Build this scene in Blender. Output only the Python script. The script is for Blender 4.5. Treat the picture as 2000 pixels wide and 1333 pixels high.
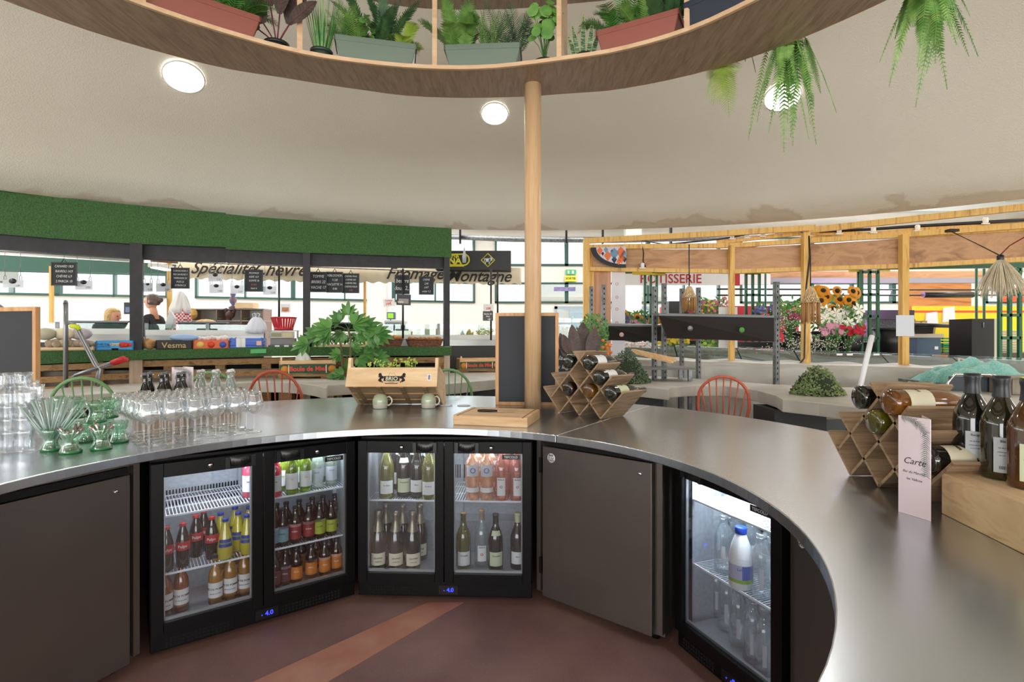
import bpy, bmesh, math, random
from mathutils import Vector, Matrix, Euler
R = random.Random(7)
PI = math.pi
sc = bpy.context.scene
for o in list(bpy.data.objects): bpy.data.objects.remove(o)
col = sc.collection
# ---------------------------------------------------------------- camera
F, YH, EYE = 1030.0, 656.0, 1.39          # focal length in pixels, horizon row, eye height (m)
cd = bpy.data.cameras.new('camera'); cam = bpy.data.objects.new('camera', cd); col.objects.link(cam)
cam.location = (0, 0, EYE); cam.rotation_euler = (PI/2, 0, 0)
cd.sensor_width = 36; cd.lens = 36*F/2000; cd.shift_y = -(666.5-YH)/2000; cd.clip_start = .02; cd.clip_end = 200
sc.camera = cam
# ---------------------------------------------------------------- world, exposure
w = bpy.data.worlds.new('world'); sc.world = w; w.use_nodes = True
bg = w.node_tree.nodes['Background']; bg.inputs[0].default_value = (.86, .93, 1, 1); bg.inputs[1].default_value = 1.6
sc.view_settings.view_transform = 'Standard'; sc.view_settings.look = 'None'
sc.view_settings.gamma = 1; sc.view_settings.use_curve_mapping = False
sc.view_settings.exposure = 0.0
sc.cycles.max_bounces = 10; sc.cycles.transparent_max_bounces = 32; sc.cycles.transmission_bounces = 8
sc.cycles.caustics_reflective = False; sc.cycles.caustics_refractive = False
sc.cycles.sample_clamp_indirect = 8
def area(name, loc, target, sx, sy, power, color=(1, 1, 1), parent=None, spread=PI):
    l = bpy.data.lights.new(name, 'AREA'); l.shape = 'RECTANGLE'; l.size = sx; l.size_y = sy
    l.energy = power; l.color = color; l.spread = spread
    o = bpy.data.objects.new(name, l); col.objects.link(o); o.location = loc
    d = Vector(target)-Vector(loc); o.rotation_euler = d.to_track_quat('-Z', 'Y').to_euler()
    if parent: o.parent = parent
    return o
# daylight outside the long window bands of the hall (front, sides); the back and overhead lights are added fill
area('daylight_front', (3, 16.2, 3.0), (3, 0, 1.8), 26, 2.2, 700, (.9, .95, 1))
area('daylight_left', (-15.4, 3, 2.6), (0, 3, 1.6), 26, 1.7, 1250, (.9, .95, 1))
area('daylight_right', (15.4, 3, 2.6), (0, 3, 1.6), 26, 1.7, 600, (.9, .95, 1))
area('back_fill_light', (0, -9.9, 1.9), (0, 0, 2.0), 26, 3.2, 1900, (1, .99, .97))  # added light behind the camera, set low to reach under the dome
area('overhead_fill_front', (0, 11.5, 5.7), (0, 11.5, 0), 24, 2.5, 900, (.98, .98, 1))  # overhead area lights added to brighten the background, no fittings modelled
area('overhead_fill_left', (-11, 5, 5.7), (-11, 5, 0), 3, 14, 800, (1, .98, .95))
area('overhead_fill_right', (11, 5, 5.7), (11, 5, 0), 3, 14, 650, (1, .98, .95))
area('overhead_fill_mid_left', (-5, 9.6, 5.9), (-5, 9.6, 0), 7, 1.5, 330, (1, .99, .97))  # two more overhead lights added to brighten the dim stalls and sign
area('overhead_fill_mid_right', (7, 9.4, 5.9), (7, 9.4, 0), 8, 1.5, 420, (1, .99, .97))
area('overhead_fill_back', (0, -9.3, 5.7), (0, -7, 0), 20, 1, 300, (1, .98, .95))

# ---------------------------------------------------------------- helpers
def P(x, y, D): return Vector(((x-1000)*D/F, D, EYE-(y-YH)*D/F))
def G(x, y, z=0.0):
    D = (EYE-z)*F/(y-YH); return Vector(((x-1000)*D/F, D, z))
def ZZ(y, D): return EYE-(y-YH)*D/F
def XX(x, D): return (x-1000)*D/F

class MB:
    def __init__(s): s.v = []; s.f = []; s.m = []; s.sm = []; s.M = Matrix()
    def add(s, vs, fs, m=0, smooth=False):
        b = len(s.v); s.v += [s.M @ Vector(v) for v in vs]
        for f in fs: s.f.append([b+i for i in f]); s.m.append(m); s.sm.append(smooth)
        return s
    def box(s, x0, x1, y0, y1, z0, z1, m=0):
        vs = [(x, y, z) for z in (z0, z1) for y in (y0, y1) for x in (x0, x1)]
        return s.add(vs, [(0, 2, 3, 1), (4, 5, 7, 6), (0, 1, 5, 4), (2, 6, 7, 3), (0, 4, 6, 2), (1, 3, 7, 5)], m)
    def boxc(s, c, size, rot=None, m=0):
        o = s.M.copy(); s.M = s.M @ Matrix.Translation(c) @ (rot.to_matrix().to_4x4() if rot else Matrix())
        a, b, h = [q/2 for q in size]; s.box(-a, a, -b, b, -h, h, m); s.M = o; return s
    def bar(s, p, q, w, h=None, m=0, up=(0, 0, 1)):      # rectangular bar from p to q
        p = Vector(p); q = Vector(q); h = h or w; d = (q-p).normalized(); u = Vector(up)
        if abs(d.dot(u)) > .98: u = Vector((0, 1, 0))
        a = d.cross(u).normalized()*w/2; b = a.cross(d).normalized()*h/2
        vs = [p-a-b, p+a-b, p+a+b, p-a+b, q-a-b, q+a-b, q+a+b, q-a+b]
        return s.add(vs, [(3, 2, 1, 0), (4, 5, 6, 7), (0, 1, 5, 4), (1, 2, 6, 5), (2, 3, 7, 6), (3, 0, 4, 7)], m)
    def lathe(s, prof, seg=16, c=(0, 0, 0), m=0, smooth=True, cap=True, a0=0, a1=2*PI, wob=None):
        n = len(prof); full = abs(a1-a0-2*PI) < 1e-6; k = seg if full else seg+1; vs = []
        for i in range(k):
            a = a0+(a1-a0)*i/seg
            for j, (r, z) in enumerate(prof):
                rr = r*(wob(a, z) if wob else 1); vs.append((c[0]+rr*math.cos(a), c[1]+rr*math.sin(a), c[2]+z))
        fs = []
        for i in range(seg):
            i2 = (i+1) % k
            for j in range(n-1): fs.append((i*n+j, i2*n+j, i2*n+j+1, i*n+j+1))
        s.add(vs, fs, m, smooth)
        if cap and full:
            b = len(s.v)-len(vs)
            for j, rev in ((0, 1), (n-1, 0)):
                if prof[j][0] > 1e-5:
                    q = [b+i*n+j for i in range(k)]; s.f.append(q[::-1] if rev else q); s.m.append(m); s.sm.append(False)
        return s
    def cyl(s, p, q, r, seg=10, m=0, r2=None, smooth=True): return s.tube([p, q], [r, r2 if r2 is not None else r], seg, m, smooth)
    def tube(s, pts, r, seg=8, m=0, smooth=True, closed=False):
        pts = [Vector(p) for p in pts]; n = len(pts); rs = r if isinstance(r, (list, tuple)) else [r]*n; vs = []; up = None
        for i, p in enumerate(pts):
            a = pts[i-1] if (i or closed) else p; b = pts[(i+1) % n] if (i < n-1 or closed) else p
            d = (b-a)
            if d.length < 1e-9: d = Vector((0, 0, 1))
            d.normalize()
            if up is None:
                up = d.orthogonal().normalized()
            up = (up-d*up.dot(d))
            if up.length < 1e-6: up = d.orthogonal()
            up.normalize(); w2 = d.cross(up)
            for k in range(seg):
                t = 2*PI*k/seg; vs.append(p+(up*math.cos(t)+w2*math.sin(t))*rs[i])
        fs = []
        for i in range(n if closed else n-1):
            j = (i+1) % n
            for k in range(seg):
                k2 = (k+1) % seg; fs.append((i*seg+k, i*seg+k2, j*seg+k2, j*seg+k))
        s.add(vs, fs, m, smooth)
        if not closed:
            b = len(s.v)-len(vs)
            s.f += [[b+k for k in range(seg)][::-1], [b+(n-1)*seg+k for k in range(seg)]]; s.m += [m, m]; s.sm += [False, False]
        return s
    def prism(s, poly, z0, z1, m=0):                     # poly in xy, ccw
        n = len(poly); vs = [(p[0], p[1], z0) for p in poly]+[(p[0], p[1], z1) for p in poly]
        fs = [list(range(n))[::-1], list(range(n, 2*n))]+[(i, (i+1) % n, n+(i+1) % n, n+i) for i in range(n)]
        return s.add(vs, fs, m)
    def slab(s, pts, n, t, m=0):                         # polygon of 3D points thickened by t along n
        k = len(pts); n = Vector(n).normalized()*t; vs = [Vector(p) for p in pts]; vs += [p+n for p in vs]
        return s.add(vs, [list(range(k))[::-1], list(range(k, 2*k))]+[(i, (i+1) % k, k+(i+1) % k, k+i) for i in range(k)], m)
    def ball(s, c, r, seg=10, rings=6, m=0, sq=(1, 1, 1)):
        vs = [];
        for i in range(rings+1):
            t = PI*i/rings
            for k in range(seg):
                a = 2*PI*k/seg; vs.append((c[0]+r*sq[0]*math.sin(t)*math.cos(a), c[1]+r*sq[1]*math.sin(t)*math.sin(a), c[2]-r*sq[2]*math.cos(t)))
        fs = [(i*seg+k, i*seg+(k+1) % seg, (i+1)*seg+(k+1) % seg, (i+1)*seg+k) for i in range(rings) for k in range(seg)]
        return s.add(vs, fs, m, True)
    def build(s, name, mats, parent=None, world=False, base=True, bevel=0):
        me = bpy.data.meshes.new(name); o = bpy.data.objects.new(name, me); col.objects.link(o)
        vs = s.v
        if parent is None and base and vs:
            lo = [min(v[i] for v in vs) for i in range(3)]; hi = [max(v[i] for v in vs) for i in range(3)]
            c = Vector(((lo[0]+hi[0])/2, (lo[1]+hi[1])/2, lo[2])); vs = [v-c for v in vs]; o.location = c
        me.from_pydata(vs, [], s.f)
        if not isinstance(mats, (list, tuple)): mats = [mats]
        for q in mats: me.materials.append(q)
        me.polygons.foreach_set('material_index', s.m); me.polygons.foreach_set('use_smooth', s.sm); me.update()
        if parent:
            o.parent = parent
            if world: o.matrix_parent_inverse = Matrix.Translation(-Vector(parent.location))
        if bevel:
            b = o.modifiers.new('b', 'BEVEL'); b.width = bevel; b.segments = 2; b.limit_method = 'ANGLE'
        return o
def tag(o, label=None, cat=None, group=None, kind=None):
    if label: o['label'] = label
    if cat: o['category'] = cat
    if group: o['group'] = group
    if kind: o['kind'] = kind
    return o
def thing(name, label, cat, loc=(0, 0, 0), rz=0, group=None, rx=0, ry=0):
    o = bpy.data.objects.new(name, None); col.objects.link(o); o.empty_display_size = .05
    o.location = loc; o.rotation_euler = (rx, ry, rz); return tag(o, label, cat, group)
def struct(name, mb, m): return tag(mb.build(name, m), kind='structure')
ORD = 'first second third fourth fifth sixth seventh eighth ninth tenth eleventh twelfth thirteenth fourteenth fifteenth sixteenth seventeenth eighteenth nineteenth twentieth'.split()+['last but one', 'last', 'very last']
def dup(o, loc=None, rz=None, label=None, group=None, parent=None, rot=None, scale=None):
    c = o.copy(); col.objects.link(c)
    if parent: c.parent = parent
    for ch in list(o.children): dup(ch, parent=c)
    if loc is not None: c.location = loc
    if rz is not None: c.rotation_euler = (o.rotation_euler[0], o.rotation_euler[1], rz)
    if rot is not None: c.rotation_euler = rot
    if scale is not None: c.scale = (scale,)*3 if not isinstance(scale, tuple) else scale
    if label: c['label'] = label
    if group: c['group'] = group
    return c

# ---------------------------------------------------------------- materials
def _nt(name):
    m = bpy.data.materials.new(name); m.use_nodes = True; nt = m.node_tree; nt.nodes.clear()
    out = nt.nodes.new('ShaderNodeOutputMaterial'); return m, nt, out
def _coord(nt, scale=(1, 1, 1), obj=True, rot=(0, 0, 0)):
    t = nt.nodes.new('ShaderNodeTexCoord'); mp = nt.nodes.new('ShaderNodeMapping'); mp.inputs['Scale'].default_value = scale
    mp.inputs['Rotation'].default_value = rot
    nt.links.new(t.outputs['Object'], mp.inputs[0]); return mp.outputs[0]
def _noise(nt, vec, scale, detail=4, dist=0, rough=.5):
    n = nt.nodes.new('ShaderNodeTexNoise'); n.inputs['Scale'].default_value = scale; n.inputs['Detail'].default_value = detail
    n.inputs['Distortion'].default_value = dist; n.inputs['Roughness'].default_value = rough; nt.links.new(vec, n.inputs['Vector']); return n.outputs[0]
def _ramp(nt, fac, stops):
    r = nt.nodes.new('ShaderNodeValToRGB'); e = r.color_ramp.elements
    while len(e) < len(stops): e.new(.5)
    for i, (p, c) in enumerate(stops): e[i].position = p; e[i].color = (*c, 1)
    nt.links.new(fac, r.inputs[0]); return r.outputs[0]
def lin(c):
    if isinstance(c, str):
        c = [int(c[i:i+2], 16)/255 for i in (0, 2, 4)]; c = [q/12.92 if q < .04045 else ((q+.055)/1.055)**2.4 for q in c]
    return tuple(c)
_mc = {}
def mat(name, c, rough=.5, metal=0, c2=None, ns=8, nstretch=(1, 1, 1), bump=0, bs=40, emit=0, coat=0, spec=.5, trans=0, lo=.35, hi=.65, ndist=0, sheen=0, rv=0):
    if name in _mc: return _mc[name]
    m, nt, out = _nt(name); b = nt.nodes.new('ShaderNodeBsdfPrincipled'); nt.links.new(b.outputs[0], out.inputs[0])
    c = lin(c); b.inputs['Base Color'].default_value = (*c, 1); b.inputs['Roughness'].default_value = rough; b.inputs['Metallic'].default_value = metal
    b.inputs['Specular IOR Level'].default_value = spec; b.inputs['Coat Weight'].default_value = coat; b.inputs['Transmission Weight'].default_value = trans
    if sheen: b.inputs['Sheen Weight'].default_value = sheen
    if c2 is not None:
        v = _coord(nt, nstretch); n = _noise(nt, v, ns, 5, ndist); nt.links.new(_ramp(nt, n, [(lo, c), (hi, lin(c2))]), b.inputs['Base Color'])
        if rv:
            mr = nt.nodes.new('ShaderNodeMapRange'); mr.inputs[3].default_value = rough-rv; mr.inputs[4].default_value = rough+rv
            nt.links.new(n, mr.inputs[0]); nt.links.new(mr.outputs[0], b.inputs['Roughness'])
    if bump:
        v = _coord(nt, nstretch); n = _noise(nt, v, bs, 3); bp = nt.nodes.new('ShaderNodeBump'); bp.inputs['Strength'].default_value = bump
        bp.inputs['Distance'].default_value = .01; nt.links.new(n, bp.inputs['Height']); nt.links.new(bp.outputs[0], b.inputs['Normal'])
    if emit: b.inputs['Emission Color'].default_value = (*c, 1); b.inputs['Emission Strength'].default_value = emit
    _mc[name] = m; return m
def wood(name, c1, c2, along='x', scale=6, rough=.5, stretch=12, c3=None, dist=.6):
    if name in _mc: return _mc[name]
    m, nt, out = _nt(name); b = nt.nodes.new('ShaderNodeBsdfPrincipled'); nt.links.new(b.outputs[0], out.inputs[0]); b.inputs['Roughness'].default_value = rough
    s = [stretch]*3; s['xyz'.index(along)] = 1.0
    n = _noise(nt, _coord(nt, s), scale, 6, dist); n2 = _noise(nt, _coord(nt, [q*.25 for q in s]), scale, 2, 1.5)
    mx = nt.nodes.new('ShaderNodeMath'); mx.operation = 'ADD'; nt.links.new(n, mx.inputs[0]); nt.links.new(n2, mx.inputs[1])
    md = nt.nodes.new('ShaderNodeMath'); md.operation = 'MULTIPLY'; md.inputs[1].default_value = .5; nt.links.new(mx.outputs[0], md.inputs[0])
    st = [(.36, lin(c1)), (.62, lin(c2))]
    if c3: st = [(.34, lin(c1)), (.5, lin(c2)), (.66, lin(c3))]
    nt.links.new(_ramp(nt, md.outputs[0], st), b.inputs['Base Color'])
    bp = nt.nodes.new('ShaderNodeBump'); bp.inputs['Strength'].default_value = .12; bp.inputs['Distance'].default_value = .004
    nt.links.new(n, bp.inputs['Height']); nt.links.new(bp.outputs[0], b.inputs['Normal']); _mc[name] = m; return m
def glass(name, tint=(1, 1, 1), fac=.08, edge=.55, rough=.02, body=0.0, bodyc=(1, 1, 1), blend=.35):
    """thin glass wall: mostly see-through, mirror-like towards grazing angles; body = share of coloured diffuse"""
    if name in _mc: return _mc[name]
    m, nt, out = _nt(name); t = nt.nodes.new('ShaderNodeBsdfTransparent'); t.inputs[0].default_value = (*tint, 1)
    g = nt.nodes.new('ShaderNodeBsdfGlossy'); g.inputs['Roughness'].default_value = rough; g.inputs[0].default_value = (1, 1, 1, 1)
    lw = nt.nodes.new('ShaderNodeLayerWeight'); lw.inputs[0].default_value = blend
    mr = nt.nodes.new('ShaderNodeMapRange'); mr.inputs[3].default_value = fac; mr.inputs[4].default_value = edge
    nt.links.new(lw.outputs['Facing'], mr.inputs[0]); mx = nt.nodes.new('ShaderNodeMixShader'); nt.links.new(mr.outputs[0], mx.inputs[0])
    src = t.outputs[0]
    if body:
        d = nt.nodes.new('ShaderNodeBsdfDiffuse'); d.inputs[0].default_value = (*bodyc, 1); mb = nt.nodes.new('ShaderNodeMixShader'); mb.inputs[0].default_value = body
        nt.links.new(t.outputs[0], mb.inputs[1]); nt.links.new(d.outputs[0], mb.inputs[2]); src = mb.outputs[0]
    nt.links.new(src, mx.inputs[1]); nt.links.new(g.outputs[0], mx.inputs[2]); nt.links.new(mx.outputs[0], out.inputs[0]); _mc[name] = m; return m
_tc = {}
def text(s, size, m, parent=None, loc=(0, 0, 0), rot=(PI/2, 0, 0), ext=.0006, R0=None, sx=1.0, name='lettering', world=False, bold=0, shear=0, align='CENTER', T=None):
    """lettering mesh; R0 bends it round a cylinder of that radius (facing -Y)"""
    k = (s, bold, shear, align, sx)
    if k not in _tc:
        cu = bpy.data.curves.new('t', 'FONT'); cu.body = s; cu.size = 1; cu.align_x = align; cu.align_y = 'CENTER'; cu.offset = bold; cu.shear = shear
        cu.resolution_u = 3; cu.extrude = .002
        to = bpy.data.objects.new('t', cu); col.objects.link(to); dg = bpy.context.evaluated_depsgraph_get()
        me = bpy.data.meshes.new_from_object(to.evaluated_get(dg)); bpy.data.objects.remove(to); bpy.data.curves.remove(cu)
        for v in me.vertices: v.co.x *= sx
        _tc[k] = me
    me = _tc[k].copy(); me.name = name
    for v in me.vertices:
        x, y, z = v.co*size; z = ext if v.co.z > 0 else 0
        v.co = (x, y, z) if not R0 else ((R0+z)*math.sin(x/R0), -(R0+z)*math.cos(x/R0), y)
    me.materials.clear(); me.materials.append(m)
    o = bpy.data.objects.new(name, me); col.objects.link(o)
    o.location = loc; o.rotation_euler = rot if not R0 else (0, 0, 0)
    if T is not None: o.matrix_world = T
    if parent:
        o.parent = parent
        if world: o.matrix_parent_inverse = Matrix.Translation(-Vector(parent.location))
    return o
WHITE = mat('white_paint', 'e8e8e2', .5); BLACK = mat('black_plastic', '0b0b0c', .35); DARK = mat('dark_void', '070707', .9)
INK = mat('ink', '1a1a1c', .6); CHROME = mat('chrome', 'd8d8d8', .12, 1); STEEL = mat('brushed_steel', 'c9cfd6', .27, 1, c2='cbd1d8', ns=1.2, rv=.01)
STEELD = mat('steel_door', '736c67', .4, .85, c2='7a736e', ns=2, rv=.02); GALV = mat('galvanised', '8b8f92', .45, .7, c2='6d7174', ns=20)
BEECH = wood('beech', 'c79c6c', 'dab78a', 'z', 5, .45); OAKV = wood('oak_strip', '8f7258', 'a98a6d', 'x', 4, .5)
PINE = wood('pine', 'cda06c', 'e2c093', 'x', 4, .6, c3='b9834c'); PINEL = wood('pine_light', 'd9b88c', 'ecd3ae', 'x', 4, .6)
RACKW = wood('rack_wood', '846a51', 'a88d70', 'y', 5, .6, c3='6d543e'); CONC = mat('concrete', 'a29d95', .45, 0, c2='b9b4ab', ns=3, bump=.15, bs=60)
YWOOD = wood('yellow_timber', 'cd9a4a', 'deb262', 'z', 3, .5, c3='ad7c34'); PLY = wood('plywood', 'a3764e', 'bf9166', 'x', 1.2, .5, stretch=7, c3='8e6440', dist=1.6)
TURF = mat('artificial_turf', '244c1d', .95, 0, c2='427236', ns=90, bump=.9, bs=260, sheen=.3); CHARC = mat('charcoal_timber', '1e1d21', .6, 0, c2='2a282d', ns=12)
BOARD = mat('slate_board', '23262b', .7); CREAM = mat('cream_label', 'ddd6bd', .6); PAPER = mat('paper', 'e9e7e6', .7)
# ================================================================ SETTING
fl, nt, out = _nt('floor_resin'); b = nt.nodes.new('ShaderNodeBsdfPrincipled'); nt.links.new(b.outputs[0], out.inputs[0]); b.inputs['Roughness'].default_value = .55
v = _coord(nt); n1 = _noise(nt, v, 2.2, 5, .4); base = _ramp(nt, n1, [(.3, lin('74504a')), (.55, lin('89655c')), (.75, lin('9d7a70'))])
sp = _noise(nt, v, 260, 2); spk = _ramp(nt, sp, [(.66, (0, 0, 0)), (.72, (.5, .5, .5))])
mx = nt.nodes.new('ShaderNodeMixRGB'); mx.blend_type = 'ADD'; mx.inputs[0].default_value = .45; nt.links.new(base, mx.inputs[1]); nt.links.new(spk, mx.inputs[2]); nt.links.new(mx.outputs[0], b.inputs['Base Color'])
HF = mat('hall_floor_bounce', 'b9b2a6', .45, c2='c8c2b8', ns=30)  # unseen outer floor, given a pale colour to bounce light onto the dome
struct('floor', MB().box(-16, 16, -10, 17, -.1, -.004), HF)
tag(MB().lathe([(0.001, -.003), (0.001, 0), (2.45, 0), (2.45, -.003)], 64, (-.5, 1.6, 0), cap=False, smooth=False).build('trim_4', fl, base=False), kind='structure')
BANDM = mat('salmon_floor_paint', 'b0705a', .5, c2='c08a74', ns=5, bump=.05)
p = [G(835, 1178), G(905, 1178), G(640, 1333), G(350, 1480), G(120, 1480), G(495, 1333)]
tag(MB().slab([(q.x, q.y, .0005) for q in p], (0, 0, 1), .002).build('trim_1', BANDM), kind='structure')

# dome: concrete shell of revolution with its rim and a centre opening hidden above the planter ring
DC = Vector((.35, -1.2, 0)); DR = 8.2
def domez(r): return 2.79+2.6*(1-(r/DR)**2)
dm, nt, out = _nt('sprayed_concrete'); b = nt.nodes.new('ShaderNodeBsdfPrincipled'); nt.links.new(b.outputs[0], out.inputs[0]); b.inputs['Roughness'].default_value = .85
v = _coord(nt); n1 = _noise(nt, v, .5, 4, .3); base = _ramp(nt, n1, [(.3, lin('d9d3c6')), (.7, lin('e3ded3'))])
sep = nt.nodes.new('ShaderNodeSeparateXYZ'); nt.links.new(v, sep.inputs[0])
# damp stains: wobbly brown tide marks just above the rim (object z = height above rim)
n2 = _noise(nt, v, 1.1, 6, .8); ad = nt.nodes.new('ShaderNodeMath'); ad.operation = 'MULTIPLY_ADD'; ad.inputs[1].default_value = .75; ad.inputs[2].default_value = -.3
nt.links.new(n2, ad.inputs[0]); sb = nt.nodes.new('ShaderNodeMath'); sb.operation = 'SUBTRACT'; nt.links.new(ad.outputs[0], sb.inputs[0]); nt.links.new(sep.outputs[2], sb.inputs[1])
tide = _ramp(nt, sb.outputs[0], [(.0, (0, 0, 0)), (.03, (.4, .4, .4)), (.09, (.25, .25, .25)), (.35, (.6, .6, .6))])
mx = nt.nodes.new('ShaderNodeMixRGB'); nt.links.new(tide, mx.inputs[0]); nt.links.new(base, mx.inputs[1]); mx.inputs[2].default_value = (*lin('a98d69'), 1); nt.links.new(mx.outputs[0], b.inputs['Base Color'])
n3 = _noise(nt, v, 85, 4); bp = nt.nodes.new('ShaderNodeBump'); bp.inputs['Strength'].default_value = .32; bp.inputs['Distance'].default_value = .02
nt.links.new(n3, bp.inputs['Height']); nt.links.new(bp.outputs[0], b.inputs['Normal'])
mb = MB(); prof = [(DR*i/24, domez(DR*i/24)-2.79) for i in range(25)]; prof[0] = (0.001, prof[0][1]); prof += [(DR+.12, .02), (DR+.12, .2)]+[(max(.001, DR*(23-i)/24), domez(DR*(23-i)/24)-2.79+.22) for i in range(24)]
mb.lathe(prof, 96, cap=False)
d = mb.build('ceiling', dm, base=False); d.location = (DC.x, DC.y, 2.79); tag(d, kind='structure')
bpy.context.view_layer.update()

# hall shell with window bands
HW = mat('hall_wall_plaster', 'dbd8d0', .8, c2='d3cfc6', ns=1.5); HG = mat('hall_frame_green', '24483f', .5)
GLZ = glass('window_glass', (.98, 1, 1), .05, .3)
def band_wall(name, side, lo, hi, at, z0, z1, upper=None, door=None):
    """wall plane with a glazed band z0..z1 (and optional upper band), panes between green mullions"""
    def bx(mb, a, b_, za, zb, d0=0, d1=.2, m=0):
        if side == 'y': mb.box(a, b_, at+d0, at+d1, za, zb, m)
        else: mb.box(at+d0, at+d1, a, b_, za, zb, m)
    wmb = MB(); bands = [(z0, z1)]+([upper] if upper else []); z = 0
    for (a, c) in bands:
        if door:
            if z == 0: bx(wmb, lo, door[0], 0, a); bx(wmb, door[1], hi, 0, a); bx(wmb, door[0], door[1], door[2], a)
            else: bx(wmb, lo, hi, z, a)
        else: bx(wmb, lo, hi, z, a)
        z = c
    bx(wmb, lo, hi, z, 6)
    n = int((hi-lo)/2.3); 
    for i in range(n+1):
        x = lo+(hi-lo)*i/n
        if i % 3 == 0: 
            for (a, c) in bands: bx(wmb, max(lo, x-.3), min(hi, x+.3), a, c)
    struct(name, wmb, HW)
    return n
nwin = [0]
def windows(side, lo, hi, at, z0, z1, n, sub=2):
    for i in range(n):
        a = lo+(hi-lo)*i/n; c = lo+(hi-lo)*(i+1)/n
        if i % 3 == 0: a += .3
        if i % 3 == 2: c -= .3
        nwin[0] += 1; fr = MB(); pn = MB()
        def bx(mb, p, q, za, zb, e0=-.05, e1=.1):
            if side == 'y': mb.box(p, q, at+e0, at+e1, za, zb)
            else: mb.box(at+e0, at+e1, p, q, za, zb)
        t = .055; bx(fr, a, c, z0, z0+t); bx(fr, a, c, z1-t, z1); bx(fr, a, a+t, z0, z1); bx(fr, c-t, c, z0, z1)
        for k in range(1, sub): x = a+(c-a)*k/sub; bx(fr, x-.02, x+.02, z0, z1)
        bx(pn, a, c, z0, z1, .02, .03)
        f = fr.build('window_%d' % nwin[0], HG); tag(f, kind='structure'); g = pn.build('pane', GLZ, f, world=True)
WZ0, WZ1 = 2.34, 2.95
n = band_wall('wall_front', 'y', -.8, 16, 15.5, WZ0, WZ1, (3.44, 4.28), (1.25, 4.1, 2.25)); windows('y', -.8, 16, 15.5, WZ0, WZ1, n); windows('y', -.8, 16, 15.5, 3.44, 4.28, n, 1)
# the front wall bends towards the left: build it straight, then turn it about the bend
before = set(bpy.data.objects)
n = band_wall('wall_bend', 'y', -16.5, -.8, 15.5, WZ0, WZ1, (3.44, 4.28)); windows('y', -16.5, -.8, 15.5, WZ0, WZ1, n); windows('y', -16.5, -.8, 15.5, 3.44, 4.28, n, 1)
TB = Matrix.Translation((-.8, 15.5, 0)) @ Matrix.Rotation(math.radians(16), 4, 'Z') @ Matrix.Translation((.8, -15.5, 0))
bpy.context.view_layer.update()
for o in set(bpy.data.objects)-before:
    if not o.parent: o.matrix_world = TB @ o.matrix_world
n = band_wall('wall_left', 'x', -10, 15.5, -14.7, WZ0, WZ1); windows('x', -10, 15.5, -14.7, WZ0, WZ1, n)
n = band_wall('wall_right', 'x', -10, 15.5, 14.5, WZ0, WZ1); windows('x', -10, 15.5, 14.5, WZ0, WZ1, n)
struct('wall_back', MB().box(-16, 16, -9.4, -9.2, 0, .3).box(-16, 16, -9.4, -9.2, 4.1, 6).box(-16, -12, -9.4, -9.2, .3, 4.1).box(12, 16, -9.4, -9.2, .3, 4.1), HW)  # unseen back wall, its opening brought low so light gets under the dome
# closed hall roof; the added overhead fill hangs below it
mb = MB(); HC = mat('hall_roof_white', 'e4e2dc', .8)
mb.box(-16, 16, -10, 17, 6.0, 6.15)
struct('trim_2', mb, HC)
mb = MB()
for y in (8.6, 10.0, 14.2): mb.box(-14, 14, y, y+.25, 4.75, 5.0)
struct('trim_3', mb, mat('roof_beam', 'b9bcba', .6))

# exit door with daylight behind it, frame and signs
dr = MB().box(1.25, 1.33, 15.42, 15.75, 0, 2.25).box(4.02, 4.1, 15.42, 15.75, 0, 2.25).box(1.25, 4.1, 15.42, 15.75, 2.17, 2.25).box(2.64, 2.71, 15.5, 15.6, 0, 2.17).box(1.3, 4.05, 15.5, 15.6, 1.72, 1.78)
dr = dr.build('door_1', mat('blue_grey_frame', '8ea0a8', .5)); tag(dr, kind='structure')
MB().box(1.33, 2.64, 15.53, 15.55, 0, 2.17).box(2.71, 4.02, 15.53, 15.55, 0, 2.17).build('door_pane', GLZ, dr, world=True)
# street house seen through the open exit
hs = thing('house', 'cream street house with shuttered window seen through the exit doorway', 'building', (3.5, 24, 0))
MB().box(-2.6, 3.5, 0, 2, 0, 4.6).build('facade', mat('house_cream', 'f2efe6', .8), hs)
MB().box(-2.65, 3.55, -.06, 0, 3.0, 3.15).build('cornice', mat('house_trim', 'e3d9c8', .8), hs)
for x in (-.9, .05): MB().box(x, x+.8, -.05, 0, 1.0, 2.6).build('shutter', mat('shutter_blue', 'c9dde2', .6), hs)
MB().box(-1.2, 1.2, -.1, 0, 2.62, 2.7).build('lintel', mat('lintel', 'a9866a', .7), hs)
struct('ground', MB().box(-40, 40, 17, 60, -.12, -.02), mat('street_grey', '9b9a96', .9))

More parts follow.
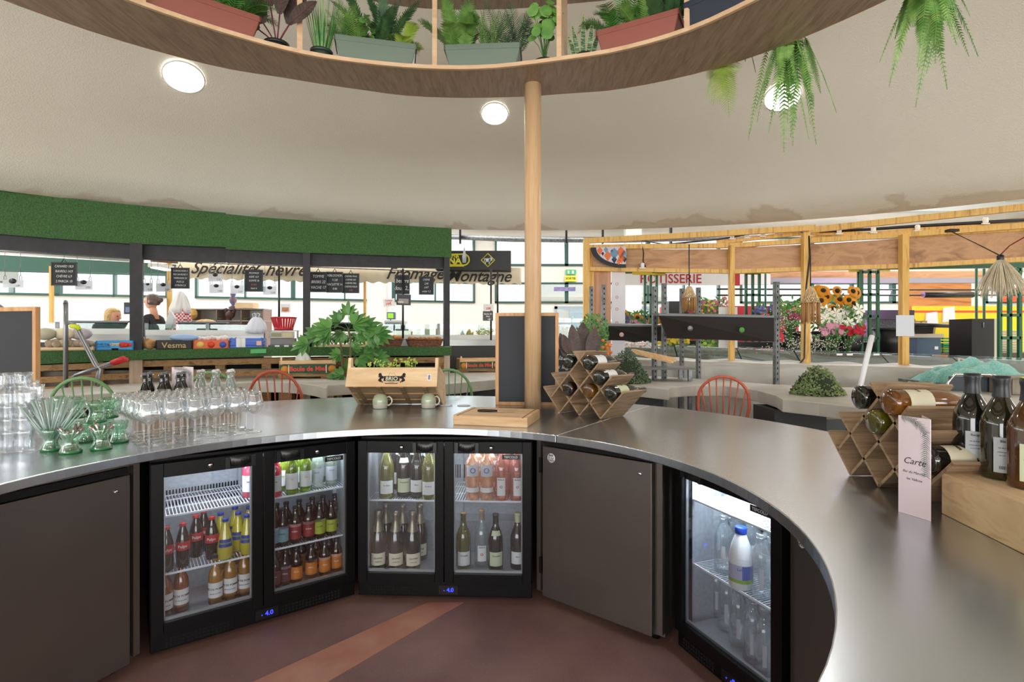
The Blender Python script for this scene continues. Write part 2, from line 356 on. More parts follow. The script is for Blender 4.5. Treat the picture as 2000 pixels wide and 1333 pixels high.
# ================================================================ BAR
CI = Vector((-.44, 1.465)); RI = 1.141; CO = Vector((-.55, 1.85)); RO = 2.155; ZT = .934; TH = .034
def inner(a): return Vector((CI.x+RI*math.cos(a), CI.y+RI*math.sin(a)))
def outer(a):                                            # outer edge along the same ray from the inner centre
    d = Vector((math.cos(a), math.sin(a))); q = CI-CO; bq = q.dot(d); t = -bq+math.sqrt(bq*bq-q.dot(q)+RO*RO); return CI+d*t
def ctop(name, a0, a1, label):
    n = int((a1-a0)/math.radians(3))+1; mb = MB(); I = [inner(a0+(a1-a0)*i/n) for i in range(n+1)]; O = [outer(a0+(a1-a0)*i/n) for i in range(n+1)]
    vs = []
    for i in range(n+1):
        for q, z in ((I[i], ZT-TH), (I[i], ZT), (O[i], ZT), (O[i], ZT-TH)): vs.append((q.x, q.y, z))
    fs = []
    for i in range(n):
        for j in range(4): fs.append((i*4+j, i*4+(j+1) % 4, (i+1)*4+(j+1) % 4, (i+1)*4+j))
    fs += [(3, 2, 1, 0), (n*4, n*4+1, n*4+2, n*4+3)]
    mb.add(vs, [f[::-1] for f in fs], 0, False); return tag(mb.build(name, STEEL, bevel=.003), label, 'countertop')
SE = math.radians(55.8)
ctop('bar_countertop', math.radians(-58), SE-.0012, 'curved steel worktop right of the seam, carrying the menu card and wooden wine box')
ctop('bar_countertop', SE+.0012, math.radians(222), 'curved steel worktop left of the seam, carrying the wine glasses and cutting board')
# outer skirt of the bar: black filler standing in for shade in under-counter gaps
mb = MB(); a0, a1, n = math.radians(-50), math.radians(215), 60; vs = []
for i in range(n+1):
    a = a0+(a1-a0)*i/n; o = outer(a); d = (o-CI).normalized(); o = o-d*.3; q = o-d*.04
    for t, z in ((o, 0), (o, ZT-TH-.001), (q, ZT-TH-.001), (q, 0)): vs.append((t.x, t.y, z))
fs = [(i*4+j, (i+1)*4+j, (i+1)*4+(j+1) % 4, i*4+(j+1) % 4) for i in range(n) for j in range(4)]
tag(mb.add(vs, fs).build('bar_skirt', mat('bar_skirt_black', '101011', .7)), 'black curved panel closing the customer side under the steel bar', 'bar front')

# ---- steel cabinets
def cabinet(label, A, B, sticker=None, hinge='l', lockr=True, z0=.06):
    A = Vector(A); B = Vector(B); wd = (B-A).length; rz = math.atan2(B.y-A.y, B.x-A.x)
    t = thing('steel_cabinet', label, 'cabinet', (A.x, A.y, 0), rz)
    MB().box(-.045, wd+.045, .03, .5, .04, .895).build('carcass', STEELD, t)
    MB().box(-.045, -.02, .0, .03, z0, .895).box(wd+.02, wd+.045, .0, .03, z0, .895).box(-.045, wd+.045, .0, .03, .855, .895).build('surround', STEELD, t)
    for x in (.02, wd-.02):
        for y in (.08, .44): MB().lathe([(.02, 0), (.02, .04)], 10, (x, y, 0)).build('foot', BLACK, t)
    d = MB().box(0, wd, -.012, .012, z0-.015, .82).build('door', STEELD, t, bevel=.003)
    MB().box(0.0, wd, -.0, .03, .823, .85).build('finger_channel', DARK, t)
    lx = wd-.055 if lockr else .055
    if lockr is not None: MB().lathe([(.009, 0), (.009, .006), (.006, .008), (.0, .008)], 12).build('lock', CHROME, d).matrix_local = Matrix.Translation((lx, -.012, .765)) @ Matrix.Rotation(PI/2, 4, 'X')
    hx = -.012 if hinge == 'l' else wd+.012
    for z in ((.72, .2) if hinge else ()): MB().box(hx-.008, hx+.008, -.016, -.0, z-.04, z+.04).build('hinge', BLACK, t)
    if sticker:
        s = MB().lathe([(.024, 0), (.024, .0006), (0, .0006)], 24).build('sticker', WHITE, d)
        s.matrix_local = Matrix.Translation((sticker[0], -.0125, sticker[1])) @ Matrix.Rotation(PI/2, 4, 'X')
        for k, tx in enumerate(('BAR', 'DU MAR', 'CHÉS')):
            text(tx, .015 if k != 1 else .009, INK, s, (0, .012-.012*k, .0007), (0, 0, 0), name='sticker_lettering', bold=.02)
    return t
cabinet('left dark steel cupboard beside the two-door soft-drinks fridge', (-1.795, 1.63), (-1.575, 2.165), hinge=None, lockr=True)
cabinet('middle dark steel cupboard with small round sticker, right of the wine fridge', (.165, 2.735), (.630, 2.36), (.055, .765))
cabinet('right dark steel panel cupboard beside the water-bottle fridge, half hidden by worktop', (.945, 1.745), (.945, 1.145), (.045, .73), hinge=None, lockr=None)

# ---- glass-door fridges
FBLK = mat('fridge_black', '060607', .4, spec=.22); FIN = mat('fridge_inside', 'a9afb6', .35, .25, c2='b8bdc4', ns=60); WIRE = mat('white_wire', 'e6eaf0', .35)
FGL = glass('fridge_pane', (.93, .95, .97), .05, .3, blend=.5); BLUE = mat('blue_led', (.02, .03, 1), .5, emit=4); LEDM = mat('led_white', (.85, .92, 1), .5, emit=6)
def fridge(label, A, B, doors, shelves, power, side_r=True):
    A = Vector(A); B = Vector(B); W = (B-A).length; rz = math.atan2(B.y-A.y, B.x-A.x); dp = .5; H0 = .85; hinge_in = .03
    t = thing('bottle_fridge', label, 'fridge', (A.x, A.y, 0), rz)
    c = MB().box(0, .03, .04, dp, .1, H0).box(W-.03, W, .04, dp, .1, H0).box(0, W, dp-.03, dp, .1, H0).box(0, W, .04, dp, H0-.03, H0).box(0, W, .04, dp, .09, .12)
    c.box(0, W, .02, dp, .02, .09); c.build('cabinet_body', FBLK, t)
    li = MB().box(.03, .034, .05, dp-.03, .12, H0-.03).box(W-.034, W-.03, .05, dp-.03, .12, H0-.03).box(.03, W-.03, dp-.034, dp-.03, .12, H0-.03).box(.03, W-.03, .05, dp-.03, .12, .124).box(.03, W-.03, .05, dp-.03, H0-.034, H0-.03)
    li.box(.03, W-.03, dp-.16, dp-.03, .12, .3)
    for x in (.036, W-.042, W*.5-.03, W*.5+.03):
        li.box(x-.008, x+.008, dp-.05 if .1 < x < W-.1 else .2, dp-.034 if .1 < x < W-.1 else .216, .14, H0-.05)
    li.build('liner', FIN, t)
    vt = MB()
    for k in range(int((W-.16)/.014)): vt.box(.08+k*.014, .086+k*.014, dp-.04, dp-.033, .52, .6)
    vt.build('rear_vent', DARK, t)
    g = MB().box(0, W, 0, .03, .02, .095); g.build('base_panel', FBLK, t, bevel=.004)
    for x0, x1 in (((.06, W*.38), (W*.6, W-.06)) if doors == 2 else ((.04, W*.42),)):
        k = int((x1-x0)/.016); gd = MB()
        for i in range(k):
            for j in range(3): gd.boxc((x0+i*.016, -.0005, .036+j*.015), (.009, .002, .009))
        gd.build('vent_holes', mat('vent_black', '020202', .9), t)
    dx = W*.52 if doors == 2 else W*.55
    dp_ = MB().box(dx-.05, dx+.05, -.002, 0, .032, .078).build('control_panel', BLACK, t)
    text('-8' if doors == 1 else '4.0', .03, BLUE, dp_, (dx+.01, -.0025, .055), name='blue_digits', bold=.01)
    MB().boxc((dx-.022, -.003, .052), (.004, .001, .004)).build('blue_light', BLUE, dp_)
    dw = (W-.006)/doors
    for i in range(doors):
        x0 = .002+i*(dw+.002); x1 = x0+dw-.002; z0, z1 = .1, .838; e = .047; et = .062
        fr = MB().box(x0, x0+e, -.02, .025, z0, z1).box(x1-e, x1, -.02, .025, z0, z1).box(x0+e, x1-e, -.02, .025, z0, z0+e).box(x0+e, x1-e, -.02, .025, z1-et, z1)
        d = fr.build('door', FBLK, t, bevel=.002)
        MB().box(x0+e, x1-e, -.004, 0, z0+e, z1-et).build('pane', FGL, d)
        MB().box(x0+e, x1-e, .0, .012, z0+e, z0+e+.012).box(x1-e-.006, x1-e, .0, .012, z0+e, z1-et).box(x0+e, x0+e+.006, .0, .012, z0+e, z1-et).build('spacer_bar', mat('spacer_alu', 'b5b8bb', .35, .8), d)
        hx = (x1-.16 if (i == 0 and doors == 2) else x0+.055); hp = [(hx, -.021, z1-.006), (hx+.125, -.021, z1-.006)]
        arc = [(hx+.012+.1*k/8, -.024-.018*math.sin(PI*k/8), z1-.03-.02*math.sin(PI*k/8)) for k in range(9)]
        hm = MB().box(hx, hx+.018, -.034, -.02, z1-.058, z1-.004).box(hx+.107, hx+.125, -.034, -.02, z1-.058, z1-.004)
        for k in range(8):
            a = arc[k]; b2 = arc[k+1]; hm.add([(a[0], -.02, z1-.006), (b2[0], -.02, z1-.006), (b2[0], b2[1], b2[2]), (a[0], a[1], a[2]), (a[0], -.02, a[2]-.008), (b2[0], -.02, b2[2]-.008)], [(0, 1, 2, 3), (3, 2, 5, 4)], 0, True)
        hm.build('handle', mat('handle_black', '17181a', .3), d)
        lx = hx-.06 if (i == 0 and doors == 2) else hx+.19
        if doors == 2: MB().lathe([(.0, -.0), (.012, 0), (.012, .012), (.005, .016), (0, .016)], 14).build('lock', CHROME, d).matrix_local = Matrix.Translation((lx, -.02, z1-.03)) @ Matrix.Rotation(PI/2, 4, 'X')
        if i == doors-1:
            p = MB().box(x1-e-.105, x1-e-.012, -.006, -.004, z1-et-.032, z1-et-.008).build('brand_plate', BLACK, d)
            text('TEFCOLD', .0165, mat('plate_silver', 'd0d4d6', .4), p, (x1-e-.06, -.0063, z1-et-.0205), bold=.01)
    segs = [(0.035, W/2-.012), (W/2+.012, W-.035)] if doors == 2 else [(.035, W-.035)]
    for i, (x0, x1) in enumerate(segs):
        for z in shelves[min(i, len(shelves)-1)]:
            s = MB(); n = int((x1-x0)/.0135)
            for k in range(n+1): xx = x0+(x1-x0)*k/n; s.box(xx-.0016, xx+.0016, .06, dp-.07, z-.002, z+.0012)
            for y in (.06, .2, .34, dp-.07): s.box(x0, x1, y-.0025, y+.0025, z-.006, z-.001)
            s.box(x0, x1, .052, .058, z-.004, z+.004); s.build('wire_shelf', WIRE, t)
    MB().box(.05, W-.05, .06, .075, H0-.05, H0-.036).build('led_strip', LEDM, t)
    l = area('fridge_lamp', (W/2, .09, H0-.055), (W/2, .24, 0), W-.15, .06, power, (.82, .9, 1)); l.parent = t
    return t
LF = fridge('left two-door glass fridge of soft drinks and juices', (-1.554, 2.263), (-.832, 2.788), 2, [(.328, .585), (.33, .585)], 3.6)
MF = fridge('middle two-door glass fridge of wine and champagne', (-.81, 2.785), (.105, 2.75), 2, [(.505,), (.505,)], 3.8)
RF = fridge('right single-door glass fridge of clear water bottles', (.735, 2.335), (.94, 1.80), 1, [(.385, .668)], 6)
# ================================================================ PLANTER RING OVERHEAD
RC = Vector((-.31, 1.03)); ZR = 2.96
_B = [(-2.36, 2.47), (-2.26, 2.59), (-2.13, 2.74), (-1.96, 2.89), (-1.76, 3.02), (-1.28, 3.23), (-.34, 3.46), (-.2, 3.46), (.2, 3.43), (.77, 3.3), (1.05, 3.17), (1.24, 3.05), (1.53, 2.76), (1.72, 2.47)]
_Bi = [(-1.76, 2.52), (-1.5, 2.74), (-1.17, 2.95), (-.76, 3.07), (-.3, 3.12), (-.18, 3.11), (.18, 3.04), (.67, 2.88), (.95, 2.71), (1.14, 2.47)]
def polar(pts, r0):
    q = sorted((math.atan2(y-RC.y, x-RC.x), math.hypot(x-RC.x, y-RC.y)) for x, y in pts)
    def f(a):
        a = (a+PI/2) % (2*PI)-PI/2; num = den = 0
        for t, r in q: w = math.exp(-((a-t)/.12)**2); num += w*r; den += w
        w = .004; return (num+w*r0)/(den+w)
    return f
ro, ri = polar(_B, 2.45), polar(_Bi, 1.85)
def rp(a, r, z): return Vector((RC.x+r*math.cos(a), RC.y+r*math.sin(a), z))
def ringband(mb, r0, r1, z0, z1, n=120, m=0):
    vs = []
    for i in range(n):
        a = 2*PI*i/n; A, Bq = r0(a), r1(a)
        vs += [rp(a, A, z0), rp(a, Bq, z0), rp(a, Bq, z1), rp(a, A, z1)]
    fs = [(i*4+j, ((i+1) % n)*4+j, ((i+1) % n)*4+(j+1) % 4, i*4+(j+1) % 4) for i in range(n) for j in range(4)]
    return mb.add(vs, fs, m)
RW, nt, out = _nt('oak_veneer_underside'); b = nt.nodes.new('ShaderNodeBsdfPrincipled'); nt.links.new(b.outputs[0], out.inputs[0]); b.inputs['Roughness'].default_value = .5
n1 = _noise(nt, _coord(nt, (9, 1.1, 9)), 5, 6, .8); nt.links.new(_ramp(nt, n1, [(.3, lin('86705f')), (.5, lin('9c8470')), (.7, lin('a8917d'))]), b.inputs['Base Color'])
ring = thing('planter_ring', 'round oak shelf ring overhead carrying the planters', 'shelf', (RC.x, RC.y, ZR))
ringband(MB(), ri, ro, ZR, ZR+.012).build('shelf_board', RW, ring, world=True)
EDG = wood('ply_edge', 'cfa985', 'dfbf9c', 'x', 3, .5)
ringband(MB(), lambda a: ri(a)-.018, ri, ZR-.002, ZR+.02).build('inner_lip', EDG, ring, world=True)
ringband(MB(), ro, lambda a: ro(a)+.018, ZR, ZR+.09).build('outer_lip', OAKV, ring, world=True)
# upper shelf of the ring (its underside shows at the very top of the view)
ringband(MB(), lambda a: ri(a)-.05, lambda a: ro(a), 3.53, 3.56).build('top_board', RW, ring, world=True)
ringband(MB(), lambda a: ri(a)-.07, lambda a: ri(a)-.05, 3.53, 3.58).build('top_lip', EDG, ring, world=True)
def ring_at(px, off):                                   # where a ray of that column meets the ring line r = ri+off (far side)
    best = None
    for i in range(0, 1800):
        a = PI*.02+PI*.96*i/1800; q = rp(a, ri(a)+off, 0)
        if q.y < .5: continue
        e = abs(1000+q.x/q.y*F-px)
        if best is None or e < best[0]: best = (e, a, q)
    return best[1], best[2]
for px in (278, 585, 849, 1092, 1343): 
    a, q = ring_at(px, .012); mb = MB(); mb.M = Matrix.Translation((q.x, q.y, ZR+.012)) @ Matrix.Rotation(a, 4, 'Z')
    mb.box(-.012, .18 if px > 1000 else .02, -.014, .014, 0, .56).build('upright', EDG, ring, world=True)
for a in [PI+.25*k for k in range(1, 12)]:
    q = rp(a, ri(a)+.02, ZR+.012); MB().box(q.x-.014, q.x+.014, q.y-.014, q.y+.014, q.z, q.z+.56).build('upright', EDG, ring, world=True)
# support column
cp = P(1041, 799, 3.28); mb = MB().lathe([(.052, 0), (.052, ZR-ZT)], 32, (cp.x, 3.30, ZT))
tag(mb.build('support_column', wood('column_oak', 'c39d74', 'd8b48b', 'z', 2.6, .45, c3='b78f65')), 'round oak column standing on the worktop and holding the planter ring', 'column')

# ---- planters and plants
LEAF = {k: mat('leaf_'+k, a, .5, c2=b_, ns=14, nstretch=(1, 1, 1)) for k, a, b_ in (('fern', '4a7a30', '7da552'), ('dark', '24452a', '456b3c'), ('lime', '93b53c', 'b7cf62'), ('grass', '4d8a45', '86b96c'),
        ('mid', '2f6b2b', '5e9a3f'), ('purple', '3b3230', '5b4b45'), ('snake', '2e5136', '7f9a6a'), ('deep', '23402e', '3d5f38'), ('oregano', '4b5c34', '76854f'), ('grey', '39452f', '5d6a4b'), ('herb', '3a6f2e', '64964a'), ('hang', '5c9440', '9cc46c'))}
STEMG = mat('stem_green', '4c7a38', .5); MAROON = mat('stem_maroon', '6e1f3c', .5); SOIL = mat('potting_soil', '2a211b', .95); VEIN = mat('leaf_vein', '7c4a4c', .5)
def leaf(mb, p, d, L, W, up=(0, 0, 1), m=0, bend=.25, n=5, tipw=0.0, fold=.15, shape=None):
    """a blade from p along d, length L, width W, drooping by bend; a real folded surface"""
    p = Vector(p); d = Vector(d).normalized(); s = d.cross(Vector(up))
    if s.length < 1e-3: s = d.cross(Vector((1, 0, 0)))
    s.normalize(); u = s.cross(d).normalized(); vs = []
    for i in range(n+1):
        t = i/n; c = p+d*(L*t)-u*(bend*L*t*t); w = W*(shape(t) if shape else math.sin(PI*min(.999, t*.92+.06))**.8)*.5
        vs += [c-s*w+u*(w*fold), c, c+s*w+u*(w*fold)]
    fs = [(i*3+j, i*3+j+1, i*3+j+4, i*3+j+3) for i in range(n) for j in (0, 1)]
    mb.add(vs, fs, m, True)
def frond(mb, p, d, L, W, bend=.5, n=18, m=0, lw=.16, r=.0015, droopy=0):
    """fern frond: rachis with paired leaflets"""
    p = Vector(p); d = Vector(d).normalized(); s = d.cross(Vector((0, 0, 1)))
    if s.length < 1e-2: s = Vector((1, 0, 0))
    s.normalize(); pts = []
    for i in range(n+1):
        t = i/n; pts.append(p+d*(L*t)+Vector((0, 0, -bend*L*t*t)))
    mb.tube(pts[::3]+[pts[-1]], r, 4, m)
    for i in range(2, n+1):
        t = i/n; dd = (pts[i]-pts[i-1]).normalized(); ll = W*math.sin(PI*(t*.85+.12))**.7*.5*(1-.15*R.random())
        u = s.cross(dd)
        for sg in (-1, 1):
            dirn = (s*sg+dd*.55+u*.1*R.uniform(-1, 1)-Vector((0, 0, droopy))).normalized(); a = pts[i]; ww = lw*ll*1.1
            q = dd*ww
            mb.add([a-q*.5, a+q*.5, a+dirn*ll*.6+q*.35, a+dirn*ll, a+dirn*ll*.6-q*.45], [(0, 1, 2, 3, 4)], m, True)
def trough(name, label, c, rz, L, W, Hh, color, grp=None, parent=None, ry=0):
    t = thing(name, label, 'planter', c, rz, grp, ry=ry); M_ = mat('planter_'+color, color, .55)
    mb = MB(); k = .84
    lo = [(-L*k/2, -W*k/2), (L*k/2, -W*k/2), (L*k/2, W*k/2), (-L*k/2, W*k/2)]; hi = [(x/k, y/k) for x, y in lo]; zz = Hh*.78
    vs = [(x, y, 0) for x, y in lo]+[(x*.97, y*.97, zz) for x, y in hi]
    mb.add(vs, [(3, 2, 1, 0)]+[(i, (i+1) % 4, 4+(i+1) % 4, 4+i) for i in range(4)]); mb.build('body', M_, t, bevel=.006)
    r = MB(); a, b_ = L/2, W/2
    r.box(-a, a, -b_, -b_+.012, zz, Hh).box(-a, a, b_-.012, b_, zz, Hh).box(-a, -a+.012, -b_, b_, zz, Hh).box(a-.012, a, -b_, b_, zz, Hh).build('rim', M_, t, bevel=.003)
    MB().box(-a+.012, a-.012, -b_+.012, b_-.012, zz-.002, zz+.012).build('soil', SOIL, t)
    return t
def place_on_ring(px, off): a, q = ring_at(px, off); return a, Vector((q.x, q.y, ZR+.0125))
TERRA, SAGE, NAVY = '96564a', '6d7d70', '2b3444'
def ring_trough(px, label, L, color, Hh=.15):
    a, q = place_on_ring(px, .095); t = trough('trough_planter', label, q, a-PI/2, L, .17, Hh, color); return t, q, a
def plant_root(label, q, name='fern_plant', cat='plant', rz=0): return thing(name, label, cat, q, rz)
def bush(label, q, kind, specs, name='fern_plant'):
    """specs: (list of fronds) grown from soil level; each (dx, dy, dir, L, W, bend, lw)"""
    t = plant_root(label, q, name); mb = MB()
    for (o_, d, L, W, bend, lw) in specs: frond(mb, o_, d, L, W, bend, int(12+L*40), 0, lw)
    mb.build('fronds', LEAF[kind], t); return t
def spread_fronds(n, L, W, bend, lw, ex=.04, up=1.0, wide=.9, seed=1):
    rr = random.Random(seed); out_ = []
    n = int(n*1.35)
    for i in range(n):
        a = 2*PI*i/n+rr.uniform(-.3, .3); k = rr.uniform(.2, 1)*wide
        out_.append(((rr.uniform(-ex, ex), rr.uniform(-ex*.4, ex*.4), 0), (math.cos(a)*k, math.sin(a)*k, up), L*rr.uniform(.75, 1.25), W*1.1, bend*rr.uniform(.4, 1.3), lw))
    return out_
def off(q, a, s, z=0): return Vector((q.x+s*math.cos(a-PI/2), q.y+s*math.sin(a-PI/2), q.z+z))
T1 = ring_trough(392, 'long terracotta planter box at the left of the ring', .55, TERRA)
T2 = ring_trough(735, 'grey-green planter box left of the centre upright', .47, SAGE)
T3 = ring_trough(945, 'grey-green planter box right of the centre upright', .46, SAGE)
T4 = ring_trough(1250, 'terracotta planter box at the right of the ring', .46, TERRA)
T5 = ring_trough(1440, 'navy planter box at the far right of the ring', .5, NAVY)
sz = .12
for (T, sx, kind, lab, n, L, W, bend, lw, sd) in (
    (T1, -.16, 'dark', 'dark green fern at the left end of the left terracotta box', 9, .36, .12, .5, .2, 3),
    (T1, .02, 'grass', 'feathery green fern in the middle of the left terracotta box', 14, .36, .1, .5, .12, 4),
    (T1, .17, 'mid', 'bushy fine-leaved fern at the right end of the left terracotta box', 16, .3, .12, .5, .12, 5),
    (T2, -.15, 'fern', 'fine asparagus fern at the left end of the left grey-green box', 20, .3, .1, .45, .1, 6),
    (T2, .02, 'dark', 'tall dark boston fern in the middle of the left grey-green box', 11, .45, .09, .25, .3, 7),
    (T2, .17, 'lime', 'lime-green fern drooping over the right end of the left grey-green box', 10, .28, .12, .9, .14, 8),
    (T3, -.14, 'fern', 'bright green broad fern at the left end of the right grey-green box', 13, .36, .15, .5, .2, 9),
    (T3, .03, 'fern', 'upright feathery grass in the middle of the right grey-green box', 22, .28, .05, .15, .14, 10),
    (T3, .18, 'dark', 'spiky palm tuft at the right end of the right grey-green box', 12, .36, .12, .3, .08, 11),
    (T4, -.12, 'mid', 'fine drooping fern at the left end of the right terracotta box', 14, .4, .12, .6, .11, 12),
    (T4, .03, 'fern', 'bright tufted fern in the middle of the right terracotta box', 18, .26, .09, .3, .2, 13),
    (T4, .17, 'dark', 'dark leafy fern at the right end of the right terracotta box', 13, .34, .16, .4, .25, 14),
    (T5, -.1, 'dark', 'dark fern in the navy planter box', 16, .3, .14, .4, .2, 15)):
    t, q, a = T; r = bush(lab, off(q, a, sx, sz), kind, spread_fronds(n, L, W, bend, lw, .05, seed=sd)); r.rotation_euler[2] = a-PI/2
# eucalyptus-like round leaves in T2
def round_leaf(mb, c, r, nrm, m=0):
    nrm = Vector(nrm).normalized(); u = nrm.orthogonal().normalized(); v_ = nrm.cross(u); vs = [Vector(c)+nrm*r*.12]
    for k in range(9): vs.append(Vector(c)+(u*math.cos(2*PI*k/9)+v_*math.sin(2*PI*k/9))*r)
    mb.add(vs, [(0, k+1, (k+1) % 9+1) for k in range(9)], m, True)
def sprigs(label, q, kind, n, hgt, lr, spread_, seed, name='leafy_plant', dense=7):
    rr = random.Random(seed); t = plant_root(label, q, name); mb = MB(); st = MB()
    for i in range(n):
        a = rr.uniform(0, 2*PI); k = rr.uniform(.1, spread_); e = Vector((math.cos(a)*k, math.sin(a)*k*.6, hgt*rr.uniform(.6, 1)))
        st.tube([(0, 0, 0), e*.5+Vector((0, 0, .02)), e], .0022, 4)
        for j in range(dense): f = .35+.65*j/dense; c = e*f+Vector((rr.uniform(-1, 1), rr.uniform(-1, 1), rr.uniform(-.5, .5)))*lr*1.3; round_leaf(mb, c, lr*rr.uniform(.7, 1.1), (rr.uniform(-.7, .7), -1, rr.uniform(-.2, .9)))
    mb.build('leaves', LEAF[kind], t); st.build('stems', STEMG, t); return t
sprigs('round-leaved trailing plant in the left grey-green box', off(T2[1], T2[2], -.06, .12), 'mid', 6, .2, .02, .12, 21)
# potted calathea (purple leaves) at x=545
def pot(label, q, r=.07, h=.09, name='plant_pot', m=None):
    t = thing(name, label, 'pot', q); m = m or mat('pot_black', '191b1d', .5)
    MB().lathe([(r*.78, 0), (r, h), (r*.9, h), (r*.85, h*.85), (0, h*.85)], 20).build('body', m, t)
    MB().lathe([(r, h-.012), (r*1.06, h-.01), (r*1.06, h+.004), (r*.96, h+.004)], 20, cap=False).build('rim', m, t); return t
def broad(mb, sb_, p, e, L, W, kind, m=0):
    p = Vector(p); e = Vector(e); sb_.tube([p, (p+e)/2+Vector((0, 0, .01)), e], .004, 5)
    leaf(mb, e, ((e-p).normalized()+Vector((0, -.1, .3))), L, W, (0, -1, .15), m, .18, 7)
def calathea(label, q, specs, kind='purple', sc_=1, stem=MAROON):
    t = plant_root(label, q, 'calathea_plant'); mb = MB(); st = MB(); vn = MB()
    for (x, z, lx, lz, L, W) in specs:
        p = Vector((0, 0, 0)); e = Vector((x, R.uniform(-.04, .04), z))*sc_; st.tube([p, e*.5+Vector((x*.05, 0, .01)), e], .004*sc_, 5)
        d = Vector((lx, R.uniform(-.25, .05), lz)).normalized(); leaf(mb, e, d, L*sc_, W*sc_, (0, -1, .1), 0, .12, 8)
        s = d.cross(Vector((0, -1, .1))).normalized(); u = s.cross(d).normalized()
        pts = [e+d*(L*sc_*t_)-u*(.12*L*sc_*t_*t_)+u*.002 for t_ in (0, .33, .66, .95)]
        vn.tube(pts, .0022*sc_, 4)
        for t_ in [k/9 for k in range(1, 9)]:
            c = e+d*(L*sc_*t_)-u*(.12*L*sc_*t_*t_)+u*.002; ww = W*sc_*.42*math.sin(PI*(t_*.92+.06))**.8
            for sg in (-1, 1): vn.tube([c, c+s*sg*ww+d*ww*.6+u*.15*ww], .0009*sc_, 3)
    mb.build('leaves', LEAF[kind], t); st.build('stems', stem, t); vn.build('veins', VEIN if kind == 'purple' else LEAF['lime'], t); return t
a, q = place_on_ring(540, .08); pot('black pot of the purple calathea on the ring', q, .065, .05)
calathea('dark purple veined calathea standing on the ring', q+Vector((0, 0, .045)), [(-.07, .12, -.35, 1, .26, .12), (.06, .13, .35, 1, .27, .13), (-.02, .2, -.1, 1, .22, .11), (.09, .1, .75, .8, .2, .09), (-.1, .09, -.8, .8, .2, .09), (.03, .16, .15, 1, .24, .1)])
a, q = place_on_ring(628, .075); pot('dark green ribbed pot holding the tall grass', q, .06, .06, m=mat('pot_green', '2c3d33', .4))
t = plant_root('tall upright grass plant in a small dark pot', q+Vector((0, 0, .05)), 'grass_plant'); mb = MB(); rr = random.Random(5)
for i in range(95):
    a2 = rr.uniform(0, 2*PI); k = rr.random()**.6; leaf(mb, (math.cos(a2)*.04*k, math.sin(a2)*.04*k, 0), (math.cos(a2)*.3*k, math.sin(a2)*.3*k, 1), rr.uniform(.22, .37), .007, (math.cos(a2), math.sin(a2), .01), 0, -.0, 6, shape=lambda t_: 1-t_**2*.9)
    # outward droop
mb.build('blades', LEAF['grass'], t)
a, q = place_on_ring(1064, .075); pot('small black pot holding the round-leaved peperomia', q, .06, .03)
t = plant_root('bright green plant with large round leaves beside the right upright', q+Vector((0, 0, .03)), 'round_leaf_plant'); mb = MB(); st = MB(); rr = random.Random(9)
for i in range(26):
    e = Vector((rr.uniform(-.09, .09), rr.uniform(-.08, .05), rr.uniform(.12, .36))); st.tube([(rr.uniform(-.01, .01), 0, 0), e*.5+Vector((0, 0, .03)), e], .002, 4)
    round_leaf(mb, e, rr.uniform(.028, .042), (e.x*4, -1, rr.uniform(-.1, .8)))
mb.build('leaves', mat('peperomia_leaf', '55893a', .45, c2='7eb058', ns=9), t); st.build('stems', STEMG, t)
a, q = place_on_ring(1142, .07); pot('small black pot holding the snake plant', q, .055, .03)
t = plant_root('variegated snake plant with stiff yellow-edged leaves', q+Vector((0, 0, .03)), 'snake_plant'); mb = MB(); ed = MB()
SNK, nt, out = _nt('snake_leaf'); b = nt.nodes.new('ShaderNodeBsdfPrincipled'); nt.links.new(b.outputs[0], out.inputs[0]); n1 = _noise(nt, _coord(nt, (10, 10, 75)), 3, 4, .6); nt.links.new(_ramp(nt, n1, [(.42, lin('2d4b34')), (.5, lin('4a6b48')), (.6, lin('a5b79a'))]), b.inputs['Base Color'])
for (x, tx, L, y) in ((-.035, -.2, .2, 0), (-.01, .02, .27, .01), (.02, .12, .22, -.01), (-.05, -.32, .15, .02), (.04, .3, .16, .01), (.0, -.08, .18, .03)):
    d = (tx, .02, 1); sh = lambda t_: (1-t_**3)*(.75+.5*t_*(1-t_)); leaf(mb, (x, y, 0), d, L, .034, (0, -1, 0), 0, .0, 8, fold=.35, shape=sh)
    p0 = Vector((x, y, 0)); dd = Vector(d).normalized(); s = dd.cross(Vector((0, -1, 0))).normalized(); u = s.cross(dd)
    for sg in (-1, 1): ed.tube([p0+dd*L*t_+(s*sg+u*.35)*.017*sh(t_) for t_ in [k/8 for k in range(9)]], .0015, 4)
mb.build('leaves', SNK, t); ed.build('leaf_edges', mat('leaf_yellow', 'b9c46a', .5), t)
a, q = place_on_ring(845, .1)
# hanging plants outside the ring on the right
def hanging(label, q, kind, n, L, W, lw, seed, wide=.12, name='hanging_fern', bend=.2):
    rr = random.Random(seed); t = plant_root(label, q, name); mb = MB()
    for i in range(n):
        o_ = (rr.uniform(-wide, wide), rr.uniform(-.06, .06), rr.uniform(-.02, .05)); frond(mb, o_, (rr.uniform(-.35, .35)+o_[0]*2, rr.uniform(-.5, .5), -.8), L*rr.uniform(.3, 1), W*rr.uniform(.7, 1.2), rr.uniform(.1, .5), int(10+L*45), 0, lw, droopy=.25)
    mb.build('fronds', LEAF[kind], t)
    return t
def hang_at(px, py, D): p_ = P(px, py, D); return p_
hanging('yellow-green palm leaves drooping from the ring at right', hang_at(1415, 118, 3.2), 'lime', 9, .27, .2, .07, 31, .05, 'hanging_palm')
hanging('small dark green sprig drooping beside the yellow palm', hang_at(1466, 105, 3.15), 'dark', 3, .13, .03, .3, 32, .02, 'hanging_sprig')
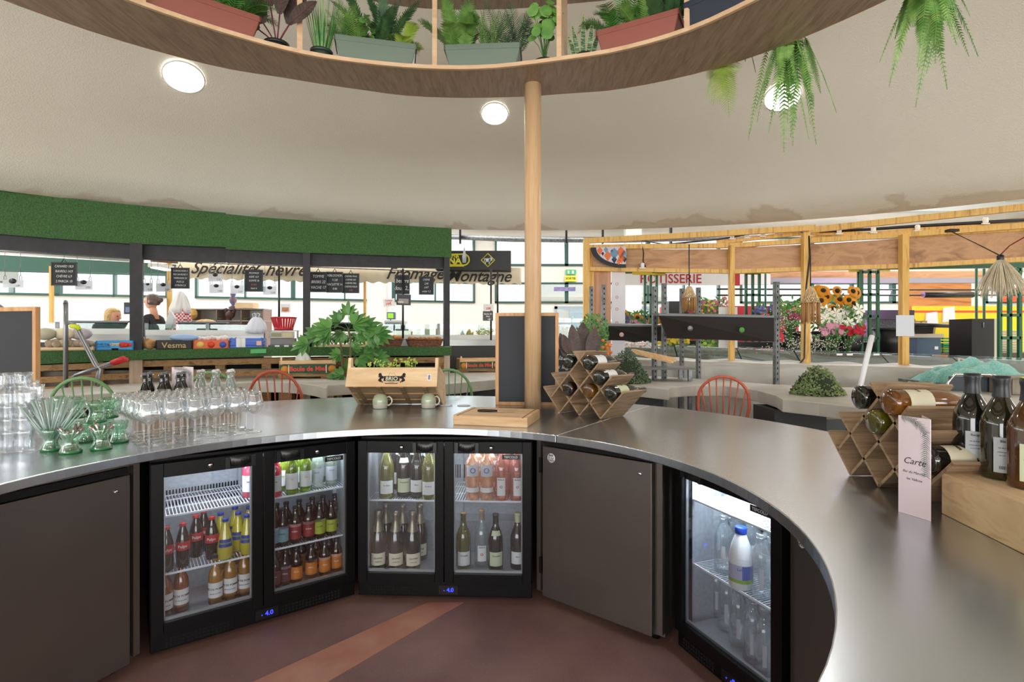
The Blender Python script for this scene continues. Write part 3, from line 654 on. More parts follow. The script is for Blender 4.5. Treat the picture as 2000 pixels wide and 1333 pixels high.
hanging('bright hanging fern covering the right-hand ceiling lamp', hang_at(1540, 74, 2.95), 'hang', 34, .5, .085, .3, 33, .085)
hanging('bright hanging fern at the top right of the view', hang_at(1818, -38, 2.6), 'hang', 30, .44, .085, .3, 34, .10)
hanging('single small leaf tip hanging under the ring near the centre', hang_at(1277, 158, 3.3), 'mid', 1, .03, .02, .4, 35, .005, 'hanging_leaf')

# ---- round lamps set in the dome
LAMP = mat('lamp_glow', (1, .97, .93), .5, emit=9)
def dome_hit(px, py):
    D = 1.0
    while D < 12:
        p_ = P(px, py, D); r = math.hypot(p_.x-DC.x, p_.y-DC.y)
        if p_.z >= domez(r): return p_
        D += .005
def dome_lamp(p_, label, r=.17, pw=15):
    rad = Vector((p_.x-DC.x, p_.y-DC.y, 0)); rl = rad.length; sl = -2*2.6*rl/DR**2; n_ = -Vector((-sl*rad.x/rl, -sl*rad.y/rl, 1)).normalized()
    t = thing('ceiling_lamp', label, 'lamp', p_+n_*.012); t.rotation_euler = n_.to_track_quat('Z', 'Y').to_euler()
    MB().lathe([(0, .006), (r*.94, .006), (r*.94, 0), (0, 0)], 32, cap=False).build('diffuser', LAMP, t)
    MB().lathe([(r*.94, 0), (r, 0), (r, .014), (r*.94, .014)], 32, cap=False).build('trim_ring', WHITE, t)
    l = bpy.data.lights.new('lamp_light', 'AREA'); l.shape = 'DISK'; l.size = r*1.8; l.energy = pw; l.color = (1, .96, .9); lo = bpy.data.objects.new('lamp_light', l); col.objects.link(lo); lo.parent = t; lo.location = (0, 0, .03); lo.rotation_euler = (PI, 0, 0)
    return t
for (x, y, lb) in ((359, 148, 'round ceiling lamp at the left, above the soft-drinks fridge'), (966, 220, 'round ceiling lamp just left of the oak column'), (1528, 187, 'round ceiling lamp partly behind the hanging fern')):
    dome_lamp(dome_hit(x, y), lb, .165 if x != 966 else .14)
# the rest of the ring of lamps, behind and above the camera
for k in range(5):
    a = -PI*.05-PI*.9*k/4; rr_ = 5.6; p_ = Vector((DC.x+rr_*math.cos(a), DC.y+rr_*math.sin(a), domez(rr_)-.005)); dome_lamp(p_, 'round ceiling lamp in the dome behind the planter ring')['group'] = 'dome lamps behind the viewer'
# ================================================================ BOTTLES AND THINGS IN THE FRIDGES
class Proto:
    def __init__(s, make): s.make = make; s.o = None
    def place(s, loc, rz, label, group=None, **k):
        if s.o is None:
            s.o = s.make(); o = s.o; o.location = loc; o.rotation_euler = (0, 0, rz)
            if k.get('rot') is not None: o.rotation_euler = k['rot']
            if k.get('scale'): o.scale = (k['scale'],)*3
            o['label'] = label
            if group: o['group'] = group
            return o
        c = dup(s.o, loc, rz, label, group, **k)
        if not group and 'group' in c: del c['group']
        if not k.get('scale'): c.scale = (1, 1, 1)
        if k.get('rot') is None: c.rotation_euler = (0, 0, rz)
        return c
def gbot(name, c, c2=None): return mat(name, c, .08, 0, c2=c2, ns=6, coat=.6, spec=.6, trans=0)
GL_DK = gbot('glass_black', '0c0e0c'); GL_GR = gbot('glass_olive', '2a2c0c', '4c4a10'); GL_CH = gbot('glass_champagne', '14120f')
def tgl(name, tint, bodyc, body=.55, fac=.06, edge=.45): return glass(name, tint, fac, edge, .03, body, bodyc, .4)
G_ROSE = tgl('bottle_rose', (.95, .75, .6), lin('cf9a78'), .45); G_PEACH = tgl('bottle_salmon', (.92, .62, .52), lin('b8705c'), .5); G_CLEAR = tgl('bottle_clear', (.9, .94, .95), lin('c5d0d4'), .16)
G_AMBER = tgl('bottle_amber', (.85, .5, .2), lin('a0582c'), .65); G_GOLD = tgl('bottle_gold', (.9, .65, .25), lin('c08a3a'), .6); G_YEL = tgl('bottle_lemon', (.9, .85, .3), lin('d4c23a'), .8)
G_PINK = tgl('bottle_pink', (.9, .4, .45), lin('d4485c'), .75); G_LIME = tgl('bottle_green', (.6, .75, .25), lin('758c22'), .65); G_WHITE = tgl('bottle_pale', (.85, .9, .85), lin('aab4a4'), .4)
G_OLIVE = tgl('bottle_olive_clear', (.5, .5, .15), lin('6d6c22'), .6); G_BRN = gbot('glass_brown', '2a1206', '160a05')
LBW = mat('label_white', 'dedede', .6); LBC = CREAM; LBG = mat('label_pale_green', 'c9cfae', .6); LBR = mat('label_red', 'b4282a', .5); LBB = mat('label_blue', '2a3f8c', .5); LBO = mat('label_orange', 'd07a24', .5)
LBL = mat('label_light_blue', '7fa7b5', .5); LBY = mat('label_lime', 'a9b83c', .5); LBP = mat('label_plum', '5a2a3c', .5); LBK = mat('label_crimson', '8e2b2b', .5); LBGR = mat('label_grey', 'b9bec4', .4)
GOLD = mat('foil_gold', 'b59a55', .35, .8); SILV = mat('foil_pewter', '8a8272', .35, .7); CORK = mat('cork', 'b98f63', .8); CAPB = mat('cap_blue', '1747b8', .35); CAPK = mat('cap_dark', '23252b', .35); CAPW = mat('capsule_cream', 'cfc8a4', .4)
def bottle(name, prof, g, bands, caps, cat='bottle'):
    """prof: outline; bands: (z0, z1, half-angle, material, [(text, size, material, z)]); caps: (z0, z1, extra radius, material)"""
    def rad(z):
        for (r0, z0), (r1, z1) in zip(prof, prof[1:]):
            if z0 <= z <= z1 and z1 > z0: return r0+(r1-r0)*(z-z0)/(z1-z0)
        return prof[-1][0]
    def make():
        t = thing(name, 'x', cat); MB().lathe(prof, 20).build('glass_body', g, t)
        for (z0, z1, ha, m_, tx) in bands:
            zs = [z0+(z1-z0)*i/3 for i in range(4)]; p = [(rad(z)+.0008, z) for z in zs]
            l = MB().lathe(p, 12, a0=-PI/2-ha, a1=-PI/2+ha, cap=False).build('label', m_, t)
            for (s, sz, tm, z) in tx: text(s, sz, tm, l, (0, 0, z), R0=rad(z)+.0012, name='label_lettering', bold=.01)
        for i, (z0, z1, ex, m_) in enumerate(caps):
            n = 5; zs = [z0+(z1-z0)*k/n for k in range(n+1)]; p = [(rad(min(z, prof[-2][1]))+ex, z) for z in zs]; p.append((0, z1))
            MB().lathe(p, 14, cap=False).build('cap' if z1 > prof[-1][1]-.02 else 'foil', m_, t)
        return t
    return Proto(make)
WB = [(0, .004), (.034, 0), (.0405, .005), (.041, .02), (.041, .155), (.0385, .18), (.028, .21), (.0175, .235), (.0148, .255), (.0145, .283), (.0165, .285), (.0165, .298), (.0, .3)]
WS = [(0, .004), (.032, 0), (.037, .005), (.0375, .19), (.034, .21), (.02, .228), (.0148, .245), (.0145, .285), (.0162, .287), (.0162, .3), (0, .302)]
CB = [(0, .004), (.038, 0), (.044, .005), (.0445, .14), (.042, .165), (.032, .2), (.019, .245), (.0155, .265), (.0155, .285), (.0175, .288), (.018, .305), (.0, .312)]
JB = [(0, .003), (.027, 0), (.0305, .005), (.031, .125), (.027, .15), (.016, .175), (.0125, .195), (.012, .22), (.013, .222), (.013, .23), (0, .232)]
OB = [(0, .003), (.022, 0), (.028, .005), (.034, .03), (.034, .06), (.028, .1), (.019, .14), (.013, .165), (.012, .185), (.0, .187)]
KB = [(0, .003), (.024, 0), (.028, .005), (.0285, .1), (.0275, .125), (.02, .155), (.0125, .18), (.012, .195), (.0, .197)]
SB = [(0, .003), (.026, 0), (.0295, .005), (.03, .105), (.027, .12), (.015, .145), (.0125, .165), (.0125, .18), (0, .182)]
B_FILS_A = bottle('juice_bottle', JB, G_AMBER, [(.035, .105, 1.25, LBW, [('FILS DE POMME', .0125, INK, .075), ('jus de pomme', .008, LBB, .055)])], [(.214, .234, .001, CAPK)])
B_FILS_G = bottle('juice_bottle', JB, G_GOLD, [(.035, .105, 1.25, LBW, [('FILS DE POMME', .0125, INK, .075), ('jus de pomme', .008, LBB, .055)])], [(.214, .234, .001, CAPK)])
B_COLA = bottle('cola_bottle', KB, G_BRN, [(.08, .118, 1.5, LBR, [('Pulps', .018, LBW, .098)])], [(.186, .199, .002, LBR)])
B_OR = bottle('orangeade_bottle', OB, G_YEL, [(.062, .098, 1.0, LBB, [('ORANGINA', .0105, LBY, .08)])], [(.176, .19, .002, LBB)])
B_PINK = bottle('lemonade_bottle', JB, G_PINK, [(.03, .11, 1.1, LBW, [('bio', .012, INK, .08)])], [(.2, .233, .001, G_CLEAR)])
B_LIME = bottle('lemonade_bottle', JB, G_LIME, [(.03, .11, 1.1, LBW, [('bio', .012, LBY, .08)])], [(.214, .233, .001, CAPK)])
B_CLR = bottle('lemonade_bottle', JB, G_WHITE, [(.03, .105, 1.1, LBGR, [('citron', .011, LBB, .085)])], [(.214, .233, .001, CHROME)])
def sb(m, t, tm): return bottle('beer_bottle', SB, G_BRN, [(.022, .098, 1.3, m, [(t, .011, tm, .062)]), (.085, .098, 1.3, LBW, [])], [(.17, .184, .002, CAPK)])
B_S = [sb(LBL, 'la folie', INK), sb(LBK, 'la folie', LBW), sb(LBY, 'la folie', INK), sb(LBO, 'bière', LBW), sb(LBP, 'bière', LBW)]
B_CHA = bottle('champagne_bottle', CB, GL_CH, [(.03, .095, .95, LBC, [('DRAPPIER', .011, INK, .068), ('CHAMPAGNE', .006, INK, .05)])], [(.205, .312, .001, SILV)], 'bottle')
B_WW = bottle('wine_bottle', WB, G_OLIVE, [(.03, .1, .9, LBW, [('Vin Blanc', .01, INK, .075)])], [(.25, .3, .001, CAPW)])
B_WD = bottle('wine_bottle', WB, GL_DK, [(.03, .105, .95, LBG, [('Domaine', .012, INK, .085)]), (.19, .215, .8, LBG, [])], [(.25, .3, .001, CAPK)])
B_WN = bottle('wine_bottle', WB, GL_DK, [(.035, .1, .95, LBW, [('Blanc', .01, INK, .075)])], [(.25, .3, .001, CAPW)])
B_RO = bottle('rose_bottle', WS, G_ROSE, [(.13, .19, .95, LBGR, [('O', .04, LBB, .16)]), (.045, .07, 1.2, LBW, [])], [(.262, .302, .001, CAPW)])
B_MA = bottle('rose_bottle', WB, G_PEACH, [(.03, .125, .55, LBW, [('MARIUS', .0095, INK, .115), ('o', .03, LBR, .08)])], [(.26, .3, .001, CAPK)])
B_MC = bottle('wine_bottle', WB, G_CLEAR, [(.03, .115, .6, LBW, [('MARIUS', .0095, INK, .105), ('o', .03, LBR, .07)])], [(.25, .3, -.002, CORK)])
B_OC = bottle('wine_bottle', WB, G_OLIVE, [(.025, .1, .9, LBW, [('Bourgogne', .009, INK, .08)])], [(.255, .3, -.001, CORK)])
HB = [(0, .004), (.032, 0), (.038, .006), (.0385, .15), (.034, .18), (.02, .2), (.0165, .21), (.0165, .232), (.019, .234), (.019, .242), (.015, .243)]
def mk_water():
    t = thing('water_bottle', 'x', 'bottle'); MB().lathe(HB, 20, cap=False).lathe([(0, .012), (.03, .014), (.033, .024)], 20, cap=False).build('glass_body', G_CLEAR, t)
    MB().tube([(.018, 0, .236), (.034, 0, .225), (.03, 0, .21), (.019, 0, .22)], .0015, 5, closed=True).tube([(-.0185*math.cos(a), -.0185*math.sin(a), .228) for a in [2*PI*k/12 for k in range(12)]], .0012, 5, closed=True).build('wire_clip', CHROME, t)
    MB().box(-.007, .007, -.0392, -.038, .04, .12).build('label', LBGR, t); return t
B_WAT = Proto(mk_water)
def mk_milk():
    t = thing('milk_bottle', 'x', 'bottle'); WM = mat('milk_plastic', 'eef0f2', .4)
    MB().lathe([(0, .002), (.038, 0), (.044, .006), (.045, .1), (.044, .13), (.036, .17), (.022, .205), (.0185, .215), (.0185, .225), (0, .226)], 24, wob=lambda a, z: 1-.16*max(0, math.cos(a))*math.exp(-((z-.13)/.03)**2)).build('body', WM, t)
    MB().lathe([(.021, .214), (.0225, .216), (.0225, .238), (.02, .241), (0, .241)], 24).build('cap', CAPB, t)
    l = MB().lathe([(.0455, .03), (.0458, .1)], 24, a0=-PI*1.1, a1=PI*.1, cap=False).build('label', mat('label_lilac', 'b7b8d6', .5), t)
    MB().lathe([(.046, .03), (.046, .044)], 24, a0=-PI*1.1, a1=PI*.1, cap=False).build('green_stripe', mat('label_leaf_green', '8bb53a', .5), l)
    MB().lathe([(.0461, .045), (.0461, .098)], 8, a0=-PI*.45, a1=-PI*.1, cap=False).build('blue_panel', mat('label_panel_blue', '4a6cb4', .5), l)
    text('Lait', .016, LBB, l, (0, 0, .085), R0=.0463); return t
B_MILK = Proto(mk_milk)
def fr_at(fr, px, y, z):
    """world point inside a fridge at local depth y whose column in view is px"""
    A = fr.location; rz = fr.rotation_euler[2]; c, s = math.cos(rz), math.sin(rz); k = (px-1000)/F
    x = (k*(A.y+c*y)-(A.x-s*y))/(c-k*s); return Vector((A.x+c*x-s*y, A.y+s*x+c*y, z))
def stock(fr, proto, items, z, lab, dz=.0015, spin=0, group=None, k=None):
    for px, y, w_ in items:
        p_ = fr_at(fr, px, y, z+dz); face = math.atan2(p_.x, p_.y)*-1
        proto.place(p_, face+spin+R.uniform(-.12, .12), lab % w_ if '%' in lab else lab, group)
FL = .124
stock(LF, B_COLA, [(325, .1, 'leftmost in front'), (357, .11, 'second from left in front'), (383, .2, 'behind, third from left'), (398, .26, 'farthest back'), (414, .13, 'beside the yellow bottles')], .328, 'dark cola bottle, red label, %s, left fridge middle shelf')
stock(LF, B_OR, [(440, .09, 'front left'), (483, .09, 'front right'), (465, .16, 'second row'), (431, .2, 'back left'), (459, .26, 'back right'), (487, .22, 'back corner')], .328, 'bulbous yellow orangeade bottle with blue label, %s of its group')
stock(LF, B_FILS_A, [(322, .1, 'at the far left'), (354, .12, 'second from left')], FL, 'amber apple juice bottle with white label, %s on the left fridge floor')
stock(LF, B_FILS_G, [(421, .1, 'left'), (450, .11, 'middle'), (478, .12, 'right'), (432, .24, 'back left'), (470, .26, 'back right')], FL, 'golden apple juice bottle, %s of the five on the left fridge floor')
stock(LF, B_PINK, [(537, .08, 'front'), (486, .16, 'seen through the left door')], .585, 'pink lemonade bottle on the left fridge top shelf, %s')
stock(LF, B_LIME, [(570, .08, 'front left'), (597, .09, 'front right'), (552, .17, 'back left'), (588, .19, 'back right')], .585, 'green lemonade bottle with white label on the left fridge top shelf, %s')
stock(LF, B_CLR, [(620, .12, 'left'), (647, .13, 'right'), (628, .24, 'back')], .585, 'clear lemonade bottle on the left fridge top shelf, %s one')
for i, (px, j, w_) in enumerate([(533, 0, 'leftmost'), (552, 0, 'second'), (577, 1, 'third'), (603, 1, 'fourth'), (624, 2, 'fifth'), (647, 2, 'rightmost')]):
    cn = ('light blue', 'crimson', 'lime')[j]
    stock(LF, B_S[j], [(px, .1, w_)], .33, 'brown beer bottle with '+cn+' label, %s front row, left fridge middle shelf')
    stock(LF, B_S[j], [(px+7, .2, w_)], .33, 'brown beer bottle with '+cn+' label, %s second row, left fridge middle shelf')
for i, (px, j, w_) in enumerate([(537, 4, 'leftmost'), (557, 4, 'second'), (579, 3, 'third'), (608, 3, 'fourth'), (634, 3, 'fifth'), (657, 3, 'rightmost')]):
    cn = ('plum' if j == 4 else 'orange')
    stock(LF, B_S[j], [(px, .1+.01*(i % 2), w_)], FL, 'brown beer bottle with '+cn+' label, %s front row, left fridge floor')
    stock(LF, B_S[j], [(px+9, .22, w_)], FL, 'brown beer bottle with '+cn+' label, %s back row, left fridge floor')
stock(MF, B_WW, [(755, .1, 'front left'), (838, .09, 'front right, by the door frame')], .505, 'olive white wine bottle on the wine fridge top shelf, %s')
stock(MF, B_WD, [(789, .13, 'centre')], .505, 'dark wine bottle with pale green label and crest, %s of the wine fridge top shelf')
stock(MF, B_WN, [(815, .12, 'third'), (776, .28, 'back left'), (806, .28, 'back right'), (827, .22, 'back corner')], .505, 'dark wine bottle with white label on the wine fridge top shelf, %s one')
stock(MF, B_CHA, [(739, .09, 'front left'), (773, .09, 'front middle'), (806, .09, 'front right'), (754, .22, 'back left'), (787, .22, 'back middle'), (820, .22, 'back right')], FL, 'brown champagne bottle with cream label, %s of six on the wine fridge floor')
stock(MF, B_RO, [(923, .09, 'first from left'), (951, .09, 'second from left')], .505, 'rosé bottle with round silver label, %s in front')
stock(MF, B_RO, [(934, .2, 'left'), (961, .2, 'right')], .505, 'rosé bottle with round label in the second row, %s one')
stock(MF, B_MA, [(980, .09, 'third from left'), (1010, .09, 'rightmost')], .505, 'salmon rosé bottle with narrow white label, %s in front')
stock(MF, B_MA, [(990, .2, 'left'), (1013, .2, 'right')], .505, 'salmon rosé bottle in the second row, %s one')
stock(MF, B_OC, [(905, .11, 'x')], FL, 'opened olive wine bottle with cork on the wine fridge floor%.0s')
stock(MF, B_MC, [(941, .16, 'x')], FL, 'nearly empty clear wine bottle with cork on the wine fridge floor%.0s')
stock(MF, B_WD, [(968, .1, 'x')], FL, 'dark wine bottle with pale green side label on the wine fridge floor%.0s')
stock(MF, B_WN, [(1011, .12, 'x')], FL, 'dark wine bottle with white landscape label at the right end of the wine fridge floor%.0s')
stock(RF, B_WAT, [(1404, .22, 'far left'), (1413, .12, 'front left'), (1440, .26, 'behind the milk'), (1468, .24, 'right of the milk cap'), (1487, .1, 'front right'), (1500, .2, 'rightmost')], .385, 'clear glass water bottle on the right fridge middle shelf, %s')
stock(RF, B_MILK, [(1447, .085, 'x')], .385, 'white plastic milk bottle with blue cap in the right fridge%.0s')
stock(RF, B_WAT, [(1380, .24, 'first'), (1400, .2, 'second'), (1420, .16, 'third'), (1443, .12, 'fourth'), (1471, .09, 'fifth'), (1493, .07, 'sixth'), (1430, .3, 'back left'), (1462, .28, 'back right')], FL, 'clear glass water bottle on the right fridge floor, %s from left')

# ================================================================ ON THE STEEL WORKTOP
GW = glass('drinking_glass', (.97, .98, .99), .05, .6, .02, .06, (.9, .93, .96), .45)
GGREEN = glass('recycled_green_glass', (.78, .93, .84), .07, .55, .04, .08, lin('7cbf98'), .45); GRIM = mat('green_glass_foot', '1f7a3c', .15)
def mk_wine():
    t = thing('wine_glass', 'tall stemmed wine glass standing in the rows of glasses on the steel worktop', 'glass')
    MB().lathe([(.004, .084), (.01, .088), (.03, .106), (.0415, .122), (.0425, .13), (.04, .15), (.035, .174), (.032, .192), (.031, .192), (.034, .174), (.039, .15), (.0415, .131), (.0405, .123), (.029, .1075), (.01, .0905), (.0, .089)], 20, cap=False).build('bowl', GW, t)
    MB().lathe([(.003, .003), (.0028, .05), (.004, .088)], 8, cap=False).build('stem', GW, t)
    MB().lathe([(.036, 0), (.036, .0015), (.012, .003), (.003, .006)], 20).build('foot', GW, t); return t
WGP = Proto(mk_wine); o_ = G(293, 872, ZT); e1 = Vector((.644, .765, 0)); e2 = Vector((-.765, .644, 0))
for i in range(6):
    for j in range(6):
        if j == 5 and i > 4: continue
        q = o_+e1*(.0845*i)+e2*(.0845*j)+Vector((R.uniform(-.003, .003), R.uniform(-.003, .003), 0)); q.z = ZT+.0003
        WGP.place(q, 0, 'stemmed wine glass on the worktop, %s row from the bar edge, %s from left' % (ORD[j], ORD[i]), 'wine glasses in rows')
def mk_tumbler():
    t = thing('tumbler', 'x', 'glass')
    MB().lathe([(0, 0), (.024, 0), (.026, .004), (.0285, .03), (.027, .05), (.0305, .075), (.0315, .09), (.0300, .09), (.0290, .075), (.0255, .05), (.0268, .03), (.0245, .012), (0, .010)], 18, cap=False, wob=lambda a, z: 1+.02*math.sin(6*a)).build('glass_wall', GW, t); return t
TUP = Proto(mk_tumbler)
for si, (px, by, n) in enumerate(((-12, 893, 4), (19, 889, 4), (50, 887, 4), (24, 861, 5), (46, 859, 5), (69, 862, 4), (-8, 866, 5), (60, 846, 4))):
    q = G(px, by-4, ZT)
    for k in range(n): TUP.place((q.x+R.uniform(-.001, .001), q.y, ZT+.0003+k*.0505), R.uniform(0, 3), 'clear tumbler, %s from the bottom, %s stack %s' % (ORD[k], 'front' if si < 3 else 'rear', ('at the left', 'in the middle', 'at the right', 'second from left', 'third from left', 'rightmost', 'at the far left', 'farthest back')[si]), 'stacked clear tumblers')
def mk_green():
    t = thing('green_glass', 'x', 'glass')
    MB().lathe([(.0, .0), (.033, 0), (.036, .003), (.036, .008), (.026, .03), (.024, .05), (.034, .07), (.036, .09), (.0345, .09), (.032, .07), (.0225, .05), (.0245, .03), (.032, .012), (0, .01)], 20, cap=False, wob=lambda a, z: 1+.03*math.sin(5*a+40*z)).build('glass_wall', GGREEN, t)
    MB().lathe([(.033, -.0002), (.0368, .002), (.0368, .007), (.034, .009)], 20, cap=False).build('foot_ring', GRIM, t); return t
GRP = Proto(mk_green)
gl = []
for (px, by, lv, w_) in ((101, 884, 0, 'holding the straws'), (138, 889, 0, 'with silvery filling, front left'), (198, 882, 0, 'with silvery filling, front right'), (232, 868, 0, 'rightmost, beside the wine glasses'), (168, 867, 0, 'behind the silvery ones, left'), (205, 860, 0, 'behind the silvery ones, right'),
                         (130, 858, 0, 'back row left'), (182, 856, 0, 'back row centre'), (188, 873, 1, 'upper layer right'), (150, 862, 1, 'upper layer centre'), (118, 858, 1, 'upper layer left'), (212, 862, 1, 'upper layer rear')):
    q = G(px, by-4, ZT); q.z = ZT+.0005+lv*.0925; gl.append(GRP.place(q, R.uniform(0, 3), 'thick green glass in the cluster beside the tumblers, %s' % w_))
SILI = mat('silver_crumple', 'b5aaa4', .18, .9)
for k in (1, 2):
    mb = MB(); q = gl[k].location; rr = random.Random(k)
    for i in range(16):
        a = rr.uniform(0, 6.3); p0 = Vector((.022*math.cos(a), .022*math.sin(a), .012)); p1 = Vector((.004*math.cos(a), .004*math.sin(a), .05)); p2 = Vector((.04*math.cos(a+.4), .04*math.sin(a+.4), .095+rr.uniform(-.01, .012)))
        mb.tube([p0+q, p1+q, p2+q], [.004, .0025, .005], 6)
    tag(mb.build('teaspoon_bundle', SILI), 'bundle of small silvery spoons standing in the %s green glass' % ('left' if k == 1 else 'right'), 'spoons', kind='stuff')
STR = glass('straw_plastic', (.86, .94, .92), .1, .4, .2, .55, lin('b8cfc9')); q0 = gl[0].location; sp0 = None
for i in range(44):
    a = R.uniform(-.75, .95); b_ = R.uniform(-.3, .3); s = Vector((R.uniform(-.014, .014)-a*.014, R.uniform(-.014, .014), .013)); L_ = R.uniform(.17, .205)
    if sp0 is None:
        sp0 = MB().cyl((0, 0, 0), (0, 0, .2), .0028, 6).build('drinking_straw', STR, base=True); sp0.location = (0, 0, 0); st_ = tag(sp0, 'pale translucent straw in the bundle standing in the green glass', 'straw', 'straws in the green glass')
    else: st_ = dup(sp0)
    st_.location = q0+s; st_.rotation_euler = (b_, a*.75, 0)
# bottle carriers and small menu behind the glasses
KRAFT = mat('kraft_card', 'a67a4e', .75, c2='b98d60', ns=6)
def carrier(label, px0, px1, D, ty, rz=.25):
    a = P(px0, 800, D); b_ = P(px1, 800, D); W_ = (b_-a).length; c = (a+b_)/2; hz = ZZ(ty, D)-ZT; t = thing('bottle_carrier', label, 'carrier', (c.x, c.y+.07, ZT+.0002), rz)
    w2 = W_/2; mb = MB()
    for y0 in (-.07, .066): mb.slab([(-w2*.88, y0, 0), (w2*.88, y0, 0), (w2, y0, hz), (-w2, y0, hz)], (0, 1, 0), .004)
    for sx in (-1, 1): mb.slab([(sx*w2*.88, -.07, 0), (sx*w2*.88, .07, 0), (sx*w2, .07, hz), (sx*w2, -.07, hz)], (-sx, 0, 0), .004)
    mb.box(-w2*.88, w2*.88, -.07, .07, 0, .004).build('box', KRAFT, t)
    MB().box(-w2*.9, w2*.9, -.002, .002, .004, hz*.9).build('divider', KRAFT, t); return t, w2
c1, w1 = carrier('brown carrier box holding dark swing-top bottles', 258, 352, 2.98, 766)
c2_, w2_ = carrier('brown carrier box holding clear swing-top bottles', 366, 452, 3.22, 762)
def mk_swing(g, cap):
    def f():
        t = thing('swing_top_bottle', 'x', 'bottle'); MB().lathe([(0, .003), (.026, 0), (.03, .005), (.03, .12), (.024, .15), (.0135, .18), (.0125, .2), (.0135, .225), (.0, .227)], 16).build('glass_body', g, t)
        MB().lathe([(.011, .224), (.0125, .226), (.0125, .238), (0, .242)], 12).build('stopper', cap, t)
        MB().tube([(-.016, 0, .2), (-.017, 0, .225), (0, 0, .236), (.017, 0, .225), (.016, 0, .2)], .0014, 5).build('wire_clip', CHROME, t); return t
    return Proto(f)
SWD = mk_swing(GL_DK, mat('stopper_grey', '6c6c70', .4)); SWC = mk_swing(G_CLEAR, WHITE)
def in_box(t, w2, pr, what, n=3):
    rz = t.rotation_euler[2]; c, s = math.cos(rz), math.sin(rz)
    for j, y in enumerate((-.036, .036)):
        for i in range(n):
            x = (-w2*.88+.034)+(w2*1.76-.068)*i/(n-1); pr.place((t.location.x+c*x-s*y, t.location.y+s*x+c*y, ZT+.005), R.uniform(-.4, .4)+.2, '%s swing-top bottle in the carrier, %s of the %s row' % (what, ('left', 'middle', 'right')[i], ('front', 'back')[j]))
in_box(c1, w1, SWD, 'dark'); in_box(c2_, w2_, SWC, 'clear')
PINKC = mat('menu_pink', 'dcc8d0', .6, c2='e6dade', ns=4); FOL = mat('menu_foliage', '24452f', .6)
def sprig_flat(mb, pts, n=9, l=.018):
    for i in range(len(pts)-1):
        a, b_ = Vector(pts[i]), Vector(pts[i+1]); d = (b_-a)
        for k in range(n):
            p_ = a+d*k/n; dn = d.normalized(); s = Vector((-dn.z, 0, dn.x))
            for sg in (-1, 1):
                e = p_+(dn*.8+s*sg)*l*R.uniform(.5, 1); w_ = s*l*.09; mb.add([p_-w_+Vector((0, -.0004, 0)), p_+w_+Vector((0, -.0004, 0)), e+Vector((0, -.0004, 0))], [(0, 1, 2)])
def menu(label, A, B, h, lines, fold=None):
    A, B = Vector(A), Vector(B); W_ = (B-A).length; rz = math.atan2(B.y-A.y, B.x-A.x); t = thing('menu_card', label, 'menu', (A.x, A.y, ZT+.0003), rz)
    f = MB().box(0, W_, 0, .0012, 0, h).build('front_leaf', PINKC, t)
    mb = MB(); sprig_flat(mb, [(.01*W_/.1, 0, h*.985), (W_*.55, 0, h*.96), (W_*.87, 0, h*.85), (W_*.84, 0, h*.62), (W_*.87, 0, h*.42)], 11, W_*.2); mb.build('foliage_print', FOL, f)
    for (s, sz, x, z, sh) in lines: text(s, sz, mat('ink_script', '2a2c30', .6), f, (W_*x, -.0003, z*h), ext=.0002, shear=sh)
    mb = MB(); mb.M = Matrix.Translation((W_, 0, 0)) @ Matrix.Rotation(fold or 2.2, 4, 'Z'); mb.box(0, W_, 0, .0012, 0, h); mb.build('rear_leaf', PINKC, t)
    return t
menu('folded pink menu card standing in front of the right wine rack', (1.000, 1.365), (1.026, 1.292), .25, [('Carte', .023, .5, .55, .35), ('Bar du Marché', .0088, .48, .44, .3), ('les Vallons', .0088, .5, .37, .3)], 2.35)
menu('small pink menu card standing between the two bottle carriers', (-2.0, 3.10), (-1.885, 3.12), .27, [('Bar du Marché', .012, .5, .5, .3)], 2.4)

# BRIO crate, mugs, coasters
cr = thing('wooden_crate', 'tilted pale wooden crate stamped BRIO behind the two mugs', 'crate', (-.735, 3.45, ZT)); X0, X1 = -.285, .275
CP = wood('crate_pine', 'd8b286', 'ecd0a6', 'x', 2.2, .6, stretch=5, c3='bd8450', dist=1.8); oy = 3.45
def sec(mb, x0, x1, pts):
    n = len(pts); vs = [(x0, y-oy, z-ZT) for y, z in pts]+[(x1, y-oy, z-ZT) for y, z in pts]; mb.add(vs, [list(range(n)), list(range(n, 2*n))[::-1]]+[(i, n+i, n+(i+1) % n, (i+1) % n) for i in range(n)])
for x0, x1 in ((X0, X0+.018), (X1-.018, X1)):
    mb = MB(); sec(mb, x0, x1, [(3.50, ZT), (3.235, 1.08), (3.275, 1.19), (3.29, 1.25), (3.325, 1.25), (3.33, 1.2), (3.62, 1.12), (3.68, ZT)]); mb.build('end_panel', CP, cr)
mb = MB(); sec(mb, X0, X1, [(3.225, 1.078), (3.235, 1.074), (3.285, 1.188), (3.273, 1.192)]); fb = mb.build('front_board', CP, cr)
mb = MB(); 
for a_, b_ in ((.02, .34), (.4, .68), (.74, .97)):
    y0, z0 = 3.225+.275*a_, 1.078-.144*a_; y1, z1 = 3.225+.275*b_, 1.078-.144*b_; sec(mb, X0+.012, X1-.012, [(y0+.006, z0), (y1+.006, z1), (y1+.012, z1+.006), (y0+.012, z0+.006)])
mb.build('lower_slats', wood('crate_old', '9a7c5a', 'b39573', 'x', 4, .7), cr)
mb = MB()
for x in (X0+.05, X0+.19, X0+.33, X0+.47): sec(mb, x, x+.026, [(3.222, 1.072), (3.497, .936), (3.503, .942), (3.232, 1.08)])
mb.build('battens', wood('batten_old', '85694a', '9c8060', 'x', 4, .7), cr)
MB().box(X0+.018, X1-.018, .13, .14, .02, .15).build('rear_board', CP, cr)
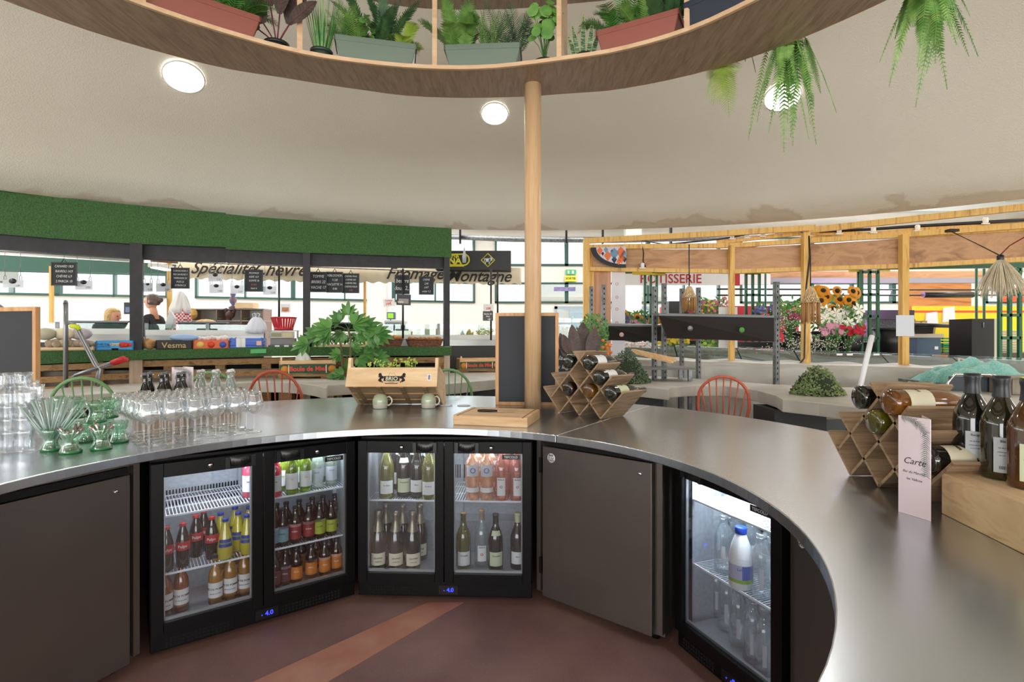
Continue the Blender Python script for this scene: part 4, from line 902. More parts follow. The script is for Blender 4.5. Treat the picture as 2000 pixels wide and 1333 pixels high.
fa = math.atan2(1.19-1.078, 3.273-3.225); T0 = lambda x, s: Matrix.Translation((x, -.225+math.cos(fa)*s-.001, .144+math.sin(fa)*s)) @ Matrix.Rotation(fa, 4, 'X')
pl = MB().boxc((0, 0, 0), (.098, .032, .0006)).build('stamp_panel', INK, fb); pl.matrix_local = T0(-.005, .052)
for k in (-1, 1):
    mb = MB()
    for i in range(9): a = i*.35; mb.lathe([(.0045+.003*(i % 3), 0), (.0045+.003*(i % 3), .0004), (0, .0004)], 7, (k*(.056+.018*abs(math.sin(a*1.7))), -.022+.006*i, 0))
    for i in range(4): leaf(mb, (k*.062, .012, .0006), (k*(.4+.3*i), 1-.35*i, 0), .024, .008, (0, 0, 1), 0, 0, 3)
    mb.build('stamp_flourish', INK, fb).matrix_local = T0(-.005, .052)
text('BRIO', .034, CREAM, fb, T=None, name='stamp_lettering', bold=.015).matrix_local = T0(-.005, .052) @ Matrix.Translation((0, -.002, .0008))
text('CUCINA', .009, INK, fb, name='stamp_lettering').matrix_local = T0(-.005, .052) @ Matrix.Translation((0, -.0235, .0004))
mb = MB(); mb.slab([(-.036, -.034, 0), (.036, -.034, 0), (.042, -.028, 0), (.028, -.03, 0), (-.028, -.03, 0), (-.042, -.028, 0)], (0, 0, 1), .0004); mb.build('stamp_ribbon', INK, fb).matrix_local = T0(-.005, .052)
mb = MB(); mb.tube([(-.022, .018, 0), (-.012, .04, 0), (0, .028, 0), (.012, .04, 0), (.022, .018, 0)], .0008, 4); mb.build('stamp_handle', INK, fb).matrix_local = T0(-.005, .052)
MB().boxc((0, 0, 0), (.024, .04, .0006)).build('white_tag', WHITE, fb).matrix_local = T0(.225, .06); MB().boxc((0, 0, 0.0004), (.012, .03, .0006)).build('tag_code', mat('lilac_grey', '7c7c9c', .5), fb).matrix_local = T0(.225, .06)
t = plant_root('small green seedlings growing inside the BRIO crate', Vector((-.735, 3.42, 1.13)), 'seedling_tray'); mb = MB(); rr = random.Random(4)
for x in (-.17, -.1, -.05, .0, .05, .1):
    for i in range(5): e = Vector((x+rr.uniform(-.025, .025), rr.uniform(-.03, .03), rr.uniform(.06, .11))); mb.tube([(x, 0, 0), e], .001, 4); [round_leaf(mb, e+Vector((rr.uniform(-.01, .01), 0, rr.uniform(-.01, .01))), .006, (rr.uniform(-1, 1), -1, .5)) for _ in range(3)]
mb.build('shoots', LEAF['lime'], t)
MUG = mat('mug_glaze', 'b4bda2', .12, 0, coat=.5); MUGW = mat('mug_glaze_pale', 'cdc9ba', .15, coat=.5)
def mk_mug():
    t = thing('coffee_mug', 'x', 'mug'); MB().lathe([(.0, .094), (.018, .093), (.036, .082), (.046, .06), (.0475, .045), (.0465, .028)], 28, cap=False).build('upper_body', MUG, t)
    MB().lathe([(.0465, .028), (.0435, .003), (.041, 0), (.04, .003)], 28, cap=False).build('lower_body', MUGW, t)
    MB().tube([(.044, 0, .07), (.06, 0, .075), (.075, 0, .062), (.078, 0, .045), (.07, 0, .028), (.056, 0, .02), (.044, 0, .022)], .005, 8).build('handle', MUGW, t); return t
MU = Proto(mk_mug); q = G(741, 799, ZT); MU.place((q.x, q.y+.02, ZT+.0003), -.15, 'pale green mug turned upside down, left of the pair'); q = G(836, 798, ZT); MU.place((q.x, q.y+.02, ZT+.0003), -.35, 'pale green mug turned upside down, right of the pair')
for px, w_ in ((871, 'nearer the crate'), (906, 'nearer the slate board')):
    q = G(px, 793, ZT); tag(MB().lathe([(.042, 0), (.043, .003), (.04, .004), (0, .004)], 28, (q.x, q.y, ZT+.0003)).build('coaster', mat('coaster_white', 'cfd6dc', .3)), 'round white coaster on the worktop, %s' % w_, 'coaster')
# cutting board and knife
bl = G(885, 830, ZT); br = G(1030, 836.5, ZT); rz = math.atan2(br.y-bl.y, br.x-bl.x); BW = (br-bl).length
cb = thing('cutting_board', 'thick wooden cutting board with juice groove in front of the oak column', 'cutting board', (bl.x, bl.y, ZT+.0003), rz)
BCH = wood('board_beech', 'c79d70', 'e0be93', 'x', 5, .55)
m = MB(); m.box(0, BW, 0, .31, 0, .046); m.box(0, .02, 0, .31, .046, .05).box(BW-.02, BW, 0, .31, .046, .05).box(.028, BW-.028, 0, .31, .046, .05).build('block', BCH, cb, bevel=.003)
MB().box(.02, .028, .003, .307, .0462, .047).box(BW-.028, BW-.02, .003, .307, .0462, .047).build('groove', wood('groove_dark', '8a6238', 'a07a4c', 'y', 5, .6), cb)
MB().box(BW-.0005, BW+.001, .04, .27, .012, .034).build('end_grain', wood('end_grain', 'b3854f', 'e6cfa4', 'z', 30, .7), cb)
c_, s_ = math.cos(rz), math.sin(rz); kb = Vector((bl.x+c_*.09-s_*.13, bl.y+s_*.09+c_*.13, ZT+.0515))
kn = thing('paring_knife', 'small knife with black handle lying on the cutting board', 'knife', kb, rz+.16)
MB().tube([(0, 0, .006), (.03, 0, .007), (.07, 0, .0065), (.105, 0, .006)], [.006, .0075, .007, .005], 8).build('handle', BLACK, kn)
MB().slab([(.105, -.006, .005), (.105, .006, .005), (.19, .007, .005), (.215, .0, .005), (.2, -.005, .005)], (0, 0, 1), .0012).build('blade', CHROME, kn)
# framed slate boards
def slate(label, c, w_, h, rz, base=ZT, fw=.022, wood_=None):
    t = thing('chalkboard', label, 'board', (c[0], c[1], base+.0003), rz); m_ = wood_ or wood('frame_pine', 'c08a58', 'd8a878', 'z', 4, .5)
    MB().box(-w_/2, -w_/2+fw, -.012, .012, 0, h).box(w_/2-fw, w_/2, -.012, .012, 0, h).box(-w_/2+fw, w_/2-fw, -.012, .012, 0, fw).box(-w_/2+fw, w_/2-fw, -.012, .012, h-fw, h).build('frame', m_, t, bevel=.002)
    MB().box(-w_/2+fw, w_/2-fw, -.004, .004, fw, h-fw).build('slate_panel', mat('slate_blue_black', '1f232b', .6), t); return t
a = P(968, 700, 3.47); b_ = P(1091, 700, 3.43); slate('tall pine-framed blank slate board standing behind the oak column', ((a.x+b_.x)/2, 3.45), (b_-a).length, .605, math.atan2(b_.y-a.y, b_.x-a.x))
slate('tall pine-framed slate board at the left edge behind the tumblers', (XX(70, 2.62)-.2, 2.68), .42, .60, -.25)

# wine racks (diamond lattice) with their bottles
def rack(label, p0, u, d, depth, bottles, bs=1):
    u = Vector((u[0], u[1], 0)).normalized(); v_ = Vector((-u.y, u.x, 0)); rz = math.atan2(u.y, u.x); h = d/2
    t = thing('wine_rack', label, 'wine rack', (p0[0], p0[1], ZT+.0045), rz); th = .009
    def plank(i0, j0, i1, j1):
        a = Vector((i0*h, 0, j0*h)); b_ = Vector((i1*h, 0, j1*h)); dd = (b_-a).normalized(); n_ = Vector((-dd.z, 0, dd.x))*th/2
        q = [a-n_, b_-n_, b_+n_, a+n_]; vs = q+[x+Vector((0, depth, 0)) for x in q]
        MB().add(vs, [(0, 1, 2, 3), (7, 6, 5, 4), (0, 4, 5, 1), (1, 5, 6, 2), (2, 6, 7, 3), (3, 7, 4, 0)]).build('plank', RACKW, t)
    for a in ((-1, 1, 2.6, 4.6), (0, 0, 3.8, 3.8), (2, 0, 5, 3), (4, 0, 6, 2), (0, 0, -1.8, 1.8), (2, 0, -.9, 2.9), (4, 0, .9, 3.1), (5, 1, 1.4, 4.6)): plank(*a)
    for (i, j, pr, lb) in bottles:
        q = Vector(p0).to_3d(); q.z = ZT+.0045; rB = .0415*bs; z = (j-1)*h+rB*math.sqrt(2)+th*.75
        w_ = q+u*(i*h)-v_*(.02)+Vector((0, 0, z)); o = pr.place(w_, 0, lb, rot=(-PI/2, 0, rz), scale=bs); 
def wbt(name, g, lm, tx, tm=None, cap=CAPK, prof=WB): return bottle(name, prof, g, [(.045, .12, 2.2, lm, [(tx, .013, tm or INK, .085)])], [(.245, .3, .0012, cap)])
R_A = wbt('wine_bottle', GL_DK, LBC, 'Domaine'); R_B = wbt('wine_bottle', GL_DK, LBW, 'Fleurie'); R_C = wbt('wine_bottle', GL_DK, LBW, 'Côtes'); R_D = wbt('wine_bottle', gbot('glass_wine_red', '1a070c'), LBW, 'Rouge'); R_E = wbt('wine_bottle', gbot('glass_wine_gold', '6b4208', '3f2605'), LBC, 'Blanc'); R_F = wbt('wine_bottle', GL_DK, LBG, 'Chablis')
p0 = G(1093, 807, ZT)
rack('dark wooden diamond wine rack with six bottles beside the oak column', (p0.x, p0.y), (.64, -.77), .157, .19, [(1, 4, R_A, 'dark bottle with cream label high on the left of the small left wine rack'), (3, 4, R_B, 'dark bottle with white label at the top right of the left wine rack'),
     (4, 3, R_C, 'dark bottle with large white label in the middle right of the left wine rack'), (1, 2, R_D, 'dark red wine bottle in the lower left cell of the left wine rack'), (3, 2, R_E, 'golden wine bottle in the lower middle cell of the left wine rack'), (5, 2, R_F, 'dark bottle with pale green label at the lower right of the left wine rack')])
R_G = wbt('wine_bottle', gbot('glass_wine_honey', '7a4a10', '5a300a'), LBC, 'Bernard', cap=GOLD); R_H = wbt('wine_bottle', gbot('glass_wine_leaf', '3c3a08', '5d560e'), LBC, 'Blanc'); R_I = wbt('champagne_bottle', GL_CH, LBC, 'DRAPPIER', prof=WB)
rack('dark wooden diamond wine rack behind the folded menu card', (1.100, 1.715), (.0, -1), .133, .19, [(1, 4, R_A, 'dark bottle at the upper left of the right wine rack'), (3, 4, R_G, 'honey coloured bottle with cream label on top of the right wine rack'),
     (2, 3, R_H, 'olive bottle in the inner cell of the right wine rack'), (5, 2, R_I, 'dark champagne bottle with cream label, low in the right wine rack behind the menu')], .9)
# wooden wine box with three bottles
bx = thing('wine_box', 'pale pine wine box with swirling grain at the right end of the worktop', 'box', (1.101, 1.352, ZT+.0003), math.atan2(-.25, -.035))
SWIRL = wood('swirl_pine', 'c09a6c', 'dcbf94', 'x', 3.2, .55, stretch=4, c3='a87848', dist=2.6)
MB().box(0, .52, 0, .17, 0, .1035).build('box_body', SWIRL, bx, bevel=.002)
MB().box(.0, .52, .0, .17, .1035, .1045).build('box_lid', PINEL, bx)
tag(MB().box(1.003, 1.05, 1.0, 1.012, ZT, ZT+.14).build('plank', BEECH), 'narrow upright plank at the right edge beside the wine box', 'plank')
WBs = [(r, z*.84) for r, z in WB]
def std(g, lm, t1): return bottle('wine_bottle', WBs, g, [(.02, .105, .5, lm, [(t1, .008, INK, .096), ('vin de France', .0045, INK, .08), ('contient des sulfites', .0034, INK, .07), ('mis en bouteille', .0034, INK, .062), ('IIIIIIII', .011, INK, .032)])], [(.2, .252, .0016, CAPK)])
zb = ZT+.1052
std(GL_DK, LBGR, 'Rouge').place((XX(1899, 1.385), 1.385, zb), -.55, 'black wine bottle, leftmost of three on the pine wine box')
std(gbot('glass_deep_olive', '14160a', '2c2a0a'), LBGR, 'Blanc').place((XX(1956, 1.30), 1.30, zb), -.6, 'dark olive wine bottle, middle of three on the pine wine box')
std(gbot('glass_deep_amber', '3a2208', '54300c'), LBG, 'Sec').place((XX(2012, 1.215), 1.215, zb), -.7, 'amber wine bottle with pale green label, cut by the right edge')
# ================================================================ CONCRETE COUNTERS, STOOLS, GREENERY BEHIND THE BAR
ZC = .90
def gslab(name, label, front, back, z, th, m, cat):
    pts = [G(x, y, z) for x, y in front]+[G(x, y, z) for x, y in back]; n = len(pts)
    if sum(a.x*b_.y-b_.x*a.y for a, b_ in zip(pts, pts[1:]+pts[:1])) < 0: pts.reverse()
    return tag(MB().prism([(p.x, p.y) for p in pts], z-th, z, m=0).build(name, m, bevel=.006), label, cat)
gslab('concrete_counter', 'wavy grey concrete counter at the left, behind the green and red stools', [(-150, 795), (0, 784), (75, 778), (250, 766), (400, 752), (500, 746.6), (550, 747), (590, 749.5), (615, 753), (638, 758.6), (641, 752.6), (697, 749.6), (868, 751), (967, 742), (1055, 741)],
      [(1055, 727), (868, 728), (697, 733), (596, 734), (500, 735), (400, 740), (251, 750), (75, 761), (-150, 775)], ZC, .11, CONC, 'counter')
gslab('concrete_counter', 'wavy grey concrete counter at the right, with a dried herb heap on it', [(1062, 745), (1232, 754), (1306, 761), (1309, 757), (1330, 755.5), (1360, 754), (1420, 755), (1480, 763), (1516, 773), (1528, 780), (1600, 787), (1750, 806), (1850, 812), (2000, 800), (2150, 785)],
      [(2150, 765), (2000, 762), (1949, 760), (1817, 757), (1651, 757), (1505, 751), (1407, 743), (1274, 735), (1062, 728)], ZC, .10, CONC, 'counter')
for px, D, w_, lb in ((1250, 5.0, .5, 'under the dark herb heap'), (1580, 4.15, .42, 'under the dried herb heap'), (1790, 4.05, .45, 'under the right counter beside the rack'), (320, 5.2, .5, 'under the left counter behind the wine glasses'), (760, 5.75, .6, 'behind the tilted crate'), (930, 5.7, .4, 'behind the slate board')):
    p_ = P(px, 700, D); tag(MB().box(p_.x-w_/2, p_.x+w_/2, D+.12, D+.5, 0, ZC-.115).build('counter_pedestal', mat('pedestal_dark', '232324', .7)), 'dark grey pedestal carrying the concrete counter, %s' % lb, 'pedestal')
RED = mat('stool_red', 'b5543c', .4); GRN = mat('stool_green', '6f9c66', .4)
def stool(c, label, m_, px, D, top=1.09, rz=0.0):
    p_ = P(px, 700, D); t = thing('hoop_back_stool', label, 'stool', (p_.x, p_.y, 0), rz); W_ = .21; zs = .66
    hoop = [(W_*math.cos(PI*k/16)*(1 if math.sin(PI*k/16) > .25 else .97), -.02-.05*math.sin(PI*k/16), zs+.12+(top-zs-.12)*math.sin(PI*k/16)**.8) for k in range(17)]
    hoop = [(W_*.86, .0, zs)]+hoop+[(-W_*.86, .0, zs)]
    MB().tube(hoop, .0125, 8).build('hoop_back', m_, t)
    for i in range(7):
        f = (i-3)/3.6; x = W_*f; zt = zs+.12+(top-zs-.12)*math.sqrt(max(0, 1-f*f))**.8; MB().cyl((x*.72, .01, zs), (x, -.02-.05*math.sqrt(1-f*f), zt), .0058, 6).build('spindle', m_, t)
    MB().lathe([(0, zs-.035), (.16, zs-.035), (.2, zs-.02), (.205, zs-.005), (.19, zs+.004), (0, zs-.006)], 24, (0, .17, 0)).build('seat', m_, t)
    for sx in (-1, 1):
        for sy in (0, 1): MB().cyl((sx*.12, .06+sy*.22, zs-.03), (sx*.19, .0+sy*.36, 0), .016, 8, r2=.011).build('leg', m_, t)
    MB().cyl((-.155, .04, .3), (.155, .04, .3), .01, 6).cyl((-.155, .32, .3), (.155, .32, .3), .01, 6).build('stretcher', m_, t); return t
stool(0, 'green hoop-back stool at the far left, behind the green glasses', GRN, 167, 3.80, 1.09, .35)
stool(0, 'red hoop-back stool behind the wine glasses', RED, 540, 4.16, 1.115, .15)
stool(0, 'green hoop-back stool half hidden behind the clear bottle carrier', GRN, 418, 4.38, 1.09, .2)
stool(0, 'green hoop-back stool beside the tilted wooden crate', GRN, 878, 4.7, 1.09, 0)
stool(0, 'red hoop-back stool right of the left wine rack', RED, 1412, 4.5, 1.045, -.3)
# tubular chair at the far right
t = thing('tubular_chair', 'chrome tubular chair under the turquoise towel at the right', 'chair', (XX(1905, 4.62), 4.62, 0), PI-.3)
MB().tube([(-.2, 0, 0), (-.2, 0, .45), (-.21, 0, .95), (-.17, 0, 1.03), (-.1, .0, 1.05), (.15, 0, 1.05), (.2, 0, .97), (.2, 0, 0)], .013, 8).build('back_frame', CHROME, t)
MB().tube([(-.2, .4, 0), (-.2, .4, .44), (-.2, 0, .46)], .012, 8).tube([(.2, .4, 0), (.2, .4, .44), (.2, 0, .46)], .012, 8).build('leg_frame', CHROME, t)
MB().box(-.21, .21, 0, .42, .46, .49).build('seat', mat('seat_wood_dark', '6b4a2f', .5), t)
MB().box(-.19, .19, -.012, .008, .72, 1.03).build('backrest', mat('chair_navy', '1c2733', .5), t)
# towel heap and metal box on a trolley
def towel():
    t = thing('utility_trolley', 'grey trolley top carrying the turquoise towel and metal case', 'trolley', (XX(1990, 4.9), 5.38, 0)); 
    MB().box(-.55, .7, -.25, .3, .90, .93).build('tray', GALV, t)
    for x in (-.5, .65):
        for y in (-.22, .27): MB().box(x-.015, x+.015, y-.015, y+.015, 0, .90).build('leg', GALV, t)
    n = 26; mb = MB(); vs = []; rr = random.Random(3)
    for i in range(n+1):
        for j in range(n+1):
            u_, v_ = i/n, j/n; x = -.58+1.1*u_; y = -.27+.5*v_; hgt = .95+.2*math.sin(PI*min(1, u_*1.1))*math.sin(PI*v_)**.5*(.6+.4*u_)+.04*math.sin(9*u_+4*v_)+.03*math.sin(17*v_-6*u_)+.012*math.sin(38*u_+9*v_)
            if v_ < .12: hgt = .86+.9*v_
            if u_ < .08: hgt -= (.08-u_)*1.2
            vs.append((x, y, hgt))
    fs = [(i*(n+1)+j, (i+1)*(n+1)+j, (i+1)*(n+1)+j+1, i*(n+1)+j+1) for i in range(n) for j in range(n)]
    mb.add([(x+t.location.x, y+t.location.y, z) for x, y, z in vs], fs, 0, True); o = mb.build('towel', mat('towel_turquoise', '5fa79c', .95, c2='86c4ba', ns=70, bump=.9, bs=180, sheen=.4)); o.modifiers.new('s', 'SOLIDIFY').thickness = .012
    tag(o, 'turquoise terry towel heaped on the grey trolley at the right', 'towel')
towel()
t = thing('metal_case', 'old grey metal case with louvres beside the turquoise towel', 'case', (XX(2012, 4.45), 4.45, .901)); GM = mat('old_grey_metal', '8b8577', .5, .4, c2='77695a', ns=7)
MB().box(-.24, .25, -.1, .12, 0, .13).build('body', GM, t, bevel=.004); MB().box(-.27, .28, -.12, .14, .13, .145).build('lid', mat('rust_lid', '7f7468', .6, c2='6a4b33', ns=5), t)
for k in range(3): MB().box(-.09, -.03, -.104, -.1, .04+.025*k, .05+.025*k).build('louvre', WHITE, t)
MB().box(-.19, -.17, -.13, -.1, .135, .15).build('yellow_clip', mat('clip_yellow', 'c9d62c', .5), t)
# herb heaps
def heap(label, px, py, D, w_, h_, kind, n, seed, col2=None):
    p_ = P(px, py, D); rr = random.Random(seed); t = plant_root(label, Vector((p_.x, p_.y, ZC+.001)), 'herb_heap'); ms = [MB(), MB()]; st = MB()
    for i in range(n):
        a = rr.uniform(0, 2*PI); k = rr.random()**.5; z = h_*(1-k**1.7)*rr.uniform(.75, 1.05); x = w_*.5*k*math.cos(a); y = w_*.4*k*math.sin(a); z = max(.006, z*(.5+.5*rr.random() if rr.random() < .3 else 1))
        nv = (x*2+rr.uniform(-.5, .5), -1+rr.uniform(-.5, .3), rr.uniform(-.2, 1.1)); c = Vector((x, y, z)); L_ = rr.uniform(.014, .026)
        leaf(ms[i % 2], c, (rr.uniform(-1, 1), rr.uniform(-.6, .2), rr.uniform(-.5, 1)), L_, L_*.7, nv, 0, .2, 2)
        if i % 9 == 0: st.tube([(x*.3, y*.3, z*.3), c], .0015, 3)
    core = MB().lathe([(w_*.42*math.cos(PI/2*k/6), h_*.8*math.sin(PI/2*k/6)) for k in range(7)], 16, wob=lambda a, z: 1+.1*math.sin(3*a)).build('core', mat('heap_core_'+kind, '232d18', .95), t); core.scale = (1, .8, 1)
    ms[0].build('leaves', LEAF[kind], t); ms[1].build('leaves', LEAF[col2 or kind], t); st.build('stems', mat('stem_brown', '6b5638', .7), t); return t
heap('dark green herb heap on the right concrete counter behind the wine rack', 1222, 745, 5.5, .50, .33, 'deep', 1900, 5, 'grey')
heap('dried olive-green oregano heap on the right concrete counter', 1596, 770, 4.38, .42, .235, 'oregano', 1900, 6, 'oregano')
# calathea and kumquat pots
p_ = Vector((XX(1133, 5.35), 5.35, ZC)); pot('dark pot of the striped calathea behind the left wine rack', p_, .09, .15)
calathea('striped grey-purple calathea behind the left wine rack', p_+Vector((0, 0, .13)), [(-.1, .1, -.35, 1, .3, .12), (-.05, .17, -.12, 1, .3, .12), (.02, .18, .05, 1, .32, .14), (.08, .15, .25, 1, .3, .12), (-.03, .06, -.15, 1, .24, .12), (.06, .04, .2, 1, .24, .12), (-.12, .18, -.3, 1, .2, .1), (.12, .16, .3, 1, .22, .11), (0, .0, 0, 1, .22, .12)], 'purple', 1.0, LEAF['mid'])
p_ = Vector((XX(1160, 5.75), 5.75, ZC)); pot('terracotta pot of the kumquat tree on the right concrete counter', p_, .1, .17, m=mat('pot_tan', 'a9784f', .7))
t = plant_root('kumquat tree with small orange fruits behind the calathea', p_+Vector((0, 0, .15)), 'kumquat_tree'); mb = MB(); st = MB(); rr = random.Random(12)
st.tube([(0, 0, 0), (0, 0, .2), (.01, 0, .35)], .008, 6)
for i in range(330):
    a = rr.uniform(0, 2*PI); v_ = rr.uniform(-1, 1); k = rr.random()**.33; c = Vector((.17*k*math.cos(a)*math.sqrt(1-v_*v_), .14*k*math.sin(a), .34+.24*k*v_)); leaf(mb, c, (rr.uniform(-1, 1), rr.uniform(-.6, .6), rr.uniform(-.5, 1)), .055, .02, (rr.uniform(-.6, .6), -1, .6), 0, .15, 3)
    if i % 12 == 0: st.tube([(0, 0, .15), (c.x*.5, c.y*.5, .25), c], .002, 4)
mb.build('leaves', LEAF['herb'], t); st.build('stems', STEMG, t)
for i in range(11):
    a = rr.uniform(-.2, .9); q = Vector((.05+.07*rr.random()*2-.02, -.13+rr.uniform(-.02, .03), .12+.17*rr.random())); MB().ball(q, .018, 10, 7).build('fruit', mat('kumquat', 'e8801c', .4), t)
# small vase with greens, fatsia tree
q = G(604, 738, ZC); t = thing('glass_vase', 'small clear vase on the left concrete counter by the crate sign', 'vase', q); MB().lathe([(0, 0), (.04, 0), (.035, .03), (.045, .09), (.043, .09), (.033, .03), (0, .006)], 14, cap=False).build('glass_wall', GW, t)
t = plant_root('small sprig of greens in the clear vase', q+Vector((0, 0, .08)), 'sprig'); mb = MB()
for i in range(14): leaf(mb, (0, 0, .02), (R.uniform(-1, 1), R.uniform(-.5, .5), .8), .07, .02, (0, -1, .3))
mb.build('leaves', LEAF['lime'], t)
def fatsia():
    q = G(682, 741, ZC); t = plant_root('tall fatsia-like plant with two thin trunks and hand-shaped leaves', q, 'fatsia_plant'); tr = MB(); mb = MB(); pt = MB(); D = q.y; rr = random.Random(8)
    def L(px, py, dy=0): v = P(px, py, D+dy); return v-q
    tr.tube([L(682, 738), L(684, 700), L(686, 668), L(680, 642)], .013, 7); tr.tube([L(670, 738), L(668, 700), L(665, 668), L(662, 645)], .013, 7)
    def hand(c, d, s):
        c = Vector(c); d = Vector(d); d.z *= .45
        for k in range(7):
            a = (k-3)*.42; dd = (Matrix.Rotation(a, 3, 'Y') @ d.normalized()); dd = Vector((dd.x, dd.y+rr.uniform(-.35, .1), dd.z)).normalized(); leaf(mb, c, dd, s*(1-.12*abs(k-3)), s*.36, (0, -.75, .65), 0, .3, 4)
    for (x, y, dx, dz, s) in ((600, 672, -1, -.5, .19), (622, 655, -1, -.25, .21), (645, 640, -1, 0, .21), (640, 655, -.8, -.5, .18), (665, 628, -.5, .8, .17), (680, 615, 0, 1, .16), (690, 633, .5, .6, .2), (712, 640, 1, .1, .22), (735, 652, 1, -.3, .2), (722, 660, .8, -.6, .17), (700, 652, .4, -.5, .16), (668, 650, -.2, -.6, .15), (640, 642, -.6, .4, .15),
                        (712, 690, 1, -.1, .17), (735, 698, 1, -.4, .17), (700, 700, .4, -.8, .14), (664, 692, -.8, -.3, .14), (690, 680, .3, .4, .12), (670, 732, -.9, -.2, .15), (690, 735, .8, -.1, .15), (656, 738, -1, -.4, .13), (700, 725, .7, .4, .12), (680, 722, -.1, .8, .13), (706, 738, .8, -.3, .12)):
        c = L(x, y, rr.uniform(-.12, .08)); hand(c, (dx, 0, dz), s); base = L(682, 645) if y < 675 else (L(684, 705) if y < 705 else L(678, 738)); pt.tube([base, (base+c)/2+Vector((0, 0, .03)), c], .003, 4)
    tr.build('trunks', mat('trunk_brown', '6b5a42', .8), t); mb.build('leaves', mat('leaf_fatsia', '3c6e30', .4, c2='5f9448', ns=5), t); pt.build('leaf_stalks', STEMG, t)
fatsia()

# ================================================================ CHEESE AND GROCERY STALL (left)
LL = [Vector((-7.6, 3.7)), Vector((-5.04, 5.13)), Vector((-3.39, 6.0)), Vector((-.8, 6.84)), Vector((2.0, 7.6))]
RL = [Vector((.4, 7.3)), Vector((XX(1145, 7.1), 7.1)), Vector((XX(1573, 6.5), 6.5)), Vector((XX(2000, 5.5), 5.5)), Vector((6.6, 4.2))]
def on(line, px, dd=0.0):
    k = (px-1000)/F; best = None
    for a, b_ in zip(line, line[1:]):
        d = b_-a; n_ = Vector((-d.y, d.x)).normalized(); a2 = a+n_*dd; den = d.x-k*d.y
        if abs(den) < 1e-9: continue
        s = (k*a2.y-a2.x)/den
        e = 0 if 0 <= s <= 1 else min(abs(s), abs(s-1))
        if best is None or e < best[0]: best = (e, a2+d*s, math.atan2(d.y, d.x))
    return best[1], best[2]
def frame_on(line, px0, px1, dd=0.0):
    A, _ = on(line, px0, dd); B_, _ = on(line, px1, dd); return A, (B_-A).length, math.atan2(B_.y-A.y, B_.x-A.x)
def zat(line, px, py, dd=0.0): A, _ = on(line, px, dd); return ZZ(py, A.y), A
def strip(line, pts_top, pts_bot, dd, th, mb):
    """thick band along a stall line between two pixel profiles [(px, py)]"""
    T_ = [(*on(line, x, dd)[0], 0) for x, y in pts_top]; zt = [zat(line, x, y, dd)[0] for x, y in pts_top]; zb_ = [zat(line, x, y, dd)[0] for x, y in pts_bot]
    for i in range(len(T_)-1):
        a = Vector((T_[i][0], T_[i][1], 0)); b_ = Vector((T_[i+1][0], T_[i+1][1], 0)); n_ = Vector((-(b_-a).y, (b_-a).x, 0)).normalized()
        mb.slab([(a.x, a.y, zb_[i]), (b_.x, b_.y, zb_[i+1]), (b_.x, b_.y, zt[i+1]), (a.x, a.y, zt[i])], n_, th)
    return mb
tag(strip(LL, [(-140, 358), (0, 371), (110, 385), (255, 400), (441, 416)], [(-140, 448), (0, 457), (110, 466), (255, 476), (441, 483)], -.02, .025, MB()).build('turf_awning', TURF), 'long green artificial turf valance of the left stall, left piece', 'awning')
tag(strip(LL, [(440.5, 418), (500, 424), (600, 431), (882, 446)], [(440.5, 487), (500, 490), (600, 494), (882, 503)], -.02, .025, MB()).build('turf_awning', TURF), 'green artificial turf valance of the left stall, right piece ending near the black sign', 'awning')
tag(strip(LL, [(-140, 440), (0, 450), (255, 470), (441, 478), (600, 487), (872, 496)], [(-140, 478), (0, 487), (255, 505), (441, 512), (600, 519), (872, 524)], .08, .09, MB()).build('stall_beam', CHARC), 'charcoal timber beam behind the green turf valance', 'beam')
def post(line, px, w_, ytop, ybot, dd, m_, label, stub=None, name='stall_post', foot=True):
    zt, A = zat(line, px, ytop, dd); zb_, _ = zat(line, px, ybot, dd); rz = on(line, px, dd)[1]; t = thing(name, label, 'post', (A.x, A.y, 0), rz); wm = w_*A.y/F/2
    MB().box(-wm, wm, -wm, wm, zb_, zt).build('shaft', m_, t)
    if stub: MB().box(-wm*1.05, wm*1.05, -wm*1.05, wm*1.05, 0, zb_).build('lower_block', stub, t)
    return t
STB = wood('stub_wood', 'b39b84', 'cbb6a0', 'z', 3, .7)
post(LL, 267, 20, 476, 702, .03, CHARC, 'charcoal post of the left stall beside the blue crate', STB)
post(LL, 599, 13, 494, 683, .03, CHARC, 'charcoal post of the left stall behind the fatsia plant', STB)
post(LL, 872, 11, 500, 677, .03, CHARC, 'charcoal post at the right end of the left stall', STB)
# turf-covered display shelf
tag(strip(LL, [(-140, 693), (0, 692), (75, 691), (280, 685), (520, 678), (882, 678)], [(-140, 714), (0, 713), (75, 712), (280, 703), (520, 696), (882, 695)], -.12, .03, MB()).build('turf_skirt', TURF), 'green turf strip along the front of the produce shelf', 'turf skirt')
def shelf_run(name, label, pxs, y_, dd0, dd1, th, m_, cat):
    a = [on(LL, x, dd0)[0] for x in pxs]; z = sum(ZZ(y_(x), on(LL, x, dd0)[0].y) for x in pxs)/len(pxs); b_ = [on(LL, x, dd1)[0] for x in pxs]
    pts = a+b_[::-1]; 
    if sum(p.x*q.y-q.x*p.y for p, q in zip(pts, pts[1:]+pts[:1])) < 0: pts.reverse()
    return tag(MB().prism(pts, z-th, z).build(name, m_), label, cat), z
_, ZS = shelf_run('produce_shelf', 'long turf-covered shelf holding the produce boxes of the left stall', (-140, 0, 75, 280, 520, 882), lambda x: 690-12*min(1, max(0, x)/520), -.09, .55, .05, TURF, 'shelf')
PLN = wood('pallet_wood', '8a6a45', 'ab8558', 'x', 3, .75, c3='6f5234')
base = thing('pallet_base', 'rough timber pallet base under the produce shelf of the left stall', 'stall base', (-3, 6, 0))
